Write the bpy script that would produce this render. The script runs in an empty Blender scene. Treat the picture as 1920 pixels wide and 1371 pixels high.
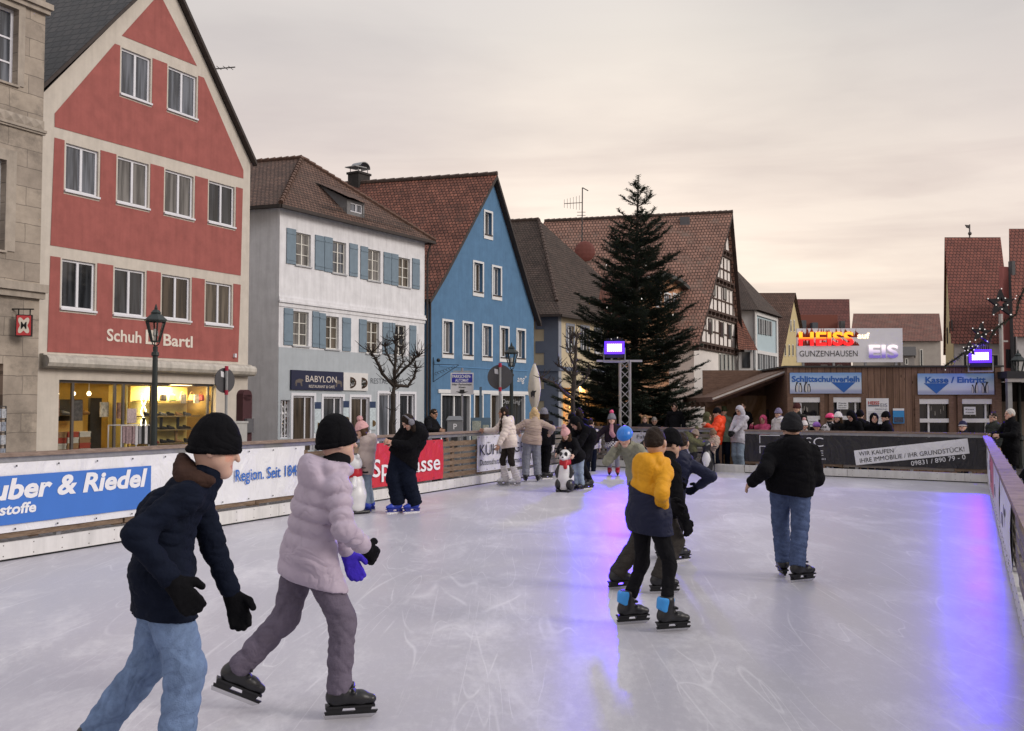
import bpy, bmesh, math, random
import numpy as np
from mathutils import Vector, Matrix
from mathutils.geometry import tessellate_polygon
R = math.radians
rnd = random.Random(11)
scn = bpy.context.scene
COL = scn.collection

# ------------------------------------------------------------------ camera
F_PX, CAM_H, PITCH = 1830.0, 1.65, R(2.487)
cam_d = bpy.data.cameras.new("camera"); cam = bpy.data.objects.new("camera", cam_d); COL.objects.link(cam)
cam_d.sensor_width = 36; cam_d.lens = 36 * F_PX / 1920; cam_d.clip_start = .05; cam_d.clip_end = 3000
cam.location = (0, 0, CAM_H); cam.rotation_euler = (math.pi / 2 + PITCH, 0, 0)
scn.camera = cam

# ------------------------------------------------------------------ world: dusk sky, thin high cloud
SUN_EL, SUN_AZ = R(26), R(108)          # azimuth measured from +Y towards +X
w = bpy.data.worlds.new("World"); scn.world = w; w.use_nodes = True
nt = w.node_tree; N = nt.nodes; L = nt.links; N.clear()
def wn(t, **k):
    n = N.new(t)
    for a, b in k.items(): setattr(n, a, b)
    return n
out = wn('ShaderNodeOutputWorld')
sky = wn('ShaderNodeTexSky', sky_type='NISHITA', sun_disc=False)
sky.sun_elevation = SUN_EL; sky.sun_rotation = SUN_AZ; sky.air_density = 1.5; sky.dust_density = 4
bg1 = wn('ShaderNodeBackground'); bg1.inputs[1].default_value = .08; L.new(sky.outputs[0], bg1.inputs[0])
tc = wn('ShaderNodeTexCoord')
sep = wn('ShaderNodeSeparateXYZ'); L.new(tc.outputs['Generated'], sep.inputs[0])
ramp = wn('ShaderNodeValToRGB'); L.new(sep.outputs[2], ramp.inputs[0])
els = ramp.color_ramp.elements
stops = [(0.0, (.58, .49, .435)), (.07, (.66, .565, .50)), (.12, (.75, .635, .555)), (.18, (.82, .70, .615)), (.22, (.745, .64, .575)),
         (.27, (.655, .575, .53)), (.36, (.585, .54, .51)), (.60, (.62, .60, .60)), (1.0, (.80, .80, .85))]
els[0].position, els[0].color = stops[0][0], (*stops[0][1], 1)
els[1].position, els[1].color = stops[-1][0], (*stops[-1][1], 1)
for p, c in stops[1:-1]:
    e = els.new(p); e.color = (*c, 1)
# flattened cloud streaks
div = wn('ShaderNodeMath', operation='MULTIPLY_ADD'); div.inputs[1].default_value = 1; div.inputs[2].default_value = .09
L.new(sep.outputs[2], div.inputs[0])
vd = wn('ShaderNodeVectorMath', operation='DIVIDE'); L.new(tc.outputs['Generated'], vd.inputs[0])
cmb = wn('ShaderNodeCombineXYZ')
for i in range(3): L.new(div.outputs[0], cmb.inputs[i])
L.new(cmb.outputs[0], vd.inputs[1])
mp = wn('ShaderNodeMapping'); mp.inputs['Scale'].default_value = (.85, 1.3, 1); mp.inputs['Rotation'].default_value = (0, 0, R(-12)); mp.inputs['Location'].default_value = (1.7, .4, 0)
L.new(vd.outputs[0], mp.inputs[0])
def wnoise(scale, detail, rough, dist=0):
    n = wn('ShaderNodeTexNoise'); n.inputs['Scale'].default_value = scale; n.inputs['Detail'].default_value = detail
    n.inputs['Roughness'].default_value = rough; n.inputs['Distortion'].default_value = dist
    L.new(mp.outputs[0], n.inputs['Vector']); return n
n1 = wnoise(.75, 6, .52, .3)
r1 = wn('ShaderNodeMapRange'); r1.inputs[1].default_value = .43; r1.inputs[2].default_value = .68; r1.inputs[3].default_value = 0; r1.inputs[4].default_value = 1
L.new(n1.outputs[0], r1.inputs[0])
dark = wn('ShaderNodeMix', data_type='RGBA', blend_type='MULTIPLY'); dark.inputs[7].default_value = (.80, .80, .83, 1)
L.new(r1.outputs[0], dark.inputs[0]); L.new(ramp.outputs[0], dark.inputs[6])
# warm glow where the sun sits behind the cloud, low above the far roofs
dotn = wn('ShaderNodeVectorMath', operation='DOT_PRODUCT'); L.new(tc.outputs['Generated'], dotn.inputs[0])
gd = Vector((.17, .97, .13)).normalized(); dotn.inputs[1].default_value = gd
gl = wn('ShaderNodeMapRange'); gl.interpolation_type = 'SMOOTHERSTEP'
gl.inputs[1].default_value = .93; gl.inputs[2].default_value = 1.0; gl.inputs[3].default_value = 0; gl.inputs[4].default_value = 1
L.new(dotn.outputs['Value'], gl.inputs[0])
glow = wn('ShaderNodeMix', data_type='RGBA', blend_type='ADD'); glow.inputs[7].default_value = (.10, .085, .05, 1)
L.new(gl.outputs[0], glow.inputs[0]); L.new(dark.outputs[2], glow.inputs[6])
# long low streaks near the horizon, and one broad grey sheet high on the right
mp2 = wn('ShaderNodeMapping'); mp2.inputs['Scale'].default_value = (1.1, 1.1, 11); mp2.inputs['Rotation'].default_value = (0, R(4), 0); L.new(tc.outputs['Generated'], mp2.inputs[0])
n2 = wn('ShaderNodeTexNoise'); n2.inputs['Scale'].default_value = 2.6; n2.inputs['Detail'].default_value = 6; n2.inputs['Roughness'].default_value = .55; n2.inputs['Distortion'].default_value = .5; L.new(mp2.outputs[0], n2.inputs['Vector'])
r2 = wn('ShaderNodeMapRange'); r2.inputs[1].default_value = .46; r2.inputs[2].default_value = .66; L.new(n2.outputs[0], r2.inputs[0])
lowm = wn('ShaderNodeMapRange'); lowm.inputs[1].default_value = .17; lowm.inputs[2].default_value = .30; lowm.inputs[3].default_value = 1; lowm.inputs[4].default_value = .15; L.new(sep.outputs[2], lowm.inputs[0])
m2 = wn('ShaderNodeMath', operation='MULTIPLY'); L.new(r2.outputs[0], m2.inputs[0]); L.new(lowm.outputs[0], m2.inputs[1])
st = wn('ShaderNodeMix', data_type='RGBA', blend_type='MULTIPLY'); st.inputs[7].default_value = (.86, .84, .855, 1); L.new(m2.outputs[0], st.inputs[0]); L.new(glow.outputs[2], st.inputs[6])
dd = wn('ShaderNodeVectorMath', operation='DOT_PRODUCT'); L.new(tc.outputs['Generated'], dd.inputs[0]); dd.inputs[1].default_value = Vector((.42, .9, .36)).normalized()
dm_ = wn('ShaderNodeMapRange'); dm_.interpolation_type = 'SMOOTHSTEP'; dm_.inputs[1].default_value = .955; dm_.inputs[2].default_value = .999; L.new(dd.outputs['Value'], dm_.inputs[0])
gs = wn('ShaderNodeMix', data_type='RGBA', blend_type='MULTIPLY'); gs.inputs[7].default_value = (.88, .89, .905, 1); L.new(dm_.outputs[0], gs.inputs[0]); L.new(st.outputs[2], gs.inputs[6])
bg2 = wn('ShaderNodeBackground'); bg2.inputs[1].default_value = 1.0; L.new(gs.outputs[2], bg2.inputs[0])
ms = wn('ShaderNodeMixShader'); ms.inputs[0].default_value = .93
L.new(bg1.outputs[0], ms.inputs[1]); L.new(bg2.outputs[0], ms.inputs[2]); L.new(ms.outputs[0], out.inputs[0])

# ------------------------------------------------------------------ soft sun through cloud
sd = bpy.data.lights.new("sun", 'SUN'); sd.energy = 1.25; sd.angle = R(22); sd.color = (1, .92, .86)
sun = bpy.data.objects.new("sun", sd); COL.objects.link(sun)
sdir = Vector((math.sin(SUN_AZ) * math.cos(SUN_EL), math.cos(SUN_AZ) * math.cos(SUN_EL), math.sin(SUN_EL)))
sun.rotation_euler = sdir.to_track_quat('Z', 'Y').to_euler()
scn.view_settings.view_transform = 'Standard'; scn.view_settings.look = 'None'
scn.view_settings.exposure = 0.46; scn.view_settings.gamma = 1.0
scn.cycles.max_bounces = 6; scn.cycles.transparent_max_bounces = 8
scn.cycles.sample_clamp_indirect = 4.0

# ------------------------------------------------------------------ small helpers
def ray(px, py):
    u, v = (px - 960) / F_PX, (685.5 - py) / F_PX
    c, s = math.cos(PITCH), math.sin(PITCH)
    return Vector((u, c - v * s, s + v * c))
def at(px, py, Y):                       # the place at depth Y that the photo shows at (px, py)
    d = ray(px, py); return Vector((0, 0, CAM_H)) + d * (Y / d.y)
def gnd(px, py, z=0.0):                  # the place on a level z
    d = ray(px, py); return Vector((0, 0, CAM_H)) + d * ((z - CAM_H) / d.z)

def tag(o, label=None, cat=None, group=None, kind=None):
    if label: o['label'] = label
    if cat: o['category'] = cat
    if group: o['group'] = group
    if kind: o['kind'] = kind
    return o
def empty(name, loc=(0, 0, 0), label=None, cat=None, group=None):
    o = bpy.data.objects.new(name, None); COL.objects.link(o); o.location = loc; o.empty_display_size = .2
    return tag(o, label, cat, group)
def link(name, me, m=None, parent=None, smooth=False):
    o = bpy.data.objects.new(name, me); COL.objects.link(o)
    if m is not None:
        for mm in (m if isinstance(m, (list, tuple)) else [m]): me.materials.append(mm)
    if parent is not None:               # geometry is written in world space: keep it there
        o.parent = parent
        o.matrix_parent_inverse = world_of(parent).inverted()
    if smooth: me.polygons.foreach_set('use_smooth', [True] * len(me.polygons))
    return o
def world_of(o):
    M = Matrix.LocRotScale(o.location, o.rotation_euler, o.scale)
    return (world_of(o.parent) @ o.matrix_parent_inverse @ M) if o.parent else M
def copy_tree(o, parent=None):
    c = o.copy(); COL.objects.link(c)
    if parent is not None: c.parent = parent
    for ch in list(o.children): copy_tree(ch, c)
    return c

class Frame:
    """a vertical plane: u runs along it, w out of it towards the square, z up"""
    def __init__(s, A, d, n=None):
        s.A = Vector((A[0], A[1], 0)); s.d = Vector((d[0], d[1], 0)).normalized()
        s.n = Vector((s.d.y, -s.d.x, 0)) if n is None else Vector((n[0], n[1], 0)).normalized()
    def p(s, u, w, z): return s.A + s.d * u + s.n * w + Vector((0, 0, z))
    def uz(s, px, py, w=0.0):
        r = ray(px, py); o = Vector((0, 0, CAM_H)); nn = Vector((s.d.y, -s.d.x, 0))
        t = (s.A + s.n * w - o).dot(nn) / r.dot(nn); q = o + r * t
        return (q - s.A).dot(s.d), q.z
    def rect(s, x0, y0, x1, y1, x2=None, y2=None, w=0.0):
        """photo points top-left, bottom-left(y1 at x0), right edge x1 -> u0,u1,z0,z1"""
        a = s.uz(x0, y0, w); b = s.uz(x0, y1, w); c = s.uz(x1, y0, w)
        return a[0], c[0], b[1], a[1]
def facade(x0, depth, x1, vp):
    A = at(x0, 765, depth); B = at(x1, 765, depth * (vp - x0) / (vp - x1))
    f = Frame((A.x, A.y), (B.x - A.x, B.y - A.y)); f.len = (Vector((B.x, B.y)) - Vector((A.x, A.y))).length
    return f

class MB:
    def __init__(s): s.v = []; s.f = []; s.uv = []
    def quad(s, a, b, c, d, uv=None):
        i = len(s.v); s.v += [a, b, c, d]; s.f.append((i, i + 1, i + 2, i + 3)); s.uv.append(uv)
        return s
    def poly(s, pts, uv=None):
        i = len(s.v); s.v += list(pts); s.f.append(tuple(range(i, i + len(pts)))); s.uv.append(uv); return s
    def box(s, fr, u0, u1, w0, w1, z0, z1):
        P = [fr.p(u, w_, z) for z in (z0, z1) for (u, w_) in ((u0, w0), (u1, w0), (u1, w1), (u0, w1))]
        s.hexa(P); return s
    def hexa(s, P):
        i = len(s.v); s.v += P
        for q in ((3, 2, 1, 0), (4, 5, 6, 7), (0, 1, 5, 4), (1, 2, 6, 5), (2, 3, 7, 6), (3, 0, 4, 7)):
            s.f.append(tuple(i + k for k in q)); s.uv.append(None)
    def bar(s, a, b, t, h=None, up=Vector((0, 0, 1))):
        a, b = Vector(a), Vector(b); d = (b - a).normalized(); h = t if h is None else h
        x = d.cross(up)
        if x.length < 1e-3: x = d.cross(Vector((1, 0, 0)))
        x.normalize(); y = x.cross(d)
        P = [q + x * sx * t / 2 + y * sy * h / 2 for q in (a, b) for (sx, sy) in ((-1, -1), (1, -1), (1, 1), (-1, 1))]
        s.hexa(P); return s
    def tube(s, pts, rads, n=8, cap=True):
        pts = [Vector(p) for p in pts]
        if not isinstance(rads, (list, tuple)): rads = [rads] * len(pts)
        i0 = len(s.v); ref = Vector((.3, .2, 1)).normalized()
        for k, p in enumerate(pts):
            d = (pts[min(k + 1, len(pts) - 1)] - pts[max(k - 1, 0)]).normalized()
            x = d.cross(ref)
            if x.length < .1: x = d.cross(Vector((1, 0, 0)))
            x.normalize(); y = d.cross(x)
            for j in range(n):
                a = 2 * math.pi * j / n; s.v.append(p + (x * math.cos(a) + y * math.sin(a)) * rads[k])
        for k in range(len(pts) - 1):
            for j in range(n):
                a, b = i0 + k * n + j, i0 + k * n + (j + 1) % n
                s.f.append((a, b, b + n, a + n)); s.uv.append(None)
        if cap:
            s.f.append(tuple(i0 + j for j in range(n))[::-1]); s.uv.append(None)
            e = i0 + (len(pts) - 1) * n; s.f.append(tuple(e + j for j in range(n))); s.uv.append(None)
        return s
    def lathe(s, c, prof, n=12):          # prof: (radius, z)
        return s.tube([Vector((c[0], c[1], c[2] + z)) for r, z in prof], [max(r, 1e-3) for r, z in prof], n) if all(
            prof[i + 1][1] > prof[i][1] for i in range(len(prof) - 1)) else s
    def ball(s, c, r, n=8, sc=(1, 1, 1)):
        c = Vector(c); i0 = len(s.v); m = n // 2
        for a in range(1, m):
            t = math.pi * a / m
            for b in range(n):
                f = 2 * math.pi * b / n
                s.v.append(c + Vector((r * sc[0] * math.sin(t) * math.cos(f), r * sc[1] * math.sin(t) * math.sin(f), r * sc[2] * math.cos(t))))
        top = len(s.v); s.v.append(c + Vector((0, 0, r * sc[2]))); s.v.append(c - Vector((0, 0, r * sc[2])))
        for a in range(m - 2):
            for b in range(n):
                p, q = i0 + a * n + b, i0 + a * n + (b + 1) % n
                s.f.append((p, p + n, q + n, q)); s.uv.append(None)
        for b in range(n):
            s.f.append((top, i0 + b, i0 + (b + 1) % n)); s.uv.append(None)
            e = i0 + (m - 2) * n; s.f.append((top + 1, e + (b + 1) % n, e + b)); s.uv.append(None)
        return s
    def wall(s, fr, outline, holes=(), w=0.0, reveal=.14):
        """flat wall with real openings; outline [(u,z)], holes [(u0,u1,z0,z1)] with reveals going inwards"""
        loops = [[Vector((u, z, 0)) for u, z in outline]]
        for (u0, u1, z0, z1) in holes:
            loops.append([Vector((u0, z0, 0)), Vector((u0, z1, 0)), Vector((u1, z1, 0)), Vector((u1, z0, 0))])
        flat = [p for l in loops for p in l]; i0 = len(s.v)
        s.v += [fr.p(p.x, w, p.y) for p in flat]
        for t in tessellate_polygon(loops):
            a, b, c = (flat[k] for k in t)
            cr = (b - a).cross(c - a).z
            if abs(cr) < 1e-9: continue
            s.f.append(tuple(i0 + k for k in (t if cr > 0 else t[::-1]))); s.uv.append(None)
        for (u0, u1, z0, z1) in holes:
            q = lambda u, ww, z: fr.p(u, ww, z)
            for (a, b) in (((u0, z0), (u0, z1)), ((u0, z1), (u1, z1)), ((u1, z1), (u1, z0)), ((u1, z0), (u0, z0))):
                s.quad(q(a[0], w, a[1]), q(b[0], w, b[1]), q(b[0], w - reveal, b[1]), q(a[0], w - reveal, a[1]))
        return s
    def build(s, name, m=None, parent=None, smooth=False):
        me = bpy.data.meshes.new(name); me.from_pydata([tuple(p) for p in s.v], [], s.f)
        if any(s.uv):
            ul = me.uv_layers.new(name='UVMap'); k = 0
            for f, uv in zip(s.f, s.uv):
                for j in range(len(f)):
                    if uv: ul.data[k].uv = uv[j]
                    k += 1
        me.update()
        return link(name, me, m, parent, smooth)

def text(body, fr_p, dirx, diry, size, m, name='lettering', parent=None, width=None, bold=0.0, shear=0.0, thick=.004, align='LEFT', spacing=1.0):
    """real letters standing slightly proud of a surface. fr_p: origin (baseline start), dirx/diry unit vectors; size = capital height"""
    cu = bpy.data.curves.new('t', 'FONT'); cu.body = body; cu.size = 1; cu.offset = bold; cu.shear = shear
    cu.align_x = align; cu.extrude = 0.0; cu.resolution_u = 3; cu.space_character = spacing
    ob = bpy.data.objects.new('t', cu); COL.objects.link(ob)
    dg = bpy.context.evaluated_depsgraph_get(); me = bpy.data.meshes.new_from_object(ob.evaluated_get(dg))
    bpy.data.objects.remove(ob)
    dx, dy = Vector(dirx).normalized(), Vector(diry).normalized(); dz = dx.cross(dy)
    co = np.array([v.co[:] for v in me.vertices]) if len(me.vertices) else np.zeros((0, 3))
    k = size / .73; kx = k
    if width is not None and len(co):
        wd = co[:, 0].max() - co[:, 0].min(); kx = width / max(wd, 1e-6)
        if align == 'LEFT': co[:, 0] -= co[:, 0].min()
    M = [Vector(fr_p) + dx * (c[0] * kx) + dy * (c[1] * k) + dz * thick for c in co]
    me.vertices.foreach_set('co', [x for p in M for x in p]); me.update()
    me.materials.clear()
    return link(name, me, m, parent)

# ------------------------------------------------------------------ materials
MATS = {}
def newmat(name):
    m = bpy.data.materials.new(name); m.use_nodes = True
    t = m.node_tree; b = t.nodes.get('Principled BSDF'); return m, t, b
def nnode(t, typ, **inp):
    n = t.nodes.new(typ)
    for k, v in inp.items(): n.inputs[k].default_value = v
    return n
def mat(name, col, rough=.7, var=.15, scale=6.0, bump=0.0, bscale=40.0, metal=0.0, spec=.35, sheen=0.0, streak=0.0, coat=0.0, crease=0.0):
    """painted / plastered / woven surface: base colour broken by two sizes of noise, and a fine bump"""
    if name in MATS: return MATS[name]
    m, t, b = newmat(name); L = t.links
    tc = t.nodes.new('ShaderNodeTexCoord'); co = tc.outputs['Object']
    n = nnode(t, 'ShaderNodeTexNoise', Scale=scale, Detail=6.0, Roughness=.65); L.new(co, n.inputs['Vector'])
    mr = nnode(t, 'ShaderNodeMapRange'); mr.inputs[1].default_value = .3; mr.inputs[2].default_value = .7
    mr.inputs[3].default_value = 1 - var; mr.inputs[4].default_value = 1 + var * .6; L.new(n.outputs[0], mr.inputs[0])
    fac = mr.outputs[0]
    if streak:
        mp = nnode(t, 'ShaderNodeMapping', Scale=(3, 3, .25)); L.new(co, mp.inputs[0])
        n2 = nnode(t, 'ShaderNodeTexNoise', Scale=2.0, Detail=5.0, Roughness=.6); L.new(mp.outputs[0], n2.inputs['Vector'])
        m2 = nnode(t, 'ShaderNodeMapRange'); m2.inputs[1].default_value = .42; m2.inputs[2].default_value = .75
        m2.inputs[3].default_value = 1; m2.inputs[4].default_value = 1 - streak; L.new(n2.outputs[0], m2.inputs[0])
        mu = nnode(t, 'ShaderNodeMath'); mu.operation = 'MULTIPLY'; L.new(fac, mu.inputs[0]); L.new(m2.outputs[0], mu.inputs[1]); fac = mu.outputs[0]
    vm = nnode(t, 'ShaderNodeVectorMath'); vm.operation = 'SCALE'; vm.inputs[0].default_value = col[:3]; L.new(fac, vm.inputs['Scale'])
    L.new(vm.outputs[0], b.inputs['Base Color'])
    b.inputs['Roughness'].default_value = rough; b.inputs['Metallic'].default_value = metal
    b.inputs['Specular IOR Level'].default_value = spec
    if sheen: b.inputs['Sheen Weight'].default_value = sheen; b.inputs['Sheen Roughness'].default_value = .5
    if coat: b.inputs['Coat Weight'].default_value = coat
    if bump:
        nb = nnode(t, 'ShaderNodeTexNoise', Scale=bscale, Detail=4.0); L.new(co, nb.inputs['Vector'])
        bp = nnode(t, 'ShaderNodeBump', Strength=bump, Distance=.02); L.new(nb.outputs[0], bp.inputs['Height']); L.new(bp.outputs[0], b.inputs['Normal'])
        if crease:                        # sharp folds: ridges of a warped noise
            nc = nnode(t, 'ShaderNodeTexNoise', Scale=5.0, Detail=2.0, Distortion=1.0); L.new(co, nc.inputs['Vector'])
            s1 = nnode(t, 'ShaderNodeMath'); s1.operation = 'SUBTRACT'; s1.inputs[1].default_value = .5; L.new(nc.outputs[0], s1.inputs[0]); s2 = nnode(t, 'ShaderNodeMath'); s2.operation = 'ABSOLUTE'; L.new(s1.outputs[0], s2.inputs[0])
            s3 = nnode(t, 'ShaderNodeMapRange'); s3.inputs[2].default_value = .12; L.new(s2.outputs[0], s3.inputs[0])
            b2 = nnode(t, 'ShaderNodeBump', Strength=crease, Distance=.025); L.new(s3.outputs[0], b2.inputs['Height']); L.new(bp.outputs[0], b2.inputs['Normal']); L.new(b2.outputs[0], b.inputs['Normal'])
    MATS[name] = m; return m
def cloth(name, col, rough=.85, **k): return mat('cloth ' + name, col, rough, var=.22, scale=9, bump=.25, bscale=60, sheen=.0, spec=.08, crease=.3, **k)
def emit(name, col, strength):
    if name in MATS: return MATS[name]
    m, t, b = newmat(name); b.inputs['Base Color'].default_value = (*col, 1); b.inputs['Emission Color'].default_value = (*col, 1)
    b.inputs['Emission Strength'].default_value = strength; MATS[name] = m; return m
def bricks(name, c1, c2, mortar, bw, bh, ms=.012, rough=.85, bump=.6, uv=True, var=.35, moss=None, freq=.5, squash=1, offset=.5):
    """masonry or roof tiles in metres; UVs (u along, v up) when uv, else object x/z"""
    m, t, b = newmat(name); L = t.links
    tc = t.nodes.new('ShaderNodeTexCoord'); co = tc.outputs['UV']
    br = nnode(t, 'ShaderNodeTexBrick', Scale=1.0); br.offset = offset
    br.inputs['Color1'].default_value = (*c1, 1); br.inputs['Color2'].default_value = (*c2, 1); br.inputs['Mortar'].default_value = (*mortar, 1)
    br.inputs['Mortar Size'].default_value = ms; br.inputs['Mortar Smooth'].default_value = .2
    br.inputs['Brick Width'].default_value = bw; br.inputs['Row Height'].default_value = bh; br.inputs['Bias'].default_value = 0
    nw = nnode(t, 'ShaderNodeTexNoise', Scale=1.1, Detail=4.0, Roughness=.6); L.new(co, nw.inputs['Vector'])
    vm = nnode(t, 'ShaderNodeVectorMath'); vm.operation = 'MULTIPLY_ADD'; vm.inputs[1].default_value = (.10, .13, 0)
    L.new(nw.outputs['Color'], vm.inputs[0]); L.new(co, vm.inputs[2]); L.new(vm.outputs[0], br.inputs['Vector'])
    n = nnode(t, 'ShaderNodeTexNoise', Scale=.9, Detail=8.0, Roughness=.7); L.new(co, n.inputs['Vector'])
    mr = nnode(t, 'ShaderNodeMapRange'); mr.inputs[1].default_value = .3; mr.inputs[2].default_value = .7
    mr.inputs[3].default_value = 1 - var; mr.inputs[4].default_value = 1 + var * .5; L.new(n.outputs[0], mr.inputs[0])
    sc = nnode(t, 'ShaderNodeVectorMath'); sc.operation = 'SCALE'; L.new(br.outputs['Color'], sc.inputs[0]); L.new(mr.outputs[0], sc.inputs['Scale'])
    last = sc.outputs[0]
    if moss:
        n3 = nnode(t, 'ShaderNodeTexNoise', Scale=.6, Detail=9.0, Roughness=.75); L.new(co, n3.inputs['Vector'])
        r3 = nnode(t, 'ShaderNodeMapRange'); r3.inputs[1].default_value = .52; r3.inputs[2].default_value = .68; L.new(n3.outputs[0], r3.inputs[0])
        mx = nnode(t, 'ShaderNodeMix'); mx.data_type = 'RGBA'; mx.inputs[7].default_value = (*moss, 1)
        L.new(r3.outputs[0], mx.inputs[0]); L.new(last, mx.inputs[6]); last = mx.outputs[2]
    L.new(last, b.inputs['Base Color']); b.inputs['Roughness'].default_value = rough; b.inputs['Specular IOR Level'].default_value = .25
    # each course climbs towards its lower edge like overlapping tiles
    sx = nnode(t, 'ShaderNodeSeparateXYZ'); L.new(vm.outputs[0], sx.inputs[0])
    md = nnode(t, 'ShaderNodeMath'); md.operation = 'FRACT'; dv = nnode(t, 'ShaderNodeMath'); dv.operation = 'DIVIDE'; dv.inputs[1].default_value = bh
    L.new(sx.outputs[1], dv.inputs[0]); L.new(dv.outputs[0], md.inputs[0])
    hs = nnode(t, 'ShaderNodeMath'); hs.operation = 'MULTIPLY_ADD'; hs.inputs[1].default_value = -.5
    iv = nnode(t, 'ShaderNodeMath'); iv.operation = 'SUBTRACT'; iv.inputs[0].default_value = 1; L.new(br.outputs['Fac'], iv.inputs[1])
    L.new(md.outputs[0], hs.inputs[0]); L.new(iv.outputs[0], hs.inputs[2])
    bp = nnode(t, 'ShaderNodeBump', Strength=bump, Distance=.05); L.new(hs.outputs[0], bp.inputs['Height']); L.new(bp.outputs[0], b.inputs['Normal'])
    MATS[name] = m; return m
def planks(name, c1, c2, width=.14, axis='U', rough=.75):
    """weathered boards: seams and grain along object z (axis 'Z' upright boards need UV u across)"""
    m, t, b = newmat(name); L = t.links
    tc = t.nodes.new('ShaderNodeTexCoord'); co = tc.outputs['UV' if axis == 'U' else 'Object']
    mp = nnode(t, 'ShaderNodeMapping', Scale=(6, .5, 1) if axis == 'U' else (2, 2, 14)); L.new(co, mp.inputs[0])
    g = nnode(t, 'ShaderNodeTexNoise', Scale=3.0, Detail=8.0, Roughness=.7, Distortion=.6); L.new(mp.outputs[0], g.inputs['Vector'])
    cr = t.nodes.new('ShaderNodeValToRGB'); cr.color_ramp.elements[0].position = .32; cr.color_ramp.elements[1].position = .7
    cr.color_ramp.elements[0].color = (*c1, 1); cr.color_ramp.elements[1].color = (*c2, 1); L.new(g.outputs[0], cr.inputs[0]); last = cr.outputs[0]
    if axis == 'U':
        br = nnode(t, 'ShaderNodeTexBrick', Scale=1.0); br.offset = 0
        br.inputs['Color1'].default_value = (1, 1, 1, 1); br.inputs['Color2'].default_value = (.62, .6, .58, 1); br.inputs['Mortar'].default_value = (.12, .1, .09, 1)
        br.inputs['Mortar Size'].default_value = .006; br.inputs['Brick Width'].default_value = width; br.inputs['Row Height'].default_value = 12.0; L.new(co, br.inputs['Vector'])
        mu = nnode(t, 'ShaderNodeMix'); mu.data_type = 'RGBA'; mu.blend_type = 'MULTIPLY'; mu.inputs[0].default_value = 1
        L.new(last, mu.inputs[6]); L.new(br.outputs['Color'], mu.inputs[7]); last = mu.outputs[2]
        # knots
        vo = nnode(t, 'ShaderNodeTexVoronoi', Scale=1.0); mk = nnode(t, 'ShaderNodeMapping', Scale=(7, 2.6, 1)); L.new(co, mk.inputs[0]); L.new(mk.outputs[0], vo.inputs['Vector'])
        kr = nnode(t, 'ShaderNodeMapRange'); kr.inputs[1].default_value = .06; kr.inputs[2].default_value = .16; kr.inputs[3].default_value = .3; kr.inputs[4].default_value = 1; L.new(vo.outputs['Distance'], kr.inputs[0])
        sc = nnode(t, 'ShaderNodeVectorMath'); sc.operation = 'SCALE'; L.new(last, sc.inputs[0]); L.new(kr.outputs[0], sc.inputs['Scale']); last = sc.outputs[0]
    L.new(last, b.inputs['Base Color']); b.inputs['Roughness'].default_value = rough; b.inputs['Specular IOR Level'].default_value = .25
    bp = nnode(t, 'ShaderNodeBump', Strength=.3, Distance=.01); L.new(g.outputs[0], bp.inputs['Height']); L.new(bp.outputs[0], b.inputs['Normal'])
    MATS[name] = m; return m
def glassy(name, col=(.02, .022, .025), rough=.04, var=.5):
    """window pane in front of a dim room"""
    if name in MATS: return MATS[name]
    m, t, b = newmat(name); L = t.links
    tc = t.nodes.new('ShaderNodeTexCoord'); mp = nnode(t, 'ShaderNodeMapping', Scale=(5, 5, .35)); L.new(tc.outputs['Object'], mp.inputs[0]); n = nnode(t, 'ShaderNodeTexNoise', Scale=1.3, Detail=3.0); L.new(mp.outputs[0], n.inputs['Vector'])
    mx = nnode(t, 'ShaderNodeMix'); mx.data_type = 'RGBA'; mx.inputs[6].default_value = (*[c * (1 - var) for c in col], 1); mx.inputs[7].default_value = (*[c * (1 + var) for c in col], 1)
    mr = nnode(t, 'ShaderNodeMapRange'); mr.inputs[1].default_value = .4; mr.inputs[2].default_value = .6; L.new(n.outputs[0], mr.inputs[0]); L.new(mr.outputs[0], mx.inputs[0])
    L.new(mx.outputs[2], b.inputs['Base Color']); b.inputs['Roughness'].default_value = rough; b.inputs['Specular IOR Level'].default_value = .5
    MATS[name] = m; return m
def shopglass():
    if 'shop glass' in MATS: return MATS['shop glass']
    m, t, b = newmat('shop glass'); L = t.links; t.nodes.remove(b); o = t.nodes['Material Output']
    tr = nnode(t, 'ShaderNodeBsdfTransparent'); tr.inputs[0].default_value = (.93, .94, .93, 1)
    gl = nnode(t, 'ShaderNodeBsdfGlossy', Roughness=.02); lw = nnode(t, 'ShaderNodeLayerWeight', Blend=.5); pw = t.nodes.new('ShaderNodeMath'); pw.operation = 'POWER'; pw.inputs[1].default_value = 4.0; L.new(lw.outputs['Facing'], pw.inputs[0]); fr = nnode(t, 'ShaderNodeMapRange'); fr.inputs[3].default_value = .04; fr.inputs[4].default_value = .8; L.new(pw.outputs[0], fr.inputs[0])
    mx = t.nodes.new('ShaderNodeMixShader'); L.new(fr.outputs[0], mx.inputs[0]); L.new(tr.outputs[0], mx.inputs[1]); L.new(gl.outputs[0], mx.inputs[2]); L.new(mx.outputs[0], o.inputs[0])
    MATS['shop glass'] = m; return m
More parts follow.
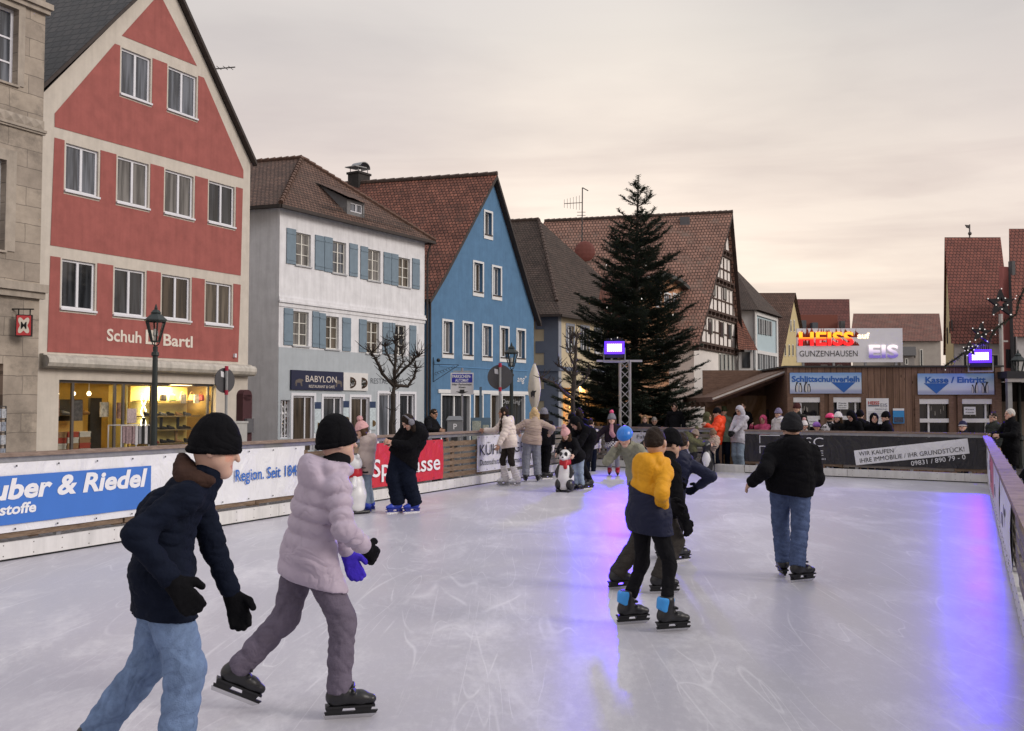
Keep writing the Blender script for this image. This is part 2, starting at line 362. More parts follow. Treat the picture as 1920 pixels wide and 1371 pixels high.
# ------------------------------------------------------------------ bodies: smooth-blended solids, meshed by surface nets
V = lambda *a: np.array(a[0] if len(a) == 1 else a, float)
def unit(a): a = np.asarray(a, float); return a / (np.linalg.norm(a) + 1e-9)
class Solid:
    def __init__(s, k=.03): s.pr = []; s.k = k; s.cuts = []; s.noise = 0; s.nf = 9.0; s.seed = 0
    def cone(s, a, b, r1, r2, flat=None, puff=None, k=None, op='u', end=False):
        """tapered capsule; flat=(direction, factor) squeezes it; puff=(period, depth[, origin, axis]) quilts it"""
        s.pr.append(('c', V(a), V(b), r1, r2, flat, puff, s.k if k is None else k, op, end)); return s
    def chain(s, pts, rs, **kw):
        for i in range(len(pts) - 1): s.cone(pts[i], pts[i + 1], rs[i], rs[i + 1], **kw)
        return s
    def ell(s, c, ax, r, k=None, op='u'):
        s.pr.append(('e', V(c), np.array(ax, float), V(r), None, None, None, s.k if k is None else k, op, False)); return s
    def cut(s, o, n): s.cuts.append((V(o), unit(n))); return s
    def _ev(s, p, P):
        if p[0] == 'e':
            q = (P - p[1]) @ p[2].T; r = p[3]
            k0 = np.sqrt(((q / r) ** 2).sum(-1)); k1 = np.sqrt(((q / (r * r)) ** 2).sum(-1)) + 1e-9
            return k0 * (k0 - 1) / k1
        _, a, b, r1, r2, flat, puff, k, op, end = p
        ba = b - a; L2 = ba @ ba + 1e-12; pa = P - a
        t = np.clip(pa @ ba / L2, 0, 1); q = pa - t[..., None] * ba
        d2 = (q * q).sum(-1)
        if flat is not None:
            n, f = unit(flat[0]), flat[1]; qn = q @ n; d2 = d2 + qn * qn * (1 / (f * f) - 1)
        r = r1 + (r2 - r1) * t
        if puff is not None:
            if len(puff) == 2: c = t * math.sqrt(L2)
            else: c = (P - puff[2]) @ unit(puff[3])
            r = r + puff[1] * (np.abs(np.sin(np.pi * c / puff[0])) ** .55 - .6)
        d = np.sqrt(d2) - r
        if flat is not None and flat[1] < 1: d = d * flat[1]
        if end: d = np.maximum(d, pa @ ba / math.sqrt(L2) - math.sqrt(L2))
        return d
    def _bb(s, p):
        if p[0] == 'e': m = p[3].max(); return p[1] - m, p[1] + m
        m = max(p[3], p[4]) * max(1, (p[5][1] if p[5] is not None else 1)) + (p[6][1] if p[6] else 0)
        return np.minimum(p[1], p[2]) - m, np.maximum(p[1], p[2]) + m
    def mesh(s, vox):
        bbs = [s._bb(p) for p in s.pr]; mg = 3 * vox + s.noise
        use = [i for i, p in enumerate(s.pr) if p[8] == 'u']
        lo = np.min([bbs[i][0] for i in use], 0) - mg; hi = np.max([bbs[i][1] for i in use], 0) + mg
        n = np.ceil((hi - lo) / vox).astype(int) + 1
        D = np.full(n, 1.0)
        ax = [lo[i] + vox * np.arange(n[i]) for i in range(3)]
        for p, (l, h) in zip(s.pr, bbs):
            m2 = mg + p[7]
            i0 = np.clip(np.floor((l - m2 - lo) / vox).astype(int), 0, n); i1 = np.clip(np.ceil((h + m2 - lo) / vox).astype(int) + 1, 0, n)
            if (i1 <= i0).any(): continue
            sl = tuple(slice(a, b) for a, b in zip(i0, i1))
            P = np.stack(np.meshgrid(ax[0][sl[0]], ax[1][sl[1]], ax[2][sl[2]], indexing='ij'), -1)
            d = s._ev(p, P); k = p[7]; A = D[sl]
            if p[8] == 'u':
                if k > 0:
                    hh = np.clip(.5 + .5 * (A - d) / k, 0, 1); D[sl] = A * (1 - hh) + d * hh - k * hh * (1 - hh)
                else: D[sl] = np.minimum(A, d)
            else: D[sl] = np.maximum(A, -d)
        if s.noise or s.cuts:
            P = np.stack(np.meshgrid(*ax, indexing='ij'), -1)
            if s.noise:
                rg = np.random.RandomState(s.seed); g = 0
                for o in range(4):
                    f = rg.normal(size=3) * s.nf * (1 + .7 * o) * np.array([.6, .6, 1.5]); f2 = rg.normal(size=3) * s.nf * .5
                    q = np.abs(np.sin(P @ (f * .6) + 1.8 * np.sin(P @ f2 + o))); g = g + (1 - q) ** 2.5 * 1.6 - .35 + .25 * (q - .6)
                D = D + s.noise * .55 * g
            for o, nn in s.cuts: D = np.maximum(D, (P - o) @ nn)
        return nets(D, lo, vox)
def nets(D, lo, vox):
    S = D < 0; n = np.array(D.shape)
    c = np.zeros(n - 1, int)
    offs = [(i, j, k) for i in (0, 1) for j in (0, 1) for k in (0, 1)]
    for (i, j, k) in offs: c += S[i:n[0] - 1 + i, j:n[1] - 1 + j, k:n[2] - 1 + k]
    act = (c > 0) & (c < 8); I = np.argwhere(act)
    if not len(I): return np.zeros((0, 3)), np.zeros((0, 4), int)
    idx = np.full(n - 1, -1); idx[act] = np.arange(len(I))
    acc = np.zeros((len(I), 3)); cnt = np.zeros(len(I))
    for a in offs:
        for d in range(3):
            if a[d]: continue
            b = list(a); b[d] = 1
            Da = D[I[:, 0] + a[0], I[:, 1] + a[1], I[:, 2] + a[2]]; Db = D[I[:, 0] + b[0], I[:, 1] + b[1], I[:, 2] + b[2]]
            m = (Da < 0) != (Db < 0); t = Da[m] / (Da[m] - Db[m])
            p = np.tile(np.array(a, float), (m.sum(), 1)); p[:, d] += t; acc[m] += p; cnt[m] += 1
    v = lo + vox * (I + acc / cnt[:, None])
    Q = []
    for d in range(3):
        u, w_ = (d + 1) % 3, (d + 2) % 3
        sl0 = [slice(None)] * 3; sl1 = [slice(None)] * 3; sl0[d] = slice(0, -1); sl1[d] = slice(1, None)
        A, B = S[tuple(sl0)], S[tuple(sl1)]; E = np.argwhere(A != B)
        E = E[(E[:, u] > 0) & (E[:, w_] > 0) & (E[:, u] < n[u] - 1) & (E[:, w_] < n[w_] - 1)]
        if not len(E): continue
        def cell(du, dw):
            e = E.copy(); e[:, u] -= du; e[:, w_] -= dw; return idx[e[:, 0], e[:, 1], e[:, 2]]
        q = np.stack([cell(1, 1), cell(0, 1), cell(0, 0), cell(1, 0)], 1)
        neg = A[E[:, 0], E[:, 1], E[:, 2]]; q[~neg] = q[~neg][:, ::-1]; Q.append(q)
    return v, np.concatenate(Q)
def solid_obj(name, sol, vox, m, parent, paint=None):
    v, q = sol.mesh(vox)
    me = bpy.data.meshes.new(name); me.vertices.add(len(v)); me.vertices.foreach_set('co', v.ravel())
    me.loops.add(q.size); me.loops.foreach_set('vertex_index', q.ravel().astype('i'))
    me.polygons.add(len(q)); me.polygons.foreach_set('loop_start', np.arange(0, q.size, 4, dtype='i'))
    try: me.polygons.foreach_set('loop_total', np.full(len(q), 4, 'i'))
    except Exception: pass
    me.update(calc_edges=True)
    if paint is not None:
        ca = me.color_attributes.new('Col', 'FLOAT_COLOR', 'POINT'); ca.data.foreach_set('color', np.concatenate([paint(v), np.ones((len(v), 1))], 1).ravel())
    return link(name, me, m, parent, True)

def skin_mat():
    if 'skin' in MATS: return MATS['skin']
    m, t, b = newmat('skin'); a = t.nodes.new('ShaderNodeVertexColor'); a.layer_name = 'Col'; t.links.new(a.outputs[0], b.inputs['Base Color'])
    b.inputs['Roughness'].default_value = .5; b.inputs['Specular IOR Level'].default_value = .35; MATS['skin'] = m
    b.inputs['Subsurface Weight'].default_value = .08; b.inputs['Subsurface Radius'].default_value = (.01, .004, .002)
    return m
def two_tone(name, c_low, c_up, z):
    """one garment in two colours, parted by a seam at height z"""
    m, t, b = newmat('cloth ' + name); L = t.links; tc = t.nodes.new('ShaderNodeTexCoord'); sp = t.nodes.new('ShaderNodeSeparateXYZ'); L.new(tc.outputs['Object'], sp.inputs[0])
    gt = nnode(t, 'ShaderNodeMath'); gt.operation = 'GREATER_THAN'; gt.inputs[1].default_value = z
    ad = nnode(t, 'ShaderNodeMath'); ad.operation = 'MULTIPLY_ADD'; ad.inputs[1].default_value = .22; L.new(sp.outputs[0], ad.inputs[0]); L.new(sp.outputs[2], ad.inputs[2]); L.new(ad.outputs[0], gt.inputs[0])
    mx = nnode(t, 'ShaderNodeMix'); mx.data_type = 'RGBA'; mx.inputs[6].default_value = (*c_low, 1); mx.inputs[7].default_value = (*c_up, 1); L.new(gt.outputs[0], mx.inputs[0])
    L.new(mx.outputs[2], b.inputs['Base Color']); b.inputs['Roughness'].default_value = .7; b.inputs['Specular IOR Level'].default_value = .2
    nb = nnode(t, 'ShaderNodeTexNoise', Scale=45.0, Detail=4.0); L.new(tc.outputs['Object'], nb.inputs['Vector']); bp = nnode(t, 'ShaderNodeBump', Strength=.2, Distance=.02); L.new(nb.outputs[0], bp.inputs['Height']); L.new(bp.outputs[0], b.inputs['Normal'])
    return m
def patterned(name, c1, c2, scale, kind='blotch', dark=None):
    m, t, b = newmat('cloth ' + name); L = t.links; tc = t.nodes.new('ShaderNodeTexCoord')
    if kind == 'blotch':
        n = nnode(t, 'ShaderNodeTexNoise', Scale=scale, Detail=3.0, Distortion=1.0); L.new(tc.outputs['Object'], n.inputs['Vector']); f = n.outputs[0]
    else:
        n = nnode(t, 'ShaderNodeTexChecker', Scale=scale); L.new(tc.outputs['Object'], n.inputs['Vector']); f = n.outputs['Fac']
    cr = t.nodes.new('ShaderNodeValToRGB'); cr.color_ramp.interpolation = 'CONSTANT'; cr.color_ramp.elements[0].color = (*c1, 1); cr.color_ramp.elements[1].color = (*c2, 1); cr.color_ramp.elements[1].position = .5
    L.new(f, cr.inputs[0]); L.new(cr.outputs[0], b.inputs['Base Color']); b.inputs['Roughness'].default_value = .85; b.inputs['Specular IOR Level'].default_value = .15
    return m

def ik(a, c, l1, l2, pole):
    a, c, pole = V(a), V(c), V(pole); d = c - a; D = np.linalg.norm(d); D2 = min(D, (l1 + l2) * .998); dn = d / (D + 1e-9)
    x = (l1 * l1 - l2 * l2 + D2 * D2) / (2 * D2); h = math.sqrt(max(l1 * l1 - x * x, 0))
    pp = pole - dn * (pole @ dn); pp = unit(pp)
    return a + dn * x + pp * h, a + dn * D2
def hand_solid(so, W, hd, side_v, pn, sc, grow=0.0, curl=.5):
    """palm, four unequal bent fingers and a thumb off the side; W wrist, hd hand direction, side_v towards the thumb, pn palm normal"""
    hd, side_v, pn = unit(hd), unit(side_v), unit(pn); K = .008
    K0 = W + hd * .085 * sc
    for o in (-.024, 0, .024): so.cone(W + hd * .012 * sc + side_v * o * sc * .7, K0 + side_v * o * sc, (.015 + grow) * sc, (.013 + grow) * sc, k=.012)
    for o, l in ((-.031, .060), (-.011, .076), (.010, .082), (.031, .073)):
        a = K0 + side_v * o * sc; d1 = unit(hd + pn * curl * .6 + side_v * o * 2); b = a + d1 * l * .5 * sc
        d2 = unit(hd * .6 + pn * curl * 1.3); c = b + d2 * l * .5 * sc
        so.cone(a, b, (.0098 + grow) * sc, (.009 + grow) * sc, k=K); so.cone(b, c, (.009 + grow) * sc, (.0075 + grow) * sc, k=K)
    a = W + hd * .03 * sc + side_v * .03 * sc; b = a + unit(hd * .7 + side_v * .8 + pn * .3) * .042 * sc; c = b + unit(hd * .9 + side_v * .25 + pn * .4) * .034 * sc
    so.cone(a, b, (.013 + grow) * sc, (.0105 + grow) * sc, k=K); so.cone(b, c, (.0105 + grow) * sc, (.0085 + grow) * sc, k=K)

SKINS = {'fair': (.56, .36, .28), 'warm': (.48, .30, .22), 'tan': (.38, .22, .15)}
def skate(parent, foot, ff, up, kind, cols, sc, vox, ank, tall=.11):
    """foot: point on the ice under the middle of the sole; ff: toe direction; up: sole normal"""
    foot, ff, up = V(foot), unit(ff), unit(up); ff = unit(ff - up * (ff @ up)); sd_ = np.cross(ff, up)
    P = lambda f, s_, u: foot + ff * f * sc + sd_ * s_ * sc + up * u * sc
    ice = kind == 'skate'; zb = .075 if ice else .018
    so = Solid(.02)
    so.cone(P(-.075, 0, zb + .045), P(.07, 0, zb + .038), .046 * sc, .042 * sc)
    so.cone(P(.07, 0, zb + .036), P(.125, .004, zb + .028), .042 * sc, .034 * sc, flat=(up, .85))
    top = ank + up * (tall if ice else .0) * sc
    so.cone(P(-.06, 0, zb + .06), top, .052 * sc, .057 * sc, k=.03)
    so.cone(P(-.02, 0, zb + .085), top + ff * .02 * sc, .042 * sc, .05 * sc, k=.03)
    if kind == 'skate':                    # buckles
        for q in (.13, .19): so.cone(P(.03, .05, zb + q * .6), P(.03, -.05, zb + q * .6), .012 * sc, .012 * sc, k=.006)
    so.cut(P(0, 0, zb), -up); so.cut(top + up * .035 * sc, up)
    b = solid_obj('skate' if ice else 'boot', so, vox, cols[0], parent)
    if ice:
        h = MB()
        def slab(f0, f1, s0, s1, u0, u1, t0=0, t1=0):
            h.hexa([Vector(P(*q)) for q in ((f0, s0, u0), (f1, s0, u0), (f1, s1, u0), (f0, s1, u0), (f0 + t0, s0, u1), (f1 + t1, s0, u1), (f1 + t1, s1, u1), (f0 + t0, s1, u1))])
        slab(-.125, .15, -.036, .036, .066, .078); slab(-.125, .155, -.011, .011, .024, .040, -.005, .012)
        slab(-.115, -.035, -.022, .022, .0395, .0665, -.01, .01); slab(.045, .125, -.022, .022, .0395, .0665, -.01, .01)
        h.build('blade_holder', cols[1], b)
        k = MB(); k.hexa([Vector(P(*q)) for q in ((-.125, -.0025, .0), (.13, -.0025, .0), (.13, .0025, .0), (-.125, .0025, .0), (-.135, -.0025, .0235), (.165, -.0025, .0235), (.165, .0025, .0235), (-.135, .0025, .0235))])
        k.build('blade', mat('blade steel', (.6, .6, .62), .25, .05, metal=1.0), b)
        if len(cols) > 2:
            c = Solid(.02); c.cone(P(-.075, 0, zb + .075), top - up * .0 * sc - ff * .012 * sc, .054 * sc, .061 * sc); c.cone(P(-.03, 0, zb + .11), top + ff * .022 * sc, .044 * sc, .053 * sc)
            c.cut(P(-.03, 0, zb + .06), -unit(up + ff * .55)); c.cut(top + up * .03 * sc, up); solid_obj('cuff', c, vox, cols[2], b)
    else:
        h = MB(); h.hexa([Vector(P(*q)) for q in ((-.12, -.042, 0), (.15, -.036, 0), (.15, .036, 0), (-.12, .042, 0), (-.12, -.042, .022), (.155, -.036, .022), (.155, .036, .022), (-.12, .042, .022))])
        h.build('sole', cols[1], b)

def person(label, head, H=1.7, heading=0, feet=None, depth=None, base=0.0, near=False, lean_dy=0.0, face=None, pitch=0.0, tilt=0.0, twist=0.0,
           hands=(None, None), toes=None, lift=(0, 0), jacket=None, pants=None, shoes=('skate', None), hat=None, hair=None, gloves=None,
           scarf=None, skin='fair', group=None, crouch=1.0, extra=None, hs=1.0, bend=0.0, elbow=(None, None), legs=True, w=1.0, pel=(0, 0)):
    sc = H / 1.7; ws = sc ** .8 * w
    fw = lambda deg: V(math.sin(R(deg)), math.cos(R(deg)), 0)
    F = fw(heading); Rt = V(F[1], -F[0], 0); U = V(0, 0, 1)
    ice = shoes is not None and shoes[0] == 'skate'
    sole = (.14 if ice else .085) * sc
    if feet is not None:
        G = []
        for (px, py), lf in zip(feet, lift):
            g = gnd(px, py, base) if lf == 0 else at(px, py, gnd(*feet[1 - (feet.index((px, py)))], base).y + lf[0])
            G.append(V(g))
    else:
        c = V(at(head[0], head[1], depth)); c[2] = base
        c = c - F * lean_dy * .0
        G = [c - Rt * .09 * sc, c + Rt * .09 * sc]
    ctr = (G[0] + G[1]) / 2; ctr = ctr + F * pel[0] + Rt * pel[1]
    A = []
    tf = toes if toes is not None else (heading - 8, heading + 8)
    ups = []
    for g, t_, lf in zip(G, tf, lift):
        tdir = fw(t_); u = U
        if lf: tdir, u = unit(fw(t_) * math.cos(lf[1]) - U * math.sin(lf[1])), unit(U * math.cos(lf[1]) + fw(t_) * math.sin(lf[1]))
        A.append(g + u * sole - tdir * .05 * sc); ups.append((tdir, u))
    l1, l2 = .245 * H, .245 * H
    Pz = [a[2] + math.sqrt(max((l1 + l2) ** 2 * .985 - ((a - ctr)[:2] ** 2).sum(), .05)) for a in A]
    pel_z = min(Pz) * 1.0 - (1 - crouch) * .5 * H
    Pv = V(ctr[0], ctr[1], pel_z)
    T = V(at(head[0], head[1], ctr[1] + lean_dy))
    hh = .225 * (sc ** .35) * hs
    # spine
    sp = unit(T - Pv); Lsp = np.linalg.norm(T - Pv)
    upH = unit(sp * .5 + U * .5) if pitch == 0 else unit(sp * .3 + U * .7)
    hy = heading if face is None else face; hf0 = fw(hy)
    hr = V(hf0[1], -hf0[0], 0)
    hu = unit(U * math.cos(R(pitch)) + hf0 * math.sin(R(pitch)) + hr * math.sin(R(tilt))); hf = unit(hf0 - hu * (hf0 @ hu)); hr = np.cross(hf, hu)
    Hc = T - hu * hh * .5
    Nk = Hc - hu * hh * .65 - hf * .02
    C = Pv + (Nk - Pv) * .55 - F * (.03 * sc + bend)
    su = unit(Nk - C)
    tF = fw(heading + twist); tR = V(tF[1], -tF[0], 0); tR = unit(tR - su * (tR @ su) * .5)
    Sh = Nk - su * .055 * sc
    shl = [Sh - tR * .165 * ws, Sh + tR * .165 * ws]
    hips = [Pv - Rt * .085 * ws, Pv + Rt * .085 * ws]
    root = empty('person', tuple(ctr[:2]) + (base,), label, 'person', group)
    vox = .009 if near else .0125
    # limbs
    la1, la2 = .165 * H, .145 * H
    E, W, HD = [], [], []
    for i in (0, 1):
        sgn = -1 if i == 0 else 1; hspec = hands[i]
        if hspec is None: tgt = shl[i] + tR * sgn * .09 * sc + tF * .06 * sc - U * .29 * H; pole = -tF + tR * sgn * .4
        elif hspec == 'pocket': tgt = Pv + tR * sgn * .16 * ws + F * .10 * sc + U * .03; pole = tR * sgn - tF * .8
        elif hspec == 'front': tgt = Pv + tR * sgn * .06 * ws + tF * .27 * sc + U * .16 * sc; pole = tR * sgn * .7 - U - tF * .4
        elif abs(hspec[0]) > 5: tgt = V(at(hspec[0], hspec[1], ctr[1] + hspec[2])); pole = -tF * .6 - U * .6 + tR * sgn * .5
        else: tgt = shl[i] + (tR * sgn * hspec[0] + tF * hspec[1] + U * hspec[2]) * H; pole = -tF * .5 - U * .5 + tR * sgn * .6
        if elbow[i] is not None: e_ = elbow[i]; pole = tR * sgn * e_[0] + tF * e_[1] + U * e_[2]
        e, wv = ik(shl[i], tgt, la1, la2, pole); E.append(e); W.append(wv); HD.append(unit(wv - e))
    K = []
    for i in (0, 1):
        k_, a_ = ik(hips[i], A[i], l1, l2, fw(tf[i]) * .7 + F * .6 + U * .1); K.append(k_); A[i] = a_ if legs else A[i]
    # ---- body, one continuous skin
    b = Solid(.025); s_ = ws
    skull_r = V(.074, .093, .112) * hh / .225
    def HP(r, f, u): return Hc + (hr * r + hf * f + hu * u) * hh / .225
    b.ell(HP(0, -.008, .008), [hr, hf, hu], skull_r)
    b.cone(HP(0, .03, -.045), HP(0, .062, -.088), .055 * hh / .225, .030 * hh / .225)
    b.cone(HP(-.03, .03, -.045), HP(0, .05, -.085), .042 * hh / .225, .030 * hh / .225); b.cone(HP(.03, .03, -.045), HP(0, .05, -.085), .042 * hh / .225, .030 * hh / .225)
    b.cone(HP(0, .086, .006), HP(0, .104, -.026), .010 * hh / .225, .0125 * hh / .225, k=.012)
    b.cone(HP(-.03, .083, .022), HP(.03, .083, .022), .012 * hh / .225, .012 * hh / .225, k=.012)
    for q in (-1, 1): b.ell(HP(q * .082, -.010, -.008), [hr, hf, hu], V(.013, .021, .032) * hh / .225, k=.008)
    b.cone(Nk - su * .03, HP(0, -.012, -.07), .052 * s_, .05 * s_, k=.03)
    b.chain([Pv, C, Nk - su * .05], [.115 * s_, .12 * s_, .07 * s_], flat=(tF, .7), k=.03)
    b.cone(shl[0] - su * .035, shl[1] - su * .035, .04 * s_, .04 * s_)
    for i in (0, 1):
        sgn = -1 if i == 0 else 1
        b.chain([shl[i] - su * .035, E[i], W[i]], [.038 * s_, .033 * s_, .025 * s_])
        pn = unit(np.cross(HD[i], tF) * -sgn * 0 + (-tR * sgn) * .7 + V(0, 0, -.2) - HD[i] * ((-tR * sgn * .7 + V(0, 0, -.2)) @ HD[i]))
        sv = unit(np.cross(HD[i], pn)); sv = sv if sv @ tF > 0 else -sv
        gl = gloves[i] if gloves else None
        if hands[i] == 'pocket': pass
        elif gl is None: hand_solid(b, W[i], HD[i], sv, pn, sc ** .7, curl=.55)
        else:
            g = Solid(.01); g.cone(W[i] - HD[i] * .03, W[i] + HD[i] * .02, .042 * s_, .038 * s_); hand_solid(g, W[i], HD[i], sv, pn, sc ** .7 * 1.12, grow=.006, curl=.6)
            solid_obj('glove', g, .007 if near else .010, gl, root)
        if jacket and near:
            q = Solid(.01); q.cone(W[i] - HD[i] * .035, W[i] - HD[i] * .008, .053 * s_, .051 * s_, puff=(.009, .002)); q.cut(W[i] + HD[i] * .0, HD[i]); solid_obj('cuff', q, .006, jacket['m'], root)
        b.chain([hips[i], K[i], A[i]], [.078 * s_, .05 * s_, .036 * s_])
        b.cone(A[i], A[i] + ups[i][0] * .12 * sc - ups[i][1] * .03, .03 * s_, .025 * s_)
    sk = np.array(SKINS[skin]); lip = sk * V(.85, .5, .5); eye = V(.03, .022, .018); brow = sk * .25
    def paint(v):
        c = np.tile(sk, (len(v), 1)); q = (v - Hc) * .225 / hh; x, y, z = q @ hr, q @ hf, q @ hu
        c[(y > .03) & (np.abs(x) > .022) & (np.abs(x) < .062) & (np.abs(z + .022) < .018)] *= V(1.08, .88, .84)
        for sx in (-1, 1):
            c[(y > .05) & (((x - sx * .031) / .017) ** 2 + ((z - .004) / .0085) ** 2 < 1)] = eye
            c[(y > .05) & (((x - sx * .032) / .023) ** 2 + ((z - .026) / .006) ** 2 < 1)] = brow
        c[(y > .05) & ((x / .026) ** 2 + ((z + .060) / .009) ** 2 < 1)] = lip
        return c
    solid_obj('body', b, .0085 if near else .0115, skin_mat(), root, paint)
    # ---- trousers
    if pants and legs:
        lo = pants.get('loose', 1.0); p = Solid(.03); p.noise = pants.get('fold', .006); p.nf = 16; p.seed = int(head[0])
        if pants.get('skirt'):
            p.chain([Pv + U * .06 * sc, Pv - U * .02 * sc, Pv - U * .22 * sc], [.15 * s_, .165 * s_, .235 * s_], flat=(F, .8)); p.cut(Pv - U * .24 * sc, -U); p.noise = .012
            solid_obj('skirt', p, vox, pants['skirt'], root); p = Solid(.03); p.noise = .003
        p.cone(hips[0], hips[1], .105 * s_, .105 * s_, k=.04); p.cone(Pv + U * .12 * sc, Pv, .12 * s_, .13 * s_, flat=(F, .78), k=.04)
        for i in (0, 1):
            an = A[i] + unit(K[i] - A[i]) * pants.get('short', .0) * sc
            p.cone(hips[i] + U * .0, K[i], .108 * s_ * (lo * .35 + .65), .073 * s_ * lo, k=.04)
            p.cone(K[i], an, .073 * s_ * lo, .064 * s_ * lo * pants.get('flare', 1), k=.03, puff=(.095, .007 * pants.get('ring', 1)) if near or lo > 1.05 else None, end=True)
        v_ = solid_obj('trousers' if not pants.get('tights') else 'leggings', p, vox, pants['m'], root)
        if pants.get('warmers'):
            q = Solid(.02); q.noise = .004; q.nf = 30
            for i in (0, 1): q.cone(A[i] + (K[i] - A[i]) * .72, A[i] + U * .0, .066 * s_, .085 * s_, puff=(.05, .012))
            solid_obj('leg_warmers', q, vox, pants['warmers'], root)
    # ---- jacket
    if jacket:
        lo = jacket.get('loose', 1.0); ln = jacket.get('len', .12); pf = jacket.get('puff'); j = Solid(.035); j.noise = jacket.get('fold', .006); j.nf = 12; j.seed = int(head[0]) + 5
        hem = Pv - unit(C - Pv) * ln * sc if ln < .3 else Pv - (unit(C - Pv) * .25 + U * .75) * ln * sc
        tp = (pf[0], pf[1], hem, unit(C - Pv)) if pf else None
        j.chain([hem, Pv + (C - Pv) * .25, C, Sh - su * .06 * sc], [.172 * s_ * lo * jacket.get('hem', 1), .168 * s_ * lo, .172 * s_ * lo, .125 * s_ * lo], flat=(F, .78), puff=tp, k=.05)
        plo = pants.get('loose', 1.0) if pants else 1.0
        def hipcover(o, g):
            o.cone(hips[0], hips[1], (.125 + g) * s_, (.125 + g) * s_, k=.05)
            for i in (0, 1): o.cone(hips[i], hips[i] + (K[i] - hips[i]) * .75, (.108 * (plo * .35 + .65) + .019 + g) * s_, (.074 * plo + .02 + g) * s_, k=.05)
        if legs: hipcover(j, 0)
        j.cone(shl[0] - su * .025, Sh, .068 * s_ * lo, .085 * s_ * lo, k=.05); j.cone(shl[1] - su * .025, Sh, .068 * s_ * lo, .085 * s_ * lo, k=.05)
        j.cone(Sh - su * .02, Nk + su * .02, .10 * s_, .07 * s_, k=.04)
        for i in (0, 1):
            ap = (pf[0] * .85, pf[1] * .8) if pf else (.085, .006)
            j.cone(shl[i] - su * .02, E[i], .075 * s_ * lo, .062 * s_ * lo, k=.03, puff=ap); j.cone(E[i], W[i] - HD[i] * .02, .062 * s_ * lo, .050 * s_ * lo, k=.03, puff=ap)
        j.cone(Nk - su * .04, Nk + su * .035 * sc, .078 * s_, .080 * s_, k=.02)
        if jacket.get('hood') == 'down':
            j.ell(Nk - F * .115 * sc - su * .05 * sc, [tR, F, su], V(.13, .08, .12) * sc, k=.05); hp = [Nk + tR * x * sc + F * y * sc + su * z_ * sc for x, y, z_ in ((-.06, .075, -.01), (-.105, .02, .0), (-.095, -.07, .01), (0, -.125, .02), (.095, -.07, .01), (.105, .02, .0), (.06, .075, -.01))]; j.chain(hp, [.03 * sc, .038 * sc, .042 * sc, .046 * sc, .042 * sc, .038 * sc, .03 * sc], k=.02)
        j.cut(hem, -unit(C - Pv) if ln < .3 else -U)
        if jacket.get('lower'):
            lm, fr_ = jacket['lower']; q = Solid(.035); q.noise = .004; q.chain([hem, Pv + (C - Pv) * .25, C, Sh - su * .06 * sc], [.192 * s_ * lo, .188 * s_ * lo, .190 * s_ * lo, .14 * s_ * lo], flat=(F, .79), puff=tp, k=.05); hipcover(q, .022)
            q.cut(hem, -unit(C - Pv)); q.cut(Pv + (C - Pv) * fr_ * 1.6, unit(C - Pv) + Rt * .25); solid_obj('jacket_lower', q, vox, lm, root)
        jo = solid_obj(jacket.get('name', 'jacket'), j, vox, jacket['m'], root)
        if jacket.get('hood') in ('up', 'contrast'):
            q = Solid(.03); k_ = hh / .225
            if jacket['hood'] == 'up':
                q.ell(HP(0, -.025, .008), [hr, hf, hu], V(.108, .118, .135) * k_); q.cone(HP(0, -.05, -.09), Nk - su * .02, .10 * sc, .10 * sc)
                q.ell(HP(0, .10, -.015), [hr, hf, hu], V(.072, .10, .095) * k_, k=0, op='s')
            else:
                q.ell(Nk - F * .065 * sc - su * .005 * sc, [tR, F, su], V(.115, .06, .085) * sc); q.noise = .008; q.nf = 20; hp = [Nk + tR * x * sc + F * y * sc + su * z_ * sc for x, y, z_ in ((-.09, .04, .0), (-.095, -.05, .02), (0, -.10, .045), (.095, -.05, .02), (.09, .04, .0))]; q.chain(hp, [.025, .035, .042, .035, .025])
            solid_obj('hood', q, vox, jacket.get('hood_m', jacket['m']), root)
    if scarf:
        q = Solid(.02); q.cone(Nk + su * .0, Nk + su * .055 * sc, .092 * s_, .088 * s_, puff=(.05, .012)); solid_obj('scarf', q, vox, scarf, root)
    # ---- head wear and hair
    k_ = hh / .225
    if hair:
        q = Solid(.02); q.noise = .007; q.nf = 34; kind = hair[0]
        q.ell(HP(0, -.016, .014), [hr, hf, hu], (V(.081, .098, .115) if kind == 'short' else V(.084, .101, .116)) * k_)
        if kind == 'short':
            q.ell(HP(0, .105, -.035), [hr, hf, hu], V(.085, .085, .085) * k_, k=0, op='s'); q.cut(HP(0, -.03, -.028), -unit(hu - hf * .15))
            for sg in (-1, 1): q.ell(HP(sg * .094, -.008, -.03), [hr, hf, hu], V(.028, .042, .052) * k_, k=0, op='s')
        elif kind == 'braids':
            q.ell(HP(0, .105, -.03), [hr, hf, hu], V(.065, .08, .095) * k_, k=0, op='s')
            for o in (-.07, -.045, .05, .075):
                a = HP(o, .02, -.03); m_ = HP(o * 1.25, .055, -.17); e_ = HP(o * 1.3, .075, -.40)
                q.chain([a, m_, e_], [.02, .017, .010], puff=(.03, .004))
            for o in (-.05, 0, .05): q.chain([HP(o, -.07, -.05), HP(o * 1.3, -.10, -.22), HP(o * 1.3, -.10, -.42)], [.022, .02, .011], puff=(.03, .004))
        else:                              # long, loose
            q.ell(HP(0, .108, -.035), [hr, hf, hu], V(.062, .08, .10) * k_, k=0, op='s')
            dn = unit(-U * .8 - hu * .4 - hf * .12)
            for o in np.linspace(-.075, .075, 6):
                a = HP(o, -.045 + .03 * abs(o) / .075, -.02); q.chain([a, a + dn * .13 * k_, a + dn * hair[2] * k_ - hr * 0], [.042 * k_, .04 * k_, .018 * k_])
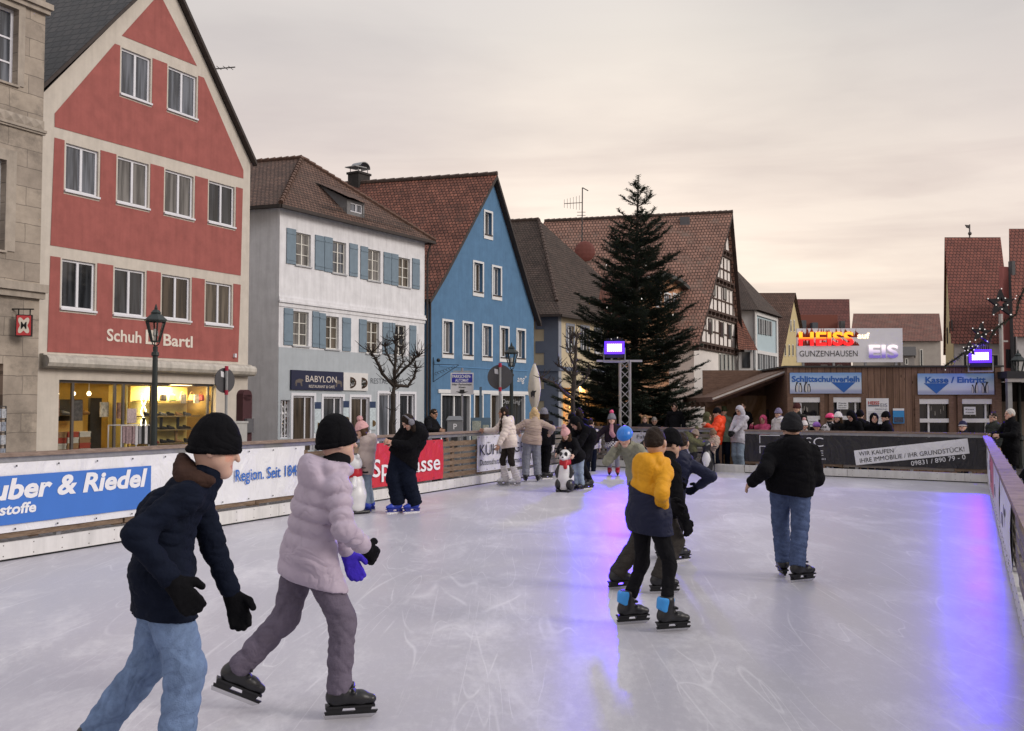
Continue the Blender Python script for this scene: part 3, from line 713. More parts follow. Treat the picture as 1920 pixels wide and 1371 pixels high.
        if hat and hat[0] != 'earmuffs': q.cut(HP(0, .02, .03), unit(hu - hf * .1))
        solid_obj('hair', q, vox if near else .011, hair[1], root)
    if hat:
        q = Solid(.02); kind = hat[0]
        if kind == 'beanie':
            q.ell(HP(0, -.012, .022), [hr, hf, hu], V(.096, .114, .124) * k_); q.cone(HP(0, -.01, .03), HP(0, -.02, .085), .094 * k_, .07 * k_, k=.04)
            q.noise = .003; sl_ = hat[5] if len(hat) > 5 else .0; q.cut(HP(0, .0, .005 if len(hat) < 5 else hat[4]), -unit(hu + hf * sl_))
            ho = solid_obj('hat', q, vox, hat[1], root)
            r_ = Solid(.012)
            nn = unit(hu + hf * sl_); c0 = HP(0, -.006, .006 if len(hat) < 5 else hat[4])
            f2 = unit(hf - nn * (hf @ nn))
            pts = [c0 + (hr * math.cos(t) * .089 + f2 * math.sin(t) * .106) * k_ + nn * .018 for t in np.linspace(0, 2 * math.pi, 17)]
            for a, c in zip(pts[:-1], pts[1:]): r_.cone(a, c, .016 * k_, .016 * k_, flat=None)
            solid_obj('brim', r_, vox, hat[3] if len(hat) > 3 and hat[3] else hat[1], ho)
            if len(hat) > 2 and hat[2]:
                p = Solid(.01); p.noise = .012; p.nf = 60; p.ell(HP(0, -.03, .185), [hr, hf, hu], V(.05, .05, .05) * k_); solid_obj('bobble', p, .009, hat[2], ho)
        elif kind == 'helmet':
            q.ell(HP(0, -.01, .04), [hr, hf, hu], V(.108, .135, .108) * k_); q.cut(HP(0, .0, .012), -unit(hu + hf * .1))
            for a in range(5): q.cone(HP(-.06 + .03 * a, .1, .10), HP(-.06 + .03 * a, .02, .16), .008 * k_, .008 * k_, k=.0, op='s')
            ho = solid_obj('helmet', q, vox, hat[1], root)
            p = Solid(.005)
            for sg in (-1, 1): p.chain([HP(sg * .085, .01, .02), HP(sg * .07, .04, -.07), HP(0, .055, -.115)], [.008, .008, .008])
            solid_obj('strap', p, .007, mat('strap black', (.012, .012, .014), .7), root)
        elif kind == 'earmuffs':
            pts = [HP(math.cos(t) * .095, -.01, math.sin(t) * .118 + .0) for t in np.linspace(0, math.pi, 11)]
            for a, c in zip(pts[:-1], pts[1:]): q.cone(a, c, .011 * k_, .011 * k_)
            for sg in (-1, 1): q.ell(HP(sg * .10, -.005, -.01), [hr, hf, hu], V(.03, .05, .055) * k_, k=.01)
            solid_obj('earmuffs', q, .009, hat[1], root)
    # ---- feet
    if shoes and legs:
        for i in (0, 1): skate(root, G[i], ups[i][0], ups[i][1], shoes[0], shoes[1], sc ** .7, vox, A[i], .11 if (pants or {}).get('short') or (pants or {}).get('tights') else .02)
    if extra: extra(root, dict(HP=HP, Nk=Nk, C=C, Pv=Pv, F=F, Rt=Rt, U=U, hr=hr, hf=hf, hu=hu, sc=sc, W=W, su=su, s_=s_, vox=vox))
    return root
# ------------------------------------------------------------------ ground, ice, fences
GZ = -.14
def uvquad(mb, a, b, c, d, k=1.0):
    mb.quad(a, b, c, d, [(p.x * k, p.y * k) for p in (a, b, c, d)])
cob = bricks('cobbles', (.17, .16, .16), (.11, .105, .11), (.045, .043, .04), .16, .11, .012, .8, .5)
m_ = MB(); uvquad(m_, Vector((-900, -60, GZ)), Vector((900, -60, GZ)), Vector((900, 1500, GZ)), Vector((-900, 1500, GZ))); tag(m_.build('ground', cob), kind='structure')

LD = Vector((.453, 1, 0)).normalized()                    # the long side of the rink
LA = Vector((-5.5, 10.5, 0)); RA = Vector((10.42, 21.45, 0)); RDIR = (Vector((3.38, 6.45, 0)) - RA).normalized()
def left_at(y): return LA + LD * ((y - LA.y) / LD.y)
def right_at(y): return RA + RDIR * ((y - RA.y) / RDIR.y)
CL = left_at(27.7)
def ice_mat():
    m, t, b = newmat('rink ice'); L = t.links; tc = t.nodes.new('ShaderNodeTexCoord'); co = tc.outputs['Object']
    def noise(scale, detail=4.0, rough=.55, dist=0.0, rot=0, sc=(1, 1, 1), loc=(0, 0, 0)):
        mp = nnode(t, 'ShaderNodeMapping', Scale=sc, Rotation=(0, 0, R(rot)), Location=loc); L.new(co, mp.inputs[0])
        n = nnode(t, 'ShaderNodeTexNoise', Scale=scale, Detail=detail, Roughness=rough, Distortion=dist); L.new(mp.outputs[0], n.inputs['Vector']); return n.outputs[0]
    def math_(op, a, b_=None, c=None):
        n = t.nodes.new('ShaderNodeMath'); n.operation = op
        for i, x in enumerate((a, b_, c)):
            if x is None: continue
            if isinstance(x, (int, float)): n.inputs[i].default_value = x
            else: L.new(x, n.inputs[i])
        return n.outputs[0]
    def mr(x, a, b_, c, d):
        n = nnode(t, 'ShaderNodeMapRange'); L.new(x, n.inputs[0])
        for i, q in enumerate((a, b_, c, d)): n.inputs[i + 1].default_value = q
        return n.outputs[0]
    # skate cuts: thin contour lines of smooth stretched noise, broken up by a coarser mask
    lines = None
    for k, (sc, rot, st, wdt) in enumerate(((.40, 62, (1, .10, 1), .0022), (.55, 100, (1, .08, 1), .0026), (.35, 30, (1, .12, 1), .0018), (.9, 78, (1, .10, 1), .0036), (.6, 130, (1, .08, 1), .0022), (1.4, 85, (1, .08, 1), .005), (2.2, 70, (1, .10, 1), .006), (.5, 48, (1, .06, 1), .0016), (.75, 112, (1, .06, 1), .0018), (1.1, 15, (1, .08, 1), .003), (1.8, 95, (1, .07, 1), .0035), (3.0, 40, (1, .12, 1), .008))):
        n = noise(sc, 1.0, .35, .25, rot, st, (k * 7.3, k * 3.1, 0)); d = math_('ABSOLUTE', math_('SUBTRACT', n, .5 + .03 * (k % 2)))
        ln = mr(d, 0, wdt * .65, 1, 0); mk = mr(noise(.9, 3.0, .6, 0, k * 40, (1, 1, 1), (k * 5.1, 9, 0)), .46, .60, 0, 1); ln = math_('MULTIPLY', ln, mk)
        lines = ln if lines is None else math_('MAXIMUM', lines, ln)
    frost = mr(noise(1.1, 7.0, .72, .5, 25, (1, .45, 1)), .48, .72, 0, 1)        # scraped, whitened zones
    fine = noise(22, 6.0, .75, 0, 15, (1, .5, 1))
    wet = mr(noise(.45, 4.0, .6, .4, 0, (1, 1, 1), (3, 1, 0)), .52, .64, 0, 1)     # smoother patches
    base = t.nodes.new('ShaderNodeMix'); base.data_type = 'RGBA'; base.inputs[6].default_value = (.45, .44, .485, 1); base.inputs[7].default_value = (.72, .71, .735, 1)
    L.new(math_('ADD', math_('MULTIPLY', frost, .7), mr(fine, .35, .75, -.15, .3)), base.inputs[0])
    b2 = t.nodes.new('ShaderNodeMix'); b2.data_type = 'RGBA'; b2.inputs[7].default_value = (.86, .85, .88, 1); L.new(base.outputs[2], b2.inputs[6]); L.new(math_('MULTIPLY', lines, .34), b2.inputs[0])
    spk = math_('MULTIPLY', mr(noise(140, 2.0, .5), .60, .70, 0, .55), mr(noise(.8, 4.0, .6, .3, 0, (1, 1, 1), (9, 4, 0)), .45, .65, .1, 1)); b3 = t.nodes.new('ShaderNodeMix'); b3.data_type = 'RGBA'; b3.inputs[7].default_value = (.85, .85, .88, 1); L.new(b2.outputs[2], b3.inputs[6]); L.new(spk, b3.inputs[0]); L.new(b3.outputs[2], b.inputs['Base Color'])
    r = math_('ADD', mr(fine, .3, .7, .29, .40), math_('MULTIPLY', frost, .06)); r = math_('SUBTRACT', r, math_('MULTIPLY', wet, .03)); L.new(r, b.inputs['Roughness'])
    b.inputs['Specular IOR Level'].default_value = .5; b.inputs['IOR'].default_value = 1.31
    h = math_('ADD', math_('MULTIPLY', noise(60, 5.0, .7), .5), math_('ADD', math_('MULTIPLY', lines, .34), math_('MULTIPLY', noise(9, 3.0, .6), 1.2)))
    bp = nnode(t, 'ShaderNodeBump', Strength=.22, Distance=.0035); L.new(h, bp.inputs['Height']); L.new(bp.outputs[0], b.inputs['Normal'])
    return m
def corner(p, z): return Vector((p.x, p.y, z))
a, b_, c, d = left_at(-4) - Vector((.05, 0, 0)), right_at(-4) + Vector((.3, 0, 0)), RA + Vector((.1, 0, 0)), CL
m_ = MB(); m_.quad(corner(a, 0), corner(b_, 0), corner(c, 0), corner(d, 0)); tag(m_.build('ice', ice_mat()), kind='structure')

PAL1 = planks('pallet wood', (.11, .075, .05), (.25, .18, .125), axis='O'); PAL2 = planks('grey pallet wood', (.13, .115, .10), (.26, .23, .20), axis='O')
RAILW = planks('rail wood', (.14, .10, .08), (.30, .23, .185), axis='O'); STEEL = mat('galvanised steel', (.30, .31, .32), .45, .2, 8, metal=.6)
KICK = mat('kick board plastic', (.66, .655, .64), .45, .10, 3, streak=.22)
RUB = mat('black gap', (.012, .012, .012), .8, .1); SCREW = mat('screw heads', (.10, .09, .08), .5, .1)
def fence(label, A, B, n_in, side, zr=1.12, step=1.25, slats=6, wide=.07, kick=.2, rails=True, z1=.98):
    """pallet boards behind posts, a rail on top and a white plastic kick board at the ice; w>0 is the rink side"""
    A, B = Vector((A.x, A.y, 0)), Vector((B.x, B.y, 0)); d = (B - A); Ln = d.length; fr = Frame((A.x, A.y), (d.x, d.y), n_in)
    root = empty('rink_fence', tuple(A), label, 'fence')
    m = MB(); m.box(fr, 0, Ln, -.05, wide - .02, zr - .045, zr); m.build('top_rail', RAILW, root)
    if rails:
        m = MB(); m.box(fr, 0, Ln, -.035, .0, zr - .11, zr - .0465); m.build('rail_beam', STEEL, root)
    x = .3; k = 0
    while x < Ln:
        m = MB(); m.box(fr, x - .03, x + .03, -.09, -.037, GZ, zr - .0465); m.build('post', STEEL, root); x += step; k += 1
    # pallet boards, one panel per two posts, blocks between rows
    x = 0.0; pw = step * 2
    while x < Ln - .05:
        x1 = min(x + pw - .03, Ln); m = MB(); hgt = (z1 - kick - .02) / slats
        for r in range(slats):
            za = kick + .03 + r * hgt; j = rnd.uniform(-.008, .008)
            m.box(fr, x, x1, -.035 + j, -.012 + j, za + .012, za + hgt - .028 + rnd.uniform(-.01, .01))
        for bx in (x + .05, (x + x1) / 2, x1 - .05):
            m.box(fr, bx - .05, bx + .05, -.095, -.045, kick + .02, z1)
        m.build('pallet_panel', PAL1 if rnd.random() < .6 else PAL2, root); x += pw
    x = 0.0
    while x < Ln - .02:
        x1 = min(x + 2.6, Ln); m = MB(); m.box(fr, x + .004, x1 - .004, -.03, .012, .022, kick); kb = m.build('kick_board', KICK, root)
        q = MB(); u = x + .12
        while u < x1 - .05:
            for zz in (kick - .03, .055): q.box(fr, u - .006, u + .006, .0121, .0145, zz - .006, zz + .006)
            u += .38
        q.build('screw', SCREW, kb); x += 2.6
    m = MB(); m.box(fr, 0, Ln, -.028, .006, .001, .0215); m.build('bottom_seal', RUB, root)
    return fr, root
nL = Vector((LD.y, -LD.x, 0))
fl, _ = fence('long pallet fence with wooden rail along the shop side of the rink', left_at(3.0), CL, (nL.x, nL.y), 0, zr=1.165)
bd = RA - CL; nB = Vector((bd.y, -bd.x, 0)).normalized()
E0 = CL + bd * .363; E1 = CL + bd * .447
fb, _ = fence('short pallet fence at the back of the rink below the fir tree', CL, E0, (nB.x, nB.y), 0, zr=1.13)
fk, _ = fence('back fence carrying the black banner in front of the ticket hut', E1, RA, (nB.x, nB.y), 0, zr=1.10, slats=5)
nR = Vector((-RDIR.y, RDIR.x, 0)); nR = nR if nR.x < 0 else -nR
fr_, rfence = fence('right hand boards with wide snowy top rail and printed panels', RA, right_at(1.6), (nR.x, nR.y), 0, zr=1.05, wide=.11, rails=False, z1=1.0)
# threshold at the entrance gap
th = MB(); f_t = Frame((E0.x, E0.y), (bd.x, bd.y), (nB.x, nB.y)); th.box(f_t, .03, (E1 - E0).length - .03, -.2, .012, GZ, .19)
tag(th.build('threshold_board', KICK), 'white plastic threshold board across the gap in the rink fence', 'threshold')

# ------------------------------------------------------------------ banners
def vinyl(name, col, rough=.42):
    if 'v ' + name in MATS: return MATS['v ' + name]
    m, t, b = newmat('v ' + name); L = t.links; tc = t.nodes.new('ShaderNodeTexCoord'); mp = nnode(t, 'ShaderNodeMapping', Scale=(2.2, 2.2, 1.1), Rotation=(.5, .3, 0)); L.new(tc.outputs['Object'], mp.inputs[0])
    n = nnode(t, 'ShaderNodeTexNoise', Scale=1.6, Detail=4.0, Roughness=.5, Distortion=1.2); L.new(mp.outputs[0], n.inputs['Vector'])
    b.inputs['Base Color'].default_value = (*col, 1); b.inputs['Roughness'].default_value = rough; b.inputs['Specular IOR Level'].default_value = .4
    bp = nnode(t, 'ShaderNodeBump', Strength=.8, Distance=.08); L.new(n.outputs[0], bp.inputs['Height']); L.new(bp.outputs[0], b.inputs['Normal']); MATS['v ' + name] = m; return m
def banner(fr, u0, u1, z0, z1, m, label, name='banner', w=.004, tilt=0.0, eyelets=True, parent=None, step=.55):
    """a sheet with slight waves, thickness, and eyelets along its edges"""
    nx = max(4, int((u1 - u0) / .12)); nz = 6; V_ = []; 
    def P(i, j, o):
        u = u0 + (u1 - u0) * i / nx; z = z0 + (z1 - z0) * j / nz + tilt * (i / nx - .5)
        sag = -.006 + .011 * math.sin(u * 5.1 + 2 * math.sin(u * 1.3)) * math.sin(math.pi * j / nz) + .006 * math.sin(u * 11 + j)
        return fr.p(u, w + .018 + (sag if parent is None else 0) + o, z)
    mb = MB()
    for i in range(nx):
        for j in range(nz): mb.quad(P(i, j, 0), P(i + 1, j, 0), P(i + 1, j + 1, 0), P(i, j + 1, 0))
    for i in range(nx):
        mb.quad(P(i, nz, 0), P(i + 1, nz, 0), P(i + 1, nz, -.004), P(i, nz, -.004)); mb.quad(P(i, 0, -.004), P(i + 1, 0, -.004), P(i + 1, 0, 0), P(i, 0, 0))
        mb.quad(P(i + 1, 0, -.004), P(i, 0, -.004), P(i, nz, -.004), P(i + 1, nz, -.004))
    o = mb.build(name, m, parent, True)
    if label: tag(o, label, 'banner')
    if eyelets:
        q = MB(); u = u0 + .06
        while u < u1:
            for zz in (z1 - .035, z0 + .035): q.box(fr, u - .010, u + .010, w + .0305, w + .034, zz - .010, zz + .010)
            u += step
        q.build('eyelets', mat('eyelet metal', (.08, .08, .09), .4, .1, metal=.5), o)
    return o
def write(fr, body, px0, py0, size_px=None, px1=None, py_top=None, m=None, parent=None, w=.034, **k):
    """letters from photo baseline start to end, capital height from py_top"""
    u, z = fr.uz(px0, py0, w); u1, _ = fr.uz(px1, py0, w); _, zt = fr.uz(px0, py_top, w)
    return text(body, fr.p(u, w, z), fr.d * (1 if (Vector((0, 0, 1)).dot(fr.d.cross(fr.n)) < 0) else 1), Vector((0, 0, 1)), abs(zt - z), m, parent=parent, width=abs(u1 - u), **k)
PW = vinyl('white', (.70, .71, .74)); PBL = mat('print blue', (.045, .16, .52), .45, .06, 2, spec=.4); PWH = mat('print white', (.72, .73, .76), .5, .04); PBK = mat('print black', (.015, .015, .018), .5, .04); PBT = mat('print text blue', (.03, .13, .47), .5, .05)
Z = Vector((0, 0, 1))
# long white banner with the blue field
u0, _ = fl.uz(-70, 870); u1, zt = fl.uz(569.6, 837)
ub, zb = fl.uz(279, 950); b1 = banner(fl, u0, u1, .305, 1.055, PW, 'long white vinyl banner with blue field and builders merchant lettering on the left fence')
zb1 = fl.uz(279, 873)[1]; zb0 = fl.uz(279, 951)[1]
q = MB(); q.box(fl, u0 + .02, fl.uz(279, 900)[0], .0345, .037, zb0, zb1); q.build('blue_field', PBL, b1)
def fl_text(body, x0, yb, x1, yt, m, par, **k):
    a = fl.uz(x0, yb, .038); b = fl.uz(x1, yb, .038); c = fl.uz(x0, yt, .038)
    return text(body, fl.p(a[0], .038, a[1]), fl.d, Z, c[1] - a[1], m, parent=par, width=b[0] - a[0], **k)
fl_text('Huber & Riedel', -62, 943, 275, 902.5, PWH, b1, bold=.035, shear=.18, name='lettering')
fl_text('Baustoffe', -50, 972, 67, 951, PWH, b1, bold=.03, shear=.12)
fl_text('aus der', 330, 903, 430, 887, PBT, b1, bold=.012)
fl_text('Region. Seit 1848', 441, 903, 563, 880, PBT, b1, bold=.012)
# red savings bank banner
ua, _ = fl.uz(693, 870); ue, _ = fl.uz(829.5, 860)
b2 = banner(fl, ua, ue, fl.uz(829, 897)[1], fl.uz(829, 824)[1], vinyl('red', (.52, .025, .045)), 'glossy red vinyl banner with white bank lettering on the left fence', eyelets=True)
fl_text('Sparkasse', 698, 895, 825, 861, PWH, b2, bold=.012)
# data protection banner
ua, _ = fl.uz(893, 850); ue, _ = fl.uz(999, 850)
b3 = banner(fl, ua, ue, fl.uz(893, 885.5)[1], fl.uz(893, 817.5)[1], vinyl('pale', (.62, .62, .70)), 'pale banner about data protection with dark lettering on the pallet fence', step=.4)
fl_text('KÜHL & GR', 899.5, 854.5, 984, 833, PBK, b3, bold=-.004)
fl_text('Datenschutz &', 900, 873, 944, 862, PBK, b3, bold=.004); fl_text('Informationen', 947, 869.5, 996, 859, PBK, b3, bold=.004)
# pale banner with a car on the back fence
def on(fr, x0, yb, x1, yt, body, m, par, w=.038, **k):
    a = fr.uz(x0, yb, w); b = fr.uz(x1, yb, w); c = fr.uz(x0, yt, w)
    return text(body, fr.p(a[0], w, a[1]), fr.d, Z, c[1] - a[1], m, parent=par, width=b[0] - a[0], **k)
ua = fb.uz(1176, 830)[0]; ue = fb.uz(1296, 830)[0]
b4 = banner(fb, ua, ue, .25, .98, vinyl('pale car', (.58, .58, .60)), 'pale printed banner with dark car picture on the back fence', step=.4)
cx = fb.uz(1192, 832)[0]; q = MB()
pr = [(0, .0), (.0, .10), (.12, .16), (.30, .30), (.75, .31), (.95, .18), (1.25, .14), (1.3, 0), (1.1, -.02), (1.02, .04), (.9, -.02), (.42, -.02), (.33, .04), (.22, -.02)]
q.poly([fb.p(cx + x, .037, .50 + z) for x, z in pr]); q.build('printed_car', mat('print dark', (.03, .03, .035), .5), b4)
on(fb, 1194, 822, 1250, 815, 'Fahrschule', mat('print dark', (.03, .03, .035), .5), b4)
# black estate agent banner
ua = fk.uz(1396, 840)[0]; ue = fk.uz(1849, 850)[0]
b5 = banner(fk, ua + .02, ue, .30, .985, vinyl('black', (.016, .016, .020), .35), 'black vinyl banner of an estate agent across the back fence', step=.62)
q = MB(); a = fk.uz(1424, 815.5, .038); c = fk.uz(1462, 815.5, .038); e = fk.uz(1424, 831, .038); g = fk.uz(1424, 836, .038); h = fk.uz(1424, 850, .038); t_ = .016
q.box(fk, a[0], c[0], .0345, .038, a[1] - t_, a[1]); q.box(fk, a[0], a[0] + t_, .0345, .038, e[1], a[1] - t_); q.box(fk, a[0], c[0], .0345, .038, g[1] - t_, g[1]); q.box(fk, a[0], a[0] + t_, .0345, .038, h[1], g[1] - t_); q.build('line_logo', PWH, b5)
on(fk, 1511, 837, 1544, 819, 'SC', PWH, b5, bold=-.01); on(fk, 1529, 854, 1544, 844, 'PE', PWH, b5, bold=-.005)
on(fk, 1532, 862, 1548, 858.5, 'GmbH', PWH, b5)
# tilted white strip with the offer
f5 = fk; A5 = f5.uz(1601, 845, .04); B5 = f5.uz(1814, 822, .04); C5 = f5.uz(1605, 872.5, .04); D5 = f5.uz(1818, 850.5, .04)
strip = MB(); strip.hexa([f5.p(u, ww, z) for ww in (.033, .037) for (u, z) in (C5, D5, B5, A5)]); so = strip.build('white_strip', PW, b5)
bdir = (f5.p(D5[0], 0, D5[1]) - f5.p(C5[0], 0, C5[1])).normalized(); bup = f5.n.cross(bdir).normalized(); bup = bup if bup.z > 0 else -bup
def tl(body, x, y, x1, y1, hpx, m):
    a = f5.uz(x, y, .04); b = f5.uz(x1, y1, .04); pa = f5.p(a[0], .04, a[1]); pb = f5.p(b[0], .04, b[1]); k = abs(f5.uz(x, y - hpx, .04)[1] - a[1])
    text(body, pa, pb - pa, bup, k, m, parent=b5, width=(pb - pa).length)
tl('WIR KAUFEN', 1611, 855, 1676, 848.5, 8, PBK); tl('IHRE IMMOBILIE / IHR GRUNDSTÜCK!', 1613, 868, 1809, 846, 8.5, PBK); tl('09831 / 890 79 - 0', 1709, 873.5, 1811, 861, 9, PWH)
# printed panels on the right hand boards
def right_panel(y0, y1, z0, z1, m, label, marks):
    a = abs((right_at(y0) - RA).length); b = abs((right_at(y1) - RA).length)
    o = banner(fr_, min(a, b), max(a, b), z0, z1, m, label, step=.5)
    q = MB(); rr = random.Random(int(y0 * 10))
    for (fu, fz, s, kind) in marks:
        u = min(a, b) + abs(b - a) * fu; z = z0 + (z1 - z0) * fz
        if kind == 'leaf':
            for k in range(5):
                an = R(30 + 30 * k); q.poly([fr_.p(u, .0365, z), fr_.p(u + math.cos(an) * s + .02, .0365, z + math.sin(an) * s * .8), fr_.p(u + math.cos(an) * s * 1.15, .0365, z + math.sin(an) * s), fr_.p(u + math.cos(an) * s - .02, .0365, z + math.sin(an) * s * .9)])
        else:
            for k in range(6):
                q.box(fr_, u + k * s * .22, u + k * s * .22 + s * rr.uniform(.06, .16), .0345, .0375, z, z + s * rr.uniform(.15, .4))
    q.build('printed_marks', mat('print grey', (.10, .10, .13), .5), o)
right_panel(21.1, 18.0, .24, .93, PW, 'white printed board panel at the far end of the right boards', [(.2, .3, .3, 'txt'), (.5, .6, .4, 'txt'), (.6, .25, .3, 'leaf')])
right_panel(17.8, 15.3, .22, .93, vinyl('pink print', (.50, .13, .13)), 'pink and white printed panel on the right boards', [(.2, .5, .4, 'txt'), (.6, .3, .4, 'txt'), (.5, .75, .25, 'txt')])
right_panel(15.1, 12.2, .22, .93, vinyl('off white', (.60, .58, .60)), 'off white printed panel with grey leaf marks on the right boards', [(.2, .55, .3, 'leaf'), (.45, .3, .4, 'txt'), (.7, .6, .3, 'leaf')])
right_panel(11.6, 8.6, .22, .93, PW, 'nearest white printed panel on the right boards', [(.15, .6, .3, 'leaf'), (.3, .25, .4, 'txt'), (.55, .5, .3, 'txt')])
# ------------------------------------------------------------------ houses
BK = Vector((-.956, .293, 0))                                    # how the houses run back from their fronts
GLASS = glassy('window glass', (.028, .031, .036), .05); GLASS_B = glassy('window glass brown', (.045, .034, .024), .06); GLASS_L = glassy('window glass pale', (.10, .11, .13), .08)
GLASS_C = glassy('window curtain grey', (.13, .125, .12), .08, .45); GLASS_C2 = glassy('window curtain warm', (.08, .066, .05), .07, .6)
WFR = mat('window paint white', (.68, .69, .74), .4, .05, 5); WFR2 = mat('window paint cream', (.66, .65, .60), .45, .05, 5)
SILL = mat('sill metal', (.45, .46, .48), .45, .15, 5); DARKW = mat('dark timber', (.05, .04, .037), .75, .3, 6, .3, 40)
CURT = mat('net curtain', (.32, .32, .33), .9, .2, 8)
def window(fr, r, parent, frame=WFR, glass=None, mull=1, trans=(), inset=.10, fw=.055, sill=True, surround=None, sw=.10, apron=None, label=None, curtain=0.0, sub=True):
    u0, u1, z0, z1 = r; glass = glass or rnd.choice((GLASS, GLASS_C, GLASS_L, GLASS_C2))
    m = MB(); a, b = -inset - .05, -inset
    m.box(fr, u0, u1, a, b, z0, z0 + fw); m.box(fr, u0, u1, a, b, z1 - fw, z1); m.box(fr, u0, u0 + fw, a, b, z0 + fw, z1 - fw); m.box(fr, u1 - fw, u1, a, b, z0 + fw, z1 - fw)
    for k in range(mull):
        c = u0 + (u1 - u0) * (k + 1) / (mull + 1); m.box(fr, c - fw * .62, c + fw * .62, a, b + .012, z0 + fw, z1 - fw)
    xs = [u0 + fw] + [u0 + (u1 - u0) * (k + 1) / (mull + 1) for k in range(mull)] + [u1 - fw]
    for t in trans:
        z = z0 + (z1 - z0) * t
        for p, q in zip(xs[:-1], xs[1:]):
            e0 = fw * .62 if p != xs[0] else 0; e1 = fw * .62 if q != xs[-1] else 0
            m.box(fr, p + e0, q - e1, a, b - .004, z - fw * .3, z + fw * .3)
    o = m.build('window', frame, parent)
    if label: o['label'] = label
    g = MB(); g.box(fr, u0 + fw * .7, u1 - fw * .7, a + .012, a + .022, z0 + fw * .7, z1 - fw * .7); g.build('pane', glass, o)
    if curtain:
        c = MB(); n = 10
        for k in range(n):
            p = u0 + fw + (u1 - u0 - 2 * fw) * k / n; q = p + (u1 - u0 - 2 * fw) / n
    if sill:
        s = MB(); s.box(fr, u0 - .05, u1 + .05, -inset + .002, .07, z0 - .06, z0 - .002); s.build('sill', SILL if sill is True else sill, o)
    if surround:
        s = MB(); w0, w1 = .003, .035
        s.box(fr, u0 - sw, u0, w0, w1, z0 - (apron or 0), z1 + sw); s.box(fr, u1, u1 + sw, w0, w1, z0 - (apron or 0), z1 + sw); s.box(fr, u0, u1, w0, w1 - .002, z1, z1 + sw)
        if apron: s.box(fr, u0, u1, w0, w1 - .002, z0 - apron, z0 - .062)
        s.build('surround', surround, o)
    return o
def R4(fr, xl, xr, tl, bl, tr, br, w=0.0):
    a = fr.uz(xl, tl, w); b = fr.uz(xl, bl, w); c = fr.uz(xr, tr, w); d = fr.uz(xr, br, w)
    return min(a[0], c[0]), max(a[0], c[0]), (b[1] + d[1]) / 2, (a[1] + c[1]) / 2
def roofquad(mb, a, b, c, d):
    """a-b eave, d-c ridge; uv in metres"""
    e = (b - a).normalized(); 
    def q(p): v = p - a; x = v.dot(e); return (x, (v - e * x).length)
    mb.quad(a, b, c, d, [q(a), q(b), q(c), q(d)])
def rooftri(mb, a, b, c):
    e = (b - a).normalized()
    def q(p): v = p - a; x = v.dot(e); return (x, (v - e * x).length)
    mb.poly([a, b, c], [q(a), q(b), q(c)])
def thick(mb_top, t=.12): return mb_top
T_DARK = bricks('roof tile dark', (.034, .028, .027), (.010, .009, .010), (.002, .002, .002), .30, .34, .035, .5, 1.0, moss=(.028, .026, .023))
T_BROWN = bricks('roof tile brown', (.175, .105, .08), (.115, .072, .058), (.020, .013, .011), .19, .19, .018, .85, .9, moss=(.085, .06, .048))
T_RED = bricks('roof tile red', (.28, .115, .08), (.165, .07, .052), (.025, .013, .011), .20, .22, .02, .8, 1.0, moss=(.075, .042, .034), var=.45)
T_ORANGE = bricks('roof tile weathered orange', (.34, .19, .145), (.25, .145, .115), (.03, .02, .016), .26, .34, .028, .85, 1.0, moss=(.20, .15, .125), var=.35)
T_GREYB = bricks('roof tile grey brown', (.10, .072, .060), (.065, .050, .043), (.016, .012, .011), .2, .2, .018, .85, .9, moss=(.07, .056, .046))
T_NEWRED = bricks('roof tile bright red', (.245, .085, .062), (.17, .062, .048), (.035, .016, .013), .24, .30, .022, .75, .9, var=.25)

# ---- red gabled shoe shop
fR = facade(66, 27.3, 464, 1900); uR0, uR1 = 0, fR.len
ho = empty('town_house', tuple(fR.A) [:2] + (GZ,), 'red gabled house with cream bands, black tiled roof and a lit shoe shop', 'house')
RED = mat('plaster red', (.335, .104, .092), .85, .16, 2.2, .12, 45, streak=.14); CREAMB = mat('plaster cream band', (.56, .515, .455), .85, .10, 2.5, .1, 40, streak=.10)
P = lambda x, y, w=0: fR.uz(x, y, w)
wins = []
for spec in ((228, 283, 93, 176, 107, 194), (316, 369, 125, 205, 144, 223), (124, 185, 271, 356, 282, 371), (221, 279, 294, 379, 307, 391), (310, 363, 319, 398, 330, 411), (392, 440, 340, 414, 350, 428),
             (116.5, 179, 485.5, 576, 494, 585), (215, 272, 502, 589, 509, 595), (304, 357, 515, 594.5, 520.6, 604), (386, 435, 528, 606, 534, 611.5)):
    wins.append(R4(fR, *spec))
shop = (P(111, 712)[0], P(405, 725)[0], GZ + .05, P(111, 712)[1])
eL = P(97, 183); apx = P(309, -52); eR = P(467, 303)
wl = [(0, GZ), (uR1, GZ), (uR1, eR[1]), (apx[0], apx[1]), (0, eL[1])]
m_ = MB(); m_.wall(fR, wl, wins + [shop], reveal=.22)
Bv = BK * 13
sideL = fR.p(0, 0, GZ); m_.quad(fR.p(0, 0, GZ), fR.p(0, 0, eL[1]), fR.p(0, 0, eL[1]) + Bv, fR.p(0, 0, GZ) + Bv); m_.quad(fR.p(uR1, 0, eR[1]), fR.p(uR1, 0, GZ), fR.p(uR1, 0, GZ) + Bv, fR.p(uR1, 0, eR[1]) + Bv)
m_.build('wall', CREAMB, ho)
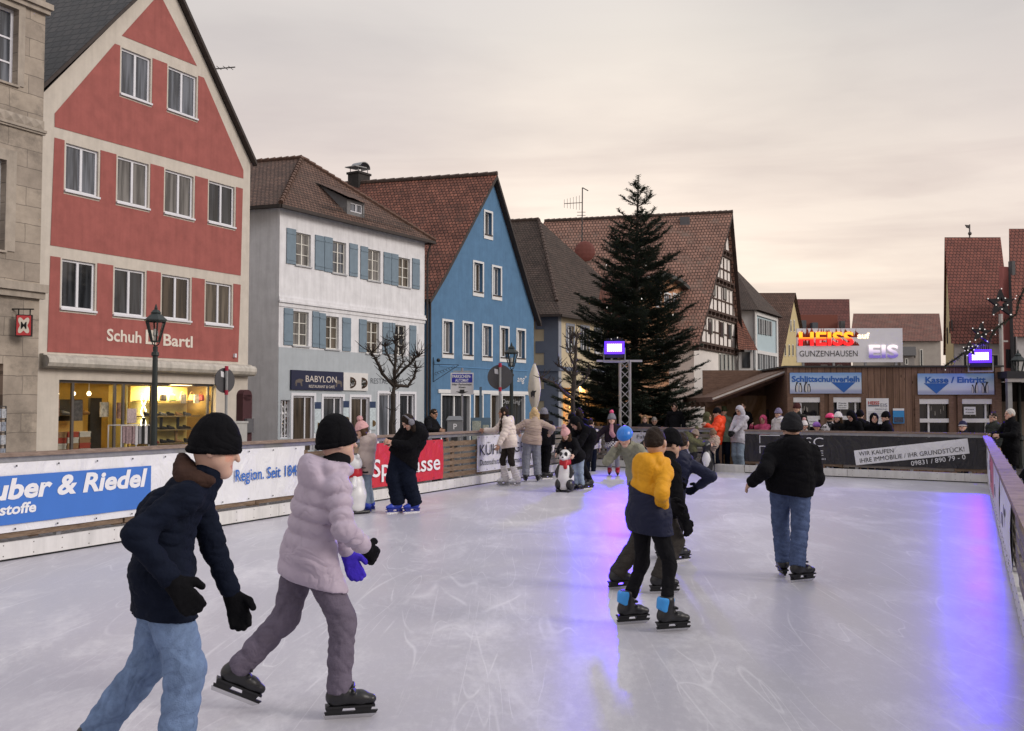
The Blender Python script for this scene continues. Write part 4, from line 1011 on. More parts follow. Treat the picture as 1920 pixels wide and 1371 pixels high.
def field(left, right, notch, extra=()):
    """red field under a band: left = points up the left side (bottom to top), right = down the right side; windows notch its upper edge"""
    L_, R_ = [P(x, y) for x, y in left], [P(x, y) for x, y in right]; tl, tr = L_[-1], R_[0]; ed = []
    for r in sorted(notch, key=lambda r: r[0]):
        for u in (r[0] - .06, r[1] + .06):
            z = tl[1] + (tr[1] - tl[1]) * (u - tl[0]) / (tr[0] - tl[0]); a = [(u, z), (u, r[2] - .12)]; ed += a if u < r[0] else a[::-1]
    q = MB(); q.wall(fR, (L_ + ed + R_)[::-1], (), w=.012); q.build('plaster_field', RED, ho)
field([(228, 67), (299, -12)], [(299.1, -12), (369, 124)], [])
field([(102, 238), (102, 213), (215, 82)], [(382, 146), (456, 319), (456, 335)], wins[:2])
field([(94, 460), (101.6, 258)], [(455, 354), (451, 517)], wins[2:6])
field([(88, 660), (94, 480)], [(451, 534), (446, 679)], wins[6:])
for i, r in enumerate(wins): window(fR, r, ho, WFR, (GLASS_L, GLASS_L, GLASS_L, GLASS_C, GLASS_C, GLASS, GLASS, GLASS, GLASS_B, GLASS_C2)[i], mull=1, inset=.07, fw=.065, sill=WFR)
# roof with overhang on the gable
oh = .22; lift = .14
apx3 = fR.p(apx[0], oh, apx[1] + lift + .05); eL3 = fR.p(-.25, oh, eL[1] - .05 + lift); eR3 = fR.p(uR1 + .12, oh, eR[1] - .12 + lift)
m_ = MB(); roofquad(m_, eL3 + Bv, eL3, apx3, apx3 + Bv); roofquad(m_, eR3, eR3 + Bv, apx3 + Bv, apx3); m_.build('roof', T_DARK, ho)
m_ = MB()
for (a, b) in ((eL3, apx3), (apx3, eR3)):
    dn = Vector((0, 0, -.16)); bk = -fR.n * .2
    m_.hexa([a + dn, b + dn, b + dn + bk, a + dn + bk, a - Vector((0, 0, .012)), b - Vector((0, 0, .012)), b - Vector((0, 0, .012)) + bk, a - Vector((0, 0, .012)) + bk])
m_.build('verge_board', DARKW, ho)
# awning box
aw = MB(); zA0, zA1 = P(75, 691)[1], P(75, 664)[1]; aw.tube([fR.p(P(74, 680)[0], .22, (zA0 + zA1) / 2), fR.p(P(466, 690)[0], .22, (zA0 + zA1) / 2)], abs(zA1 - zA0) * .46, 10); aw.box(fR, P(74, 680)[0], P(466, 690)[0], .0, .16, zA0 + .02, zA1 + .02); aw.build('awning_box', mat('awning cream', (.50, .47, .42), .6, .2, 4, streak=.3), ho)
# shop window: frames, glass, interior
SF = mat('shop frame bronze', (.12, .11, .105), .4, .1, metal=.4); m_ = MB(); u0, u1, z0, z1 = shop
cols = [111, 143, 222, 238, 291, 396, 405]
xs = [P(x, 730)[0] for x in cols]
for x in xs: m_.box(fR, x - .04, x + .04, -.2, -.13, z0, z1)
for p, q in zip(xs[:-1], xs[1:]): m_.box(fR, p + .04, q - .04, -.2, -.13, z1 - .08, z1); m_.box(fR, p + .04, q - .04, -.2, -.13, z0, z0 + .35)
fo = m_.build('shop_window', SF, ho); m_ = MB(); m_.box(fR, u0 + .04, u1 - .04, -.17, -.16, z0 + .3, z1 - .06); m_.build('pane', shopglass(), fo)
INT = mat('shop interior ochre', (.42, .30, .10), .8, .15, 2); INTW = mat('shop wall warm yellow', (.72, .58, .20), .8, .1, 2)
m_ = MB(); dp = -3.0
q = fR.p
m_.quad(q(u0 - .3, dp, z0), q(u1 + .3, dp, z0), q(u1 + .3, dp, z1 + .2), q(u0 - .3, dp, z1 + .2)); m_.quad(q(u0 - .3, dp, z0 + .02), q(u0 - .3, -.23, z0 + .02), q(u1 + .3, -.23, z0 + .02), q(u1 + .3, dp, z0 + .02))
m_.quad(q(u0 - .3, dp, z1 + .2), q(u1 + .3, dp, z1 + .2), q(u1 + .3, -.23, z1 + .2), q(u0 - .3, -.23, z1 + .2)); m_.quad(q(u0 - .3, dp, z0), q(u0 - .3, dp, z1 + .2), q(u0 - .3, -.23, z1 + .2), q(u0 - .3, -.23, z0)); m_.quad(q(u1 + .3, dp, z0), q(u1 + .3, -.23, z0), q(u1 + .3, -.23, z1 + .2), q(u1 + .3, dp, z1 + .2))
m_.build('shop_interior', INT, ho)
m_ = MB(); m_.box(fR, xs[4], xs[5], -1.15, -1.1, z0 + .1, z1 - .1); m_.box(fR, xs[3] + .25, xs[3] + .3, -1.1, -.3, z0, z1 - .1); m_.build('display_back', INTW, ho)
DK = mat('shop dark', (.03, .026, .022), .6, .2)
m_ = MB(); m_.box(fR, xs[1] + .1, xs[2] - .15, -1.5, -1.4, z0 + 1.0, z1 - .55); m_.box(fR, xs[2] - .1, xs[3], -1.2, -1.1, z0, z1 - .5); m_.build('door_leaf', DK, ho)
m_ = MB(); m_.box(fR, u0 + .1, xs[1] + .95, -.9, -.85, z0, z0 + 1.35); m_.build('counter_panel', mat('counter ochre', (.50, .30, .07), .6, .1), ho)
shelf = MB(); SHZ = [z0 + .55, z0 + 1.0, z0 + 1.45, z0 + 1.95]
for zz in SHZ: shelf.box(fR, xs[4] + .05, xs[5] - .05, -1.08, -.45, zz, zz + .03)
shelf.box(fR, xs[0] + .1, xs[1] + .9, -1.4, -.95, z0 + 1.5, z0 + 1.53); shelf.build('shelf', mat('shelf board', (.12, .09, .05), .5, .1), ho)
lampw = emit('warm shop lamp', (1, .72, .30), 14); m_ = MB()
for (a, b, wv) in ((xs[4] + .2, xs[5] - .2, -.6), (xs[0] + .3, xs[2], -1.6)): m_.box(fR, a, b, wv - .05, wv + .05, z1 + .10, z1 + .14)
m_.build('ceiling_lamp', lampw, ho)
def shop_light(fr, u, w, z, e, size, col=(1, .74, .36)):
    l = bpy.data.lights.new('shop_lamp', 'AREA'); l.energy = e; l.size = size; l.color = col; o = bpy.data.objects.new('shop_lamp', l); COL.objects.link(o); o.location = fr.p(u, w, z); o.parent = None; return o
l1 = shop_light(fR, (xs[4] + xs[5]) / 2, -.55, z1 - .05, 250, 1.2); l2 = shop_light(fR, (xs[0] + xs[2]) / 2, -1.6, z1 + .05, 26, 1.5)
for l in (l1, l2): l.parent = ho; l.matrix_parent_inverse = world_of(ho).inverted()
tw = MB(); uu = P(310, 770)[0]
for sg in (-1, 1):
    pts = [fR.p(uu + sg * .10 * math.sin(k * .9), -.98, z1 - .35 - k * .11) for k in range(13)]; tw.tube(pts, .02, 6)
tw.build('twisted_light', emit('shop neon white', (1, .93, .72), 5), ho)
# shoes, bags, boxes on the shelves
shoe_b = []
def shoe(u, w, z, s, m, boot=False):
    q = MB(); b = fR.p(u, w, z); d = fR.d; n = fR.n
    q.tube([b + d * -.10 * s + Z * .05 * s, b + Z * .045 * s, b + d * .12 * s + Z * .03 * s, b + d * .17 * s + Z * .022 * s], [.045 * s, .042 * s, .036 * s, .016 * s], 8); q.tube([b - d * .085 * s + Z * .04 * s, b - d * .08 * s + Z * (.34 if boot else .11) * s], [.042 * s, .048 * s], 8)
    q.tube([b - d * .12 * s + Z * .006, b + d * .17 * s + Z * .006], .012 * s, 6); return q.build('shoe', m)
SHC = [mat('leather black', (.015, .013, .012), .4, .1), mat('leather brown', (.10, .045, .02), .45, .1), mat('leather red', (.28, .02, .02), .4, .1), mat('leather tan', (.30, .17, .07), .5, .1), mat('leather grey', (.12, .12, .12), .5, .1), mat('leather green', (.10, .22, .06), .5, .1)]
names = ['black', 'brown', 'red', 'tan', 'grey', 'green']; rows = ['lowest', 'second', 'third', 'top']; rr = random.Random(4)
for r, zz in enumerate(SHZ):
    n = 6
    for k in range(0 if r == 3 else n):
        ci = (k * 2 + r * 3 + (k == 4)) % 6 if rr.random() < .6 else 0; bt = rr.random() < .3
        o = shoe(xs[4] + .35 + (xs[5] - xs[4] - .7) * k / (n - 1) + rr.uniform(-.05, .05), -.75, zz + .035, 1.15, SHC[ci], bt)
        tag(o, f"{names[ci]} {'boot' if bt else 'shoe'}, number {k + 1} from the left on the {rows[r]} lit shelf", 'shoe', 'shoes on the lit shop shelves')
for k in range(5):
    o = shoe(xs[0] + .35 + k * .38, -1.15, z0 + 1.535, 1.2, SHC[[0, 1, 4, 0, 3][k]]); tag(o, f"{['black', 'brown', 'grey', 'black', 'tan'][k]} shoe on the dim left shop shelf, place {k + 1}", 'shoe', 'shoes on the dim shop shelf')
BX = [mat('box card', (.30, .17, .08), .7, .2), mat('box pale', (.50, .46, .40), .7, .1), mat('box red', (.32, .05, .03), .6, .1)]
for r in range(4):
    for k in range(3):
        q = MB(); u = xs[0] + .25 + k * .42; q.box(fR, u, u + .38, -.75, -.45, z0 + .36 + r * .17, z0 + .52 + r * .17); q.box(fR, u - .01, u + .39, -.76, -.44, z0 + .475 + r * .17, z0 + .525 + r * .17)
        tag(q.build('shoe_box', BX[(r + k * 2) % 3]), f"{['brown', 'pale', 'red'][(r + k * 2) % 3]} shoe box in tier {r + 1} from the floor, column {k + 1}, left shop window", 'shoe box', 'shoe boxes stacked in the left shop window')
for x in (137, 168, 197):
    u = P(x, 738)[0]; q = MB(); q.bar(fR.p(u, -.7, z1 + .15), fR.p(u, -.7, P(x, 736)[1]), .02); pl_ = q.build('pendant_lamp', WFR, ho); q = MB(); q.ball(fR.p(u, -.7, P(x, 738)[1]), .07, 8); q.build('bulb', emit('pendant bulb', (1, .8, .5), 5), pl_)
for k, (x, y, h) in enumerate(((118, 765, .5), (160, 770, .6), (212, 768, .45), (244, 770, .5), (360, 748, .3), (384, 748, .3))):
    c = P(x, y); q = MB(); q.box(fR, c[0] - h * .35, c[0] + h * .35, -.4, -.37, c[1] - h / 2, c[1] + h / 2); q.build('window_poster', mat('poster ' + 'abc'[k % 3], ((.40, .22, .16), (.10, .09, .09), (.5, .44, .36))[k % 3], .6, .7, 9), ho)
for k in range(7):
    u = xs[4] + .5 + k * .42; q = MB(); q.tube([fR.p(u, -.62, SHZ[3] + .03), fR.p(u, -.62, SHZ[3] + .06), fR.p(u, -.62, SHZ[3] + .22), fR.p(u, -.62, SHZ[3] + .25)], [.10, .13, .10, .05], 8); q.tube([fR.p(u + .08 * math.cos(t), -.62, SHZ[3] + .24 + .10 * math.sin(t)) for t in np.linspace(0, math.pi, 7)], .010, 5)
    tag(q.build('handbag', SHC[(k * 5 + 1) % 6]), f"{names[(k * 5 + 1) % 6]} handbag, place {k + 1} on the top lit shelf", 'handbag', 'handbags on the top shop shelf')
# letters on the wall
LETC = mat('letters cream', (.68, .62, .55), .6, .08)
def serif(fr, body, x0, yb, x1, yt, m, par, w=.02, **k):
    a = fr.uz(x0, yb, w); b = fr.uz(x1, yb, w); c = fr.uz(x0, yt, w)
    return text(body, fr.p(a[0], w, a[1]), fr.d, Z, c[1] - a[1], m, parent=par, width=b[0] - a[0], **k)
serif(fR, 'Schuh', 200, 638.5, 265, 615.5, LETC, ho, bold=.022); serif(fR, 'Bartl', 306, 647.5, 361, 625, LETC, ho, bold=.022)
m_ = MB(); a = P(272, 645); b = P(292, 620); m_.box(fR, a[0], b[0], .0125, .03, a[1], b[1]); m_.build('emblem', LETC, ho); m_ = MB(); m_.box(fR, a[0] + .1, a[0] + .16, .0305, .034, a[1] + .08, b[1] - .06); m_.box(fR, a[0] + .16, a[0] + .3, .0305, .034, a[1] + .08, a[1] + .14); m_.build('emblem_mark', RED, ho)
dn = MB(); dn.box(fR, P(447, 600)[0] - .25, P(447, 600)[0] - .17, .013, .10, P(447, 671)[1], P(447, 664)[1]); dn.build('camera_box', WFR, ho)

# ---- sandstone building at the left edge
fS = Frame((fR.A - fR.d * 9.2 + fR.n * .28).to_tuple()[:2], fR.d); fS.len = 9.05
hs_ = empty('stone_house', tuple(fS.A)[:2] + (GZ,), 'weathered sandstone building with carved cornice at the left edge', 'house')
def stone(name, c1, c2):
    m = bricks(name, c1, c2, (.19, .165, .14), 1.15, .52, .010, .9, .35, var=.38, moss=(.16, .14, .12)); return m
STONE = stone('sandstone', (.40, .345, .285), (.33, .285, .24)); STONE2 = mat('sandstone smooth', (.38, .335, .285), .9, .2, 2.5, .25, 30, streak=.18)
Q = lambda x, y, w=0: fS.uz(x, y, w)
sw1 = (Q(-60, 90)[0], Q(33, 90)[0], Q(33, 161)[1], Q(33, 18)[1]); sw2 = (Q(-60, 400)[0], Q(9, 400)[0], Q(9, 470)[1], Q(9, 300)[1]); sw3 = (Q(-60, 700)[0], Q(6, 700)[0], GZ + .1, Q(6, 682)[1])
m_ = MB(); m_.wall(fS, [(0, GZ), (fS.len, GZ), (fS.len, 15), (0, 15)], [sw1, sw2, sw3], reveal=.3)
for i in range(len(m_.v)): pass
def planar_uv(mb, fr):
    mb.uv = [[((mb.v[k] - fr.A).dot(fr.d), mb.v[k].z) for k in f] for f in mb.f]
planar_uv(m_, fS); m_.build('wall', STONE, hs_)
m_ = MB(); e = fS.p(fS.len, 0, GZ); m_.quad(e, e + BK * 6, e + BK * 6 + Z * 15.14, e + Z * 15.14); planar_uv(m_, fS); m_.build('side_wall', STONE2, hs_)
def cornice(zc, hgt, out):
    m = MB(); m.box(fS, -.1, fS.len + out * .6, .0025, out, zc, zc + hgt); m.box(fS, -.1, fS.len + out * .4, .0025, out * .6, zc - hgt * .8, zc - .003); m.build('cornice', STONE2, hs_)
cornice(Q(60, 548)[1], .22, .22); cornice(Q(60, 222)[1] - .34, .07, .10); cornice(Q(60, 10)[1], .16, .2)
fz = Q(60, 222)[1]; m_ = MB(); m_.box(fS, -.1, fS.len, .0025, .05, fz - .26, fz)
k = 0
while k * .3 < fS.len - .2:
    u = .05 + k * .3; c0 = fS.p(u + .14, .10, fz - .13)
    for (a, b) in (((u, fz - .25), (u + .28, fz - .25)), ((u + .28, fz - .25), (u + .28, fz - .01)), ((u + .28, fz - .01), (u, fz - .01)), ((u, fz - .01), (u, fz - .25))): m_.poly([fS.p(a[0], .051, a[1]), fS.p(b[0], .051, b[1]), c0])
    k += 1
m_.build('frieze', STONE2, hs_)
window(fS, sw1, hs_, WFR, GLASS_L, mull=2, trans=(.3, .62), inset=.2, fw=.08, sill=STONE2, surround=STONE2, sw=.2); window(fS, sw2, hs_, WFR, GLASS_L, mull=2, trans=(.55,), inset=.2, fw=.08, sill=STONE2, surround=STONE2, sw=.3)
m_ = MB(); m_.box(fS, sw3[0], sw3[1], -.3, -.25, sw3[2], sw3[3]); m_.build('door', mat('door terracotta', (.36, .22, .16), .7, .1), hs_)
# hanging butterfly sign
sgn = empty('hanging_sign', fS.p(Q(45, 600, .5)[0], .5, 0), 'small red shop sign with a black letter M hanging from a bracket', 'sign')
zt, zb = Q(42, 588, .6)[1], Q(42, 629, .6)[1]; uc = Q(42, 600, .6)[0]
tl_ = fS.n
fM = Frame((fS.p(uc, .15, 0)).to_tuple()[:2], (fS.d * .72 + fS.n * .70).to_tuple()[:2])
uA, uB = fM.uz(29, 605)[0], fM.uz(60, 605)[0]
m_ = MB(); m_.box(fM, uA, uB, -.16, .0, zb, zt); m_.build('sign_box', mat('sign black', (.015, .015, .016), .5, .1), sgn)
m_ = MB(); m_.box(fM, uA + .025, uB - .025, .0, .004, zb + .025, zt - .025); m_.build('red_face', mat('sign red', (.48, .045, .05), .5, .05), sgn)
um, zm = (uA + uB) / 2, (zt + zb) / 2; hw, hh_ = (uB - uA) / 2 - .04, (zt - zb) / 2 - .04
pts = []
for k in range(48):
    t = 2 * math.pi * k / 48; r = .74 + .24 * math.cos(4 * (t - math.pi / 4)); pts.append(fM.p(um + math.cos(t) * r * hw * 1.12, .007, zm + math.sin(t) * r * hh_ * 1.12))
m_ = MB(); m_.poly(pts); m_.build('flower_mark', mat('sign cream', (.66, .60, .52), .5, .05), sgn)
text('M', fM.p(um - hw * .42, .009, zm - hh_ * .36), fM.d, Z, hh_ * .78, mat('sign letter black', (.012, .012, .013), .5), parent=sgn, width=hw * .86, bold=.012)
m_ = MB(); bz = zt + .16; m_.bar(fS.p(Q(23, 576)[0], .0, bz), fM.p(uB + .03, -.08, bz), .035)
for u in (uA + .06, uB - .06): m_.bar(fM.p(u, -.08, zt), fM.p(u, -.08, bz), .025)
m_.build('bracket', mat('iron black', (.015, .014, .014), .5, .1), sgn)

# ---- white house with blue shutters
fW = facade(521, 38.4, 795, 2100); W = lambda x, y, w=0: fW.uz(x, y, w)
hw_ = empty('town_house', tuple(fW.A)[:2] + (GZ,), 'white house with grey blue shutters and brown hipped roof above a restaurant', 'house')
WHI = mat('plaster white', (.72, .725, .755), .88, .11, 2.0, .1, 40, streak=.16); PALEB = mat('plaster pale blue', (.40, .44, .475), .88, .08, 2, .1, 40, streak=.08)
ww = [R4(fW, *s) for s in ((555, 583, 435, 495, 441, 502), (623.7, 649, 451.5, 510, 456, 516), (689.7, 713.5, 466.7, 524, 471, 529), (746.5, 769, 482, 535.6, 486, 540),
                             (549.8, 579, 583, 647, 586, 650), (610.5, 635.5, 592, 653.4, 595, 656), (687, 711, 602, 662, 605, 664), (740, 761, 609, 665, 611, 667))]
zG = GZ + .06
doors = [(W(x0, 760)[0], W(x1, 760)[0], zG, W(x0, yt)[1]) for x0, x1, yt in ((549, 588, 742), (606, 642, 744), (658, 692, 745), (710, 742, 738), (749, 777, 739))]
lw_ = (W(515, 800)[0] + .3, W(543, 800)[0], W(530, 822)[1], W(530, 750)[1])
zE = W(521, 388)[1]
m_ = MB(); m_.wall(fW, [(0, GZ), (fW.len, GZ), (fW.len, zE), (0, zE)], ww + doors + [lw_], reveal=.16)
a = fW.p(0, 0, GZ); m_.quad(a, a + Z * (zE - GZ), a + BK * 9 + Z * (zE - GZ), a + BK * 9); a = fW.p(fW.len, 0, GZ); m_.quad(a, a + BK * 9, a + BK * 9 + Z * (zE - GZ), a + Z * (zE - GZ)); m_.build('wall', WHI, hw_)
zl = W(514, 650)[1]
m_ = MB(); m_.wall(fW, [(0, GZ), (fW.len, GZ), (fW.len, zl), (0, zl)], doors + [lw_] + [(r[0] - .02, r[1] + .02, r[2] - .08, zl - .02) for r in ww[4:] if r[2] - .1 < zl - .05], w=.008, reveal=.006); m_.build('plinth_colour', PALEB, hw_)
zc = W(521, 566)[1]; m_ = MB(); m_.box(fW, -.06, fW.len + .05, .003, .10, zc, zc + .09); m_.box(fW, -.04, fW.len + .03, .003, .06, zc + .093, zc + .22); m_.box(fW, -.03, fW.len + .03, .003, .035, zc - .16, zc - .003); m_.build('cornice', WHI, hw_)
SHU = mat('shutter blue', (.17, .235, .295), .6, .12, 4, streak=.1)
def shutter(x0, x1, tl, bl, tr, br, par):
    r = R4(fW, x0, x1, tl, bl, tr, br); m = MB(); m.box(fW, r[0], r[1], .012, .045, r[2], r[3]); 
    for f in (.12, .86): m.box(fW, r[0] + .01, r[1] - .01, .0452, .062, r[2] + (r[3] - r[2]) * f - .03, r[2] + (r[3] - r[2]) * f + .03)
    m.build('shutter', SHU, par)
SH = [(0, 537, 554, 427, 493.6, 431, 497), (0, 590.5, 607, 440, 505, 444, 508), (1, 608, 622.7, 443, 508.7, 447, 512), (1, 654.7, 670, 456, 517, 459, 520), (2, 675.7, 689, 461, 522.7, 464, 525), (2, 719, 732.7, 472.5, 531, 475, 534), (3, 733.5, 746, 475, 534, 478, 537), (3, 772.6, 786, 484, 541, 487, 543),
      (4, 532, 548.5, 577, 646.5, 579, 648), (4, 585.5, 597.5, 583, 651, 585, 652), (5, 598.5, 610, 587, 653, 588, 654), (5, 641.7, 657, 595, 658, 597, 659), (6, 673, 686.5, 598, 660, 600, 661), (6, 717, 728.7, 604, 664, 605, 665), (7, 729.5, 740, 605, 664, 606, 665), (7, 767.5, 779.5, 610, 667, 611, 668)]
wo = [window(fW, r, hw_, WFR2, None, mull=1, trans=(.34, .67), inset=.11, fw=.05) for r in ww]
for k, *s in SH: shutter(*s, wo[k])
for i, r in enumerate(doors):
    m = MB(); fw = .07; m.box(fW, r[0], r[0] + fw, -.16, -.08, r[2], r[3]); m.box(fW, r[1] - fw, r[1], -.16, -.08, r[2], r[3]); m.box(fW, r[0] + fw, r[1] - fw, -.16, -.08, r[3] - fw, r[3]); m.box(fW, r[0] + (r[1] - r[0]) * .62, r[0] + (r[1] - r[0]) * .62 + .06, -.15, -.085, r[2], r[3] - fw)
    m.box(fW, r[0] - .12, r[0] - .002, .009, .03, r[2], r[3] + .12); m.box(fW, r[1] + .002, r[1] + .12, .009, .03, r[2], r[3] + .12); m.box(fW, r[0] - .002, r[1] + .002, .009, .028, r[3] + .002, r[3] + .12)
    o = m.build('door', WFR, hw_); g = MB(); g.box(fW, r[0] + .03, r[1] - .03, -.135, -.125, r[2], r[3] - .03); g.build('pane', GLASS_B if i in (0, 2) else (GLASS_L if i == 3 else GLASS), o)
def flower_print(nm):
    m, t, b = newmat(nm); tcn = t.nodes.new('ShaderNodeTexCoord'); v = nnode(t, 'ShaderNodeTexVoronoi', Scale=9.0); t.links.new(tcn.outputs['Object'], v.inputs['Vector']); cr = t.nodes.new('ShaderNodeValToRGB')
    for p_, c_ in ((.0, (.32, .26, .16, 1)), (.16, (.14, .03, .02, 1)), (.3, (.03, .035, .015, 1)), (.5, (.010, .010, .010, 1))):
        e = cr.color_ramp.elements.new(p_); e.color = c_
    t.links.new(v.outputs['Distance'], cr.inputs[0]); t.links.new(cr.outputs[0], b.inputs['Base Color']); b.inputs['Roughness'].default_value = .25; return m
FLW = flower_print('flower print')
window(fW, lw_, hw_, WFR, FLW, mull=2, inset=.1, fw=.03, sill=False)
for x0, x1, yt, yb in ((590.5, 602, 754, 812), (644, 654.5, 752, 800), (693.5, 704.5, 753, 806)):
    r = R4(fW, x0, x1, yt, yb, yt, yb, .05); m = MB(); m.box(fW, r[0], r[1], .03, .05, r[2], r[3]); o = m.build('menu_poster', mat('poster pale', (.5, .58, .62), .5, .25, 12), hw_)
    m = MB(); m.box(fW, r[0], r[1], .0505, .054, r[3] - .28, r[3]); m.build('poster_head', mat('poster navy', (.02, .04, .10), .5), o); m = MB(); m.ball(fW.p((r[0] + r[1]) / 2, .052, r[2] + .28), .15, 10, (1, .1, 1)); m.build('poster_dish', mat('dish print', (.20, .13, .06), .6, .6, 30), o)
def board(fr, x0, x1, tl, bl, tr, br, m, label, d=.09, name='sign_board'):
    r = R4(fr, x0, x1, tl, bl, tr, br, d); q = MB(); q.box(fr, r[0], r[1], .012, d, r[2], r[3]); o = q.build(name, m); tag(o, label, 'sign'); return o, r
NVY = mat('sign navy', (.012, .016, .05), .45, .08)
o, r = board(fW, 546.7, 644, 693.5, 731, 698, 732.5, NVY, 'navy restaurant sign board above the white house doors', .09)
GOLD = mat('sign pale gold', (.55, .50, .46), .5, .05); dz_ = r[3] - r[2]; du = r[1] - r[0]
text('BABYLON', fW.p(r[0] + du * .26, .092, r[2] + dz_ * .42), fW.d, Z, dz_ * .34, GOLD, parent=o, width=du * .60, bold=.006)
text('RESTAURANT & CAFÉ', fW.p(r[0] + du * .32, .092, r[2] + dz_ * .12), fW.d, Z, dz_ * .15, GOLD, parent=o, width=du * .50, bold=.008)
for sx, bx in ((1, .05), (-1, .99)):                    # a striding lion on each side of the name
    q = MB(); ux = r[0] + du * bx; lp = [(0, .2), (.03, .52), (.10, .60), (.16, .56), (.17, .48), (.14, .44), (.15, .2), (.125, .2), (.11, .38), (.05, .38), (.045, .2), (.025, .2), (.025, .38)]
    q.poly([fW.p(ux + sx * a_ * du * 1.0, .0925, r[2] + dz_ * b_ * .95) for a_, b_ in lp]); q.build('lion_emblem', mat('lion bronze', (.12, .10, .09), .5), o)
o, r = board(fW, 644.5, 690, 698, 731, 700.5, 734, mat('sign photo white', (.66, .65, .64), .45, .06), 'white sign panel with two round dishes beside the navy restaurant board', .088)
for f in (.27, .74):
    q = MB(); c = fW.p(r[0] + (r[1] - r[0]) * f, .09, (r[2] + r[3]) / 2 - .05); q.ball(c, .26, 14, (1, .06, .95)); q.build('dish_print', mat('dish print dark', (.09, .05, .03), .6, .7, 14), o)
    q = MB(); q.ball(c + fW.n * .012, .20, 14, (1, .06, .9)); q.build('food_print', flower_print('food print'), o)
a = W(695, 719, .02); b = W(754, 723, .02); c = W(695, 708.5, .02); text('RESTAURANT', fW.p(a[0], .014, a[1]), fW.d, Z, c[1] - a[1], mat('letters slate', (.09, .10, .12), .6), parent=hw_, width=b[0] - a[0])
# hipped roof
ov = .35
pL, pR = fW.p(-.3, ov, zE + .06), fW.p(fW.len + .35, ov, zE + .06)
mid = fW.p(fW.len / 2, 0, 0); pk = at(566, 297, (mid + BK * 2.15).y); rb = pk + BK * 7; rb.z = pk.z
bL = fW.p(-.3, 0, zE + .06) + BK * 9; bR = fW.p(fW.len + .35, 0, zE + .06) + BK * 9
m_ = MB(); rooftri(m_, pL, pR, pk); roofquad(m_, bL, pL, pk, rb); roofquad(m_, pR, bR, rb, pk); m_.build('roof', T_BROWN, hw_)
m_ = MB(); dn = Vector((0, 0, .16))
for a, b in ((bL, pL), (pL, pR), (pR, bR)): m_.bar(a - dn * .5 - Z * .01, b - dn * .5 - Z * .01, .16, .13)
m_.build('gutter', DARKW, hw_)
m_ = MB()
for a, b in ((pL, pk), (pR, pk), (pk, rb)):
    n = int((b - a).length / .32)
    for k in range(n): p, q = a.lerp(b, k / n), a.lerp(b, (k + 1) / n); m_.tube([p + Z * .05, q + Z * .03], [.11, .085], 6)
m_.build('ridge_tiles', T_BROWN if False else mat('ridge tile brown', (.12, .07, .052), .85, .4, 5), hw_)
m_ = MB(); m_.quad(pL - Z * .1, fW.p(-.3, -.4, zE - .02), fW.p(fW.len + .3, -.4, zE - .02), pR - Z * .1); m_.build('soffit', WHI, hw_)
# dormer: window face set into the front slope, low shed roof running back into it
nrm = (pR - pL).cross(pk - pL).normalized()
def on_roof(x, y):
    r_ = ray(x, y); o_ = Vector((0, 0, CAM_H)); t = (pL - o_).dot(nrm) / r_.dot(nrm); return o_ + r_ * t
dl, dr = on_roof(649, 399), on_roof(679, 404); fD = Frame((dl + fW.n * .05).to_tuple()[:2], fW.d); wd = (dr - dl).dot(fW.d); hz = at(649, 373, dl.y).z - dl.z
DOR = mat('dormer grey', (.17, .17, .175), .8, .15); m_ = MB(); wr = (.22, wd - .12, dl.z + .1, dl.z + hz - .1); m_.wall(fD, [(0, dl.z - .1), (wd, dl.z - .1), (wd, dl.z + hz), (0, dl.z + hz)], [wr], reveal=.12)
tb = on_roof(597, 345); tb = Vector((tb.x, tb.y, tb.z)); A0, A1 = fD.p(0, 0, dl.z + hz), fD.p(wd, 0, dl.z + hz)
m_.poly([fD.p(0, 0, dl.z - .1), A0, tb - Z * .02]); m_.poly([fD.p(wd, 0, dl.z - .1), tb + fW.d * wd - Z * .02, A1]); dm = m_.build('dormer', DOR, hw_)
window(fD, wr, dm, WFR, GLASS_L, 1, (), .05, .05, sill=False)
m_ = MB(); oo = fW.n * .25; s = fW.d * .2; roofquad(m_, A0 + oo - s + Z * .02, A1 + oo + s + Z * .02, tb + fW.d * wd + s + Z * .06, tb - s + Z * .06); m_.build('dormer_roof', T_BROWN, dm)
m_ = MB()                                               # snow guard rails low on the roof
for x0, x1 in ((605, 648), (680, 775)):
    a0, b0 = on_roof(x0, 388 + (x0 - 605) * .27 + 4), on_roof(x1, 388 + (x1 - 605) * .27 + 2)
    for h in (.10, .26): m_.bar(a0 + Z * h, b0 + Z * h, .02)
    n = int((b0 - a0).length / .14)
    for k in range(n + 1): p = a0.lerp(b0, k / n); m_.bar(p + Z * .02, p + Z * .26, .012)
m_.build('snow_guard', mat('snow guard dark', (.05, .045, .043), .6, .2), hw_)
q = MB(); q.tube([fW.p(fW.len + .1, .3, zE - .1), fW.p(fW.len + .12, .12, zE - .5), fW.p(fW.len + .1, .1, zE - .9), fW.p(fW.len + .1, .1, GZ)], .05, 8); q.build('downpipe', DARKW, hw_)

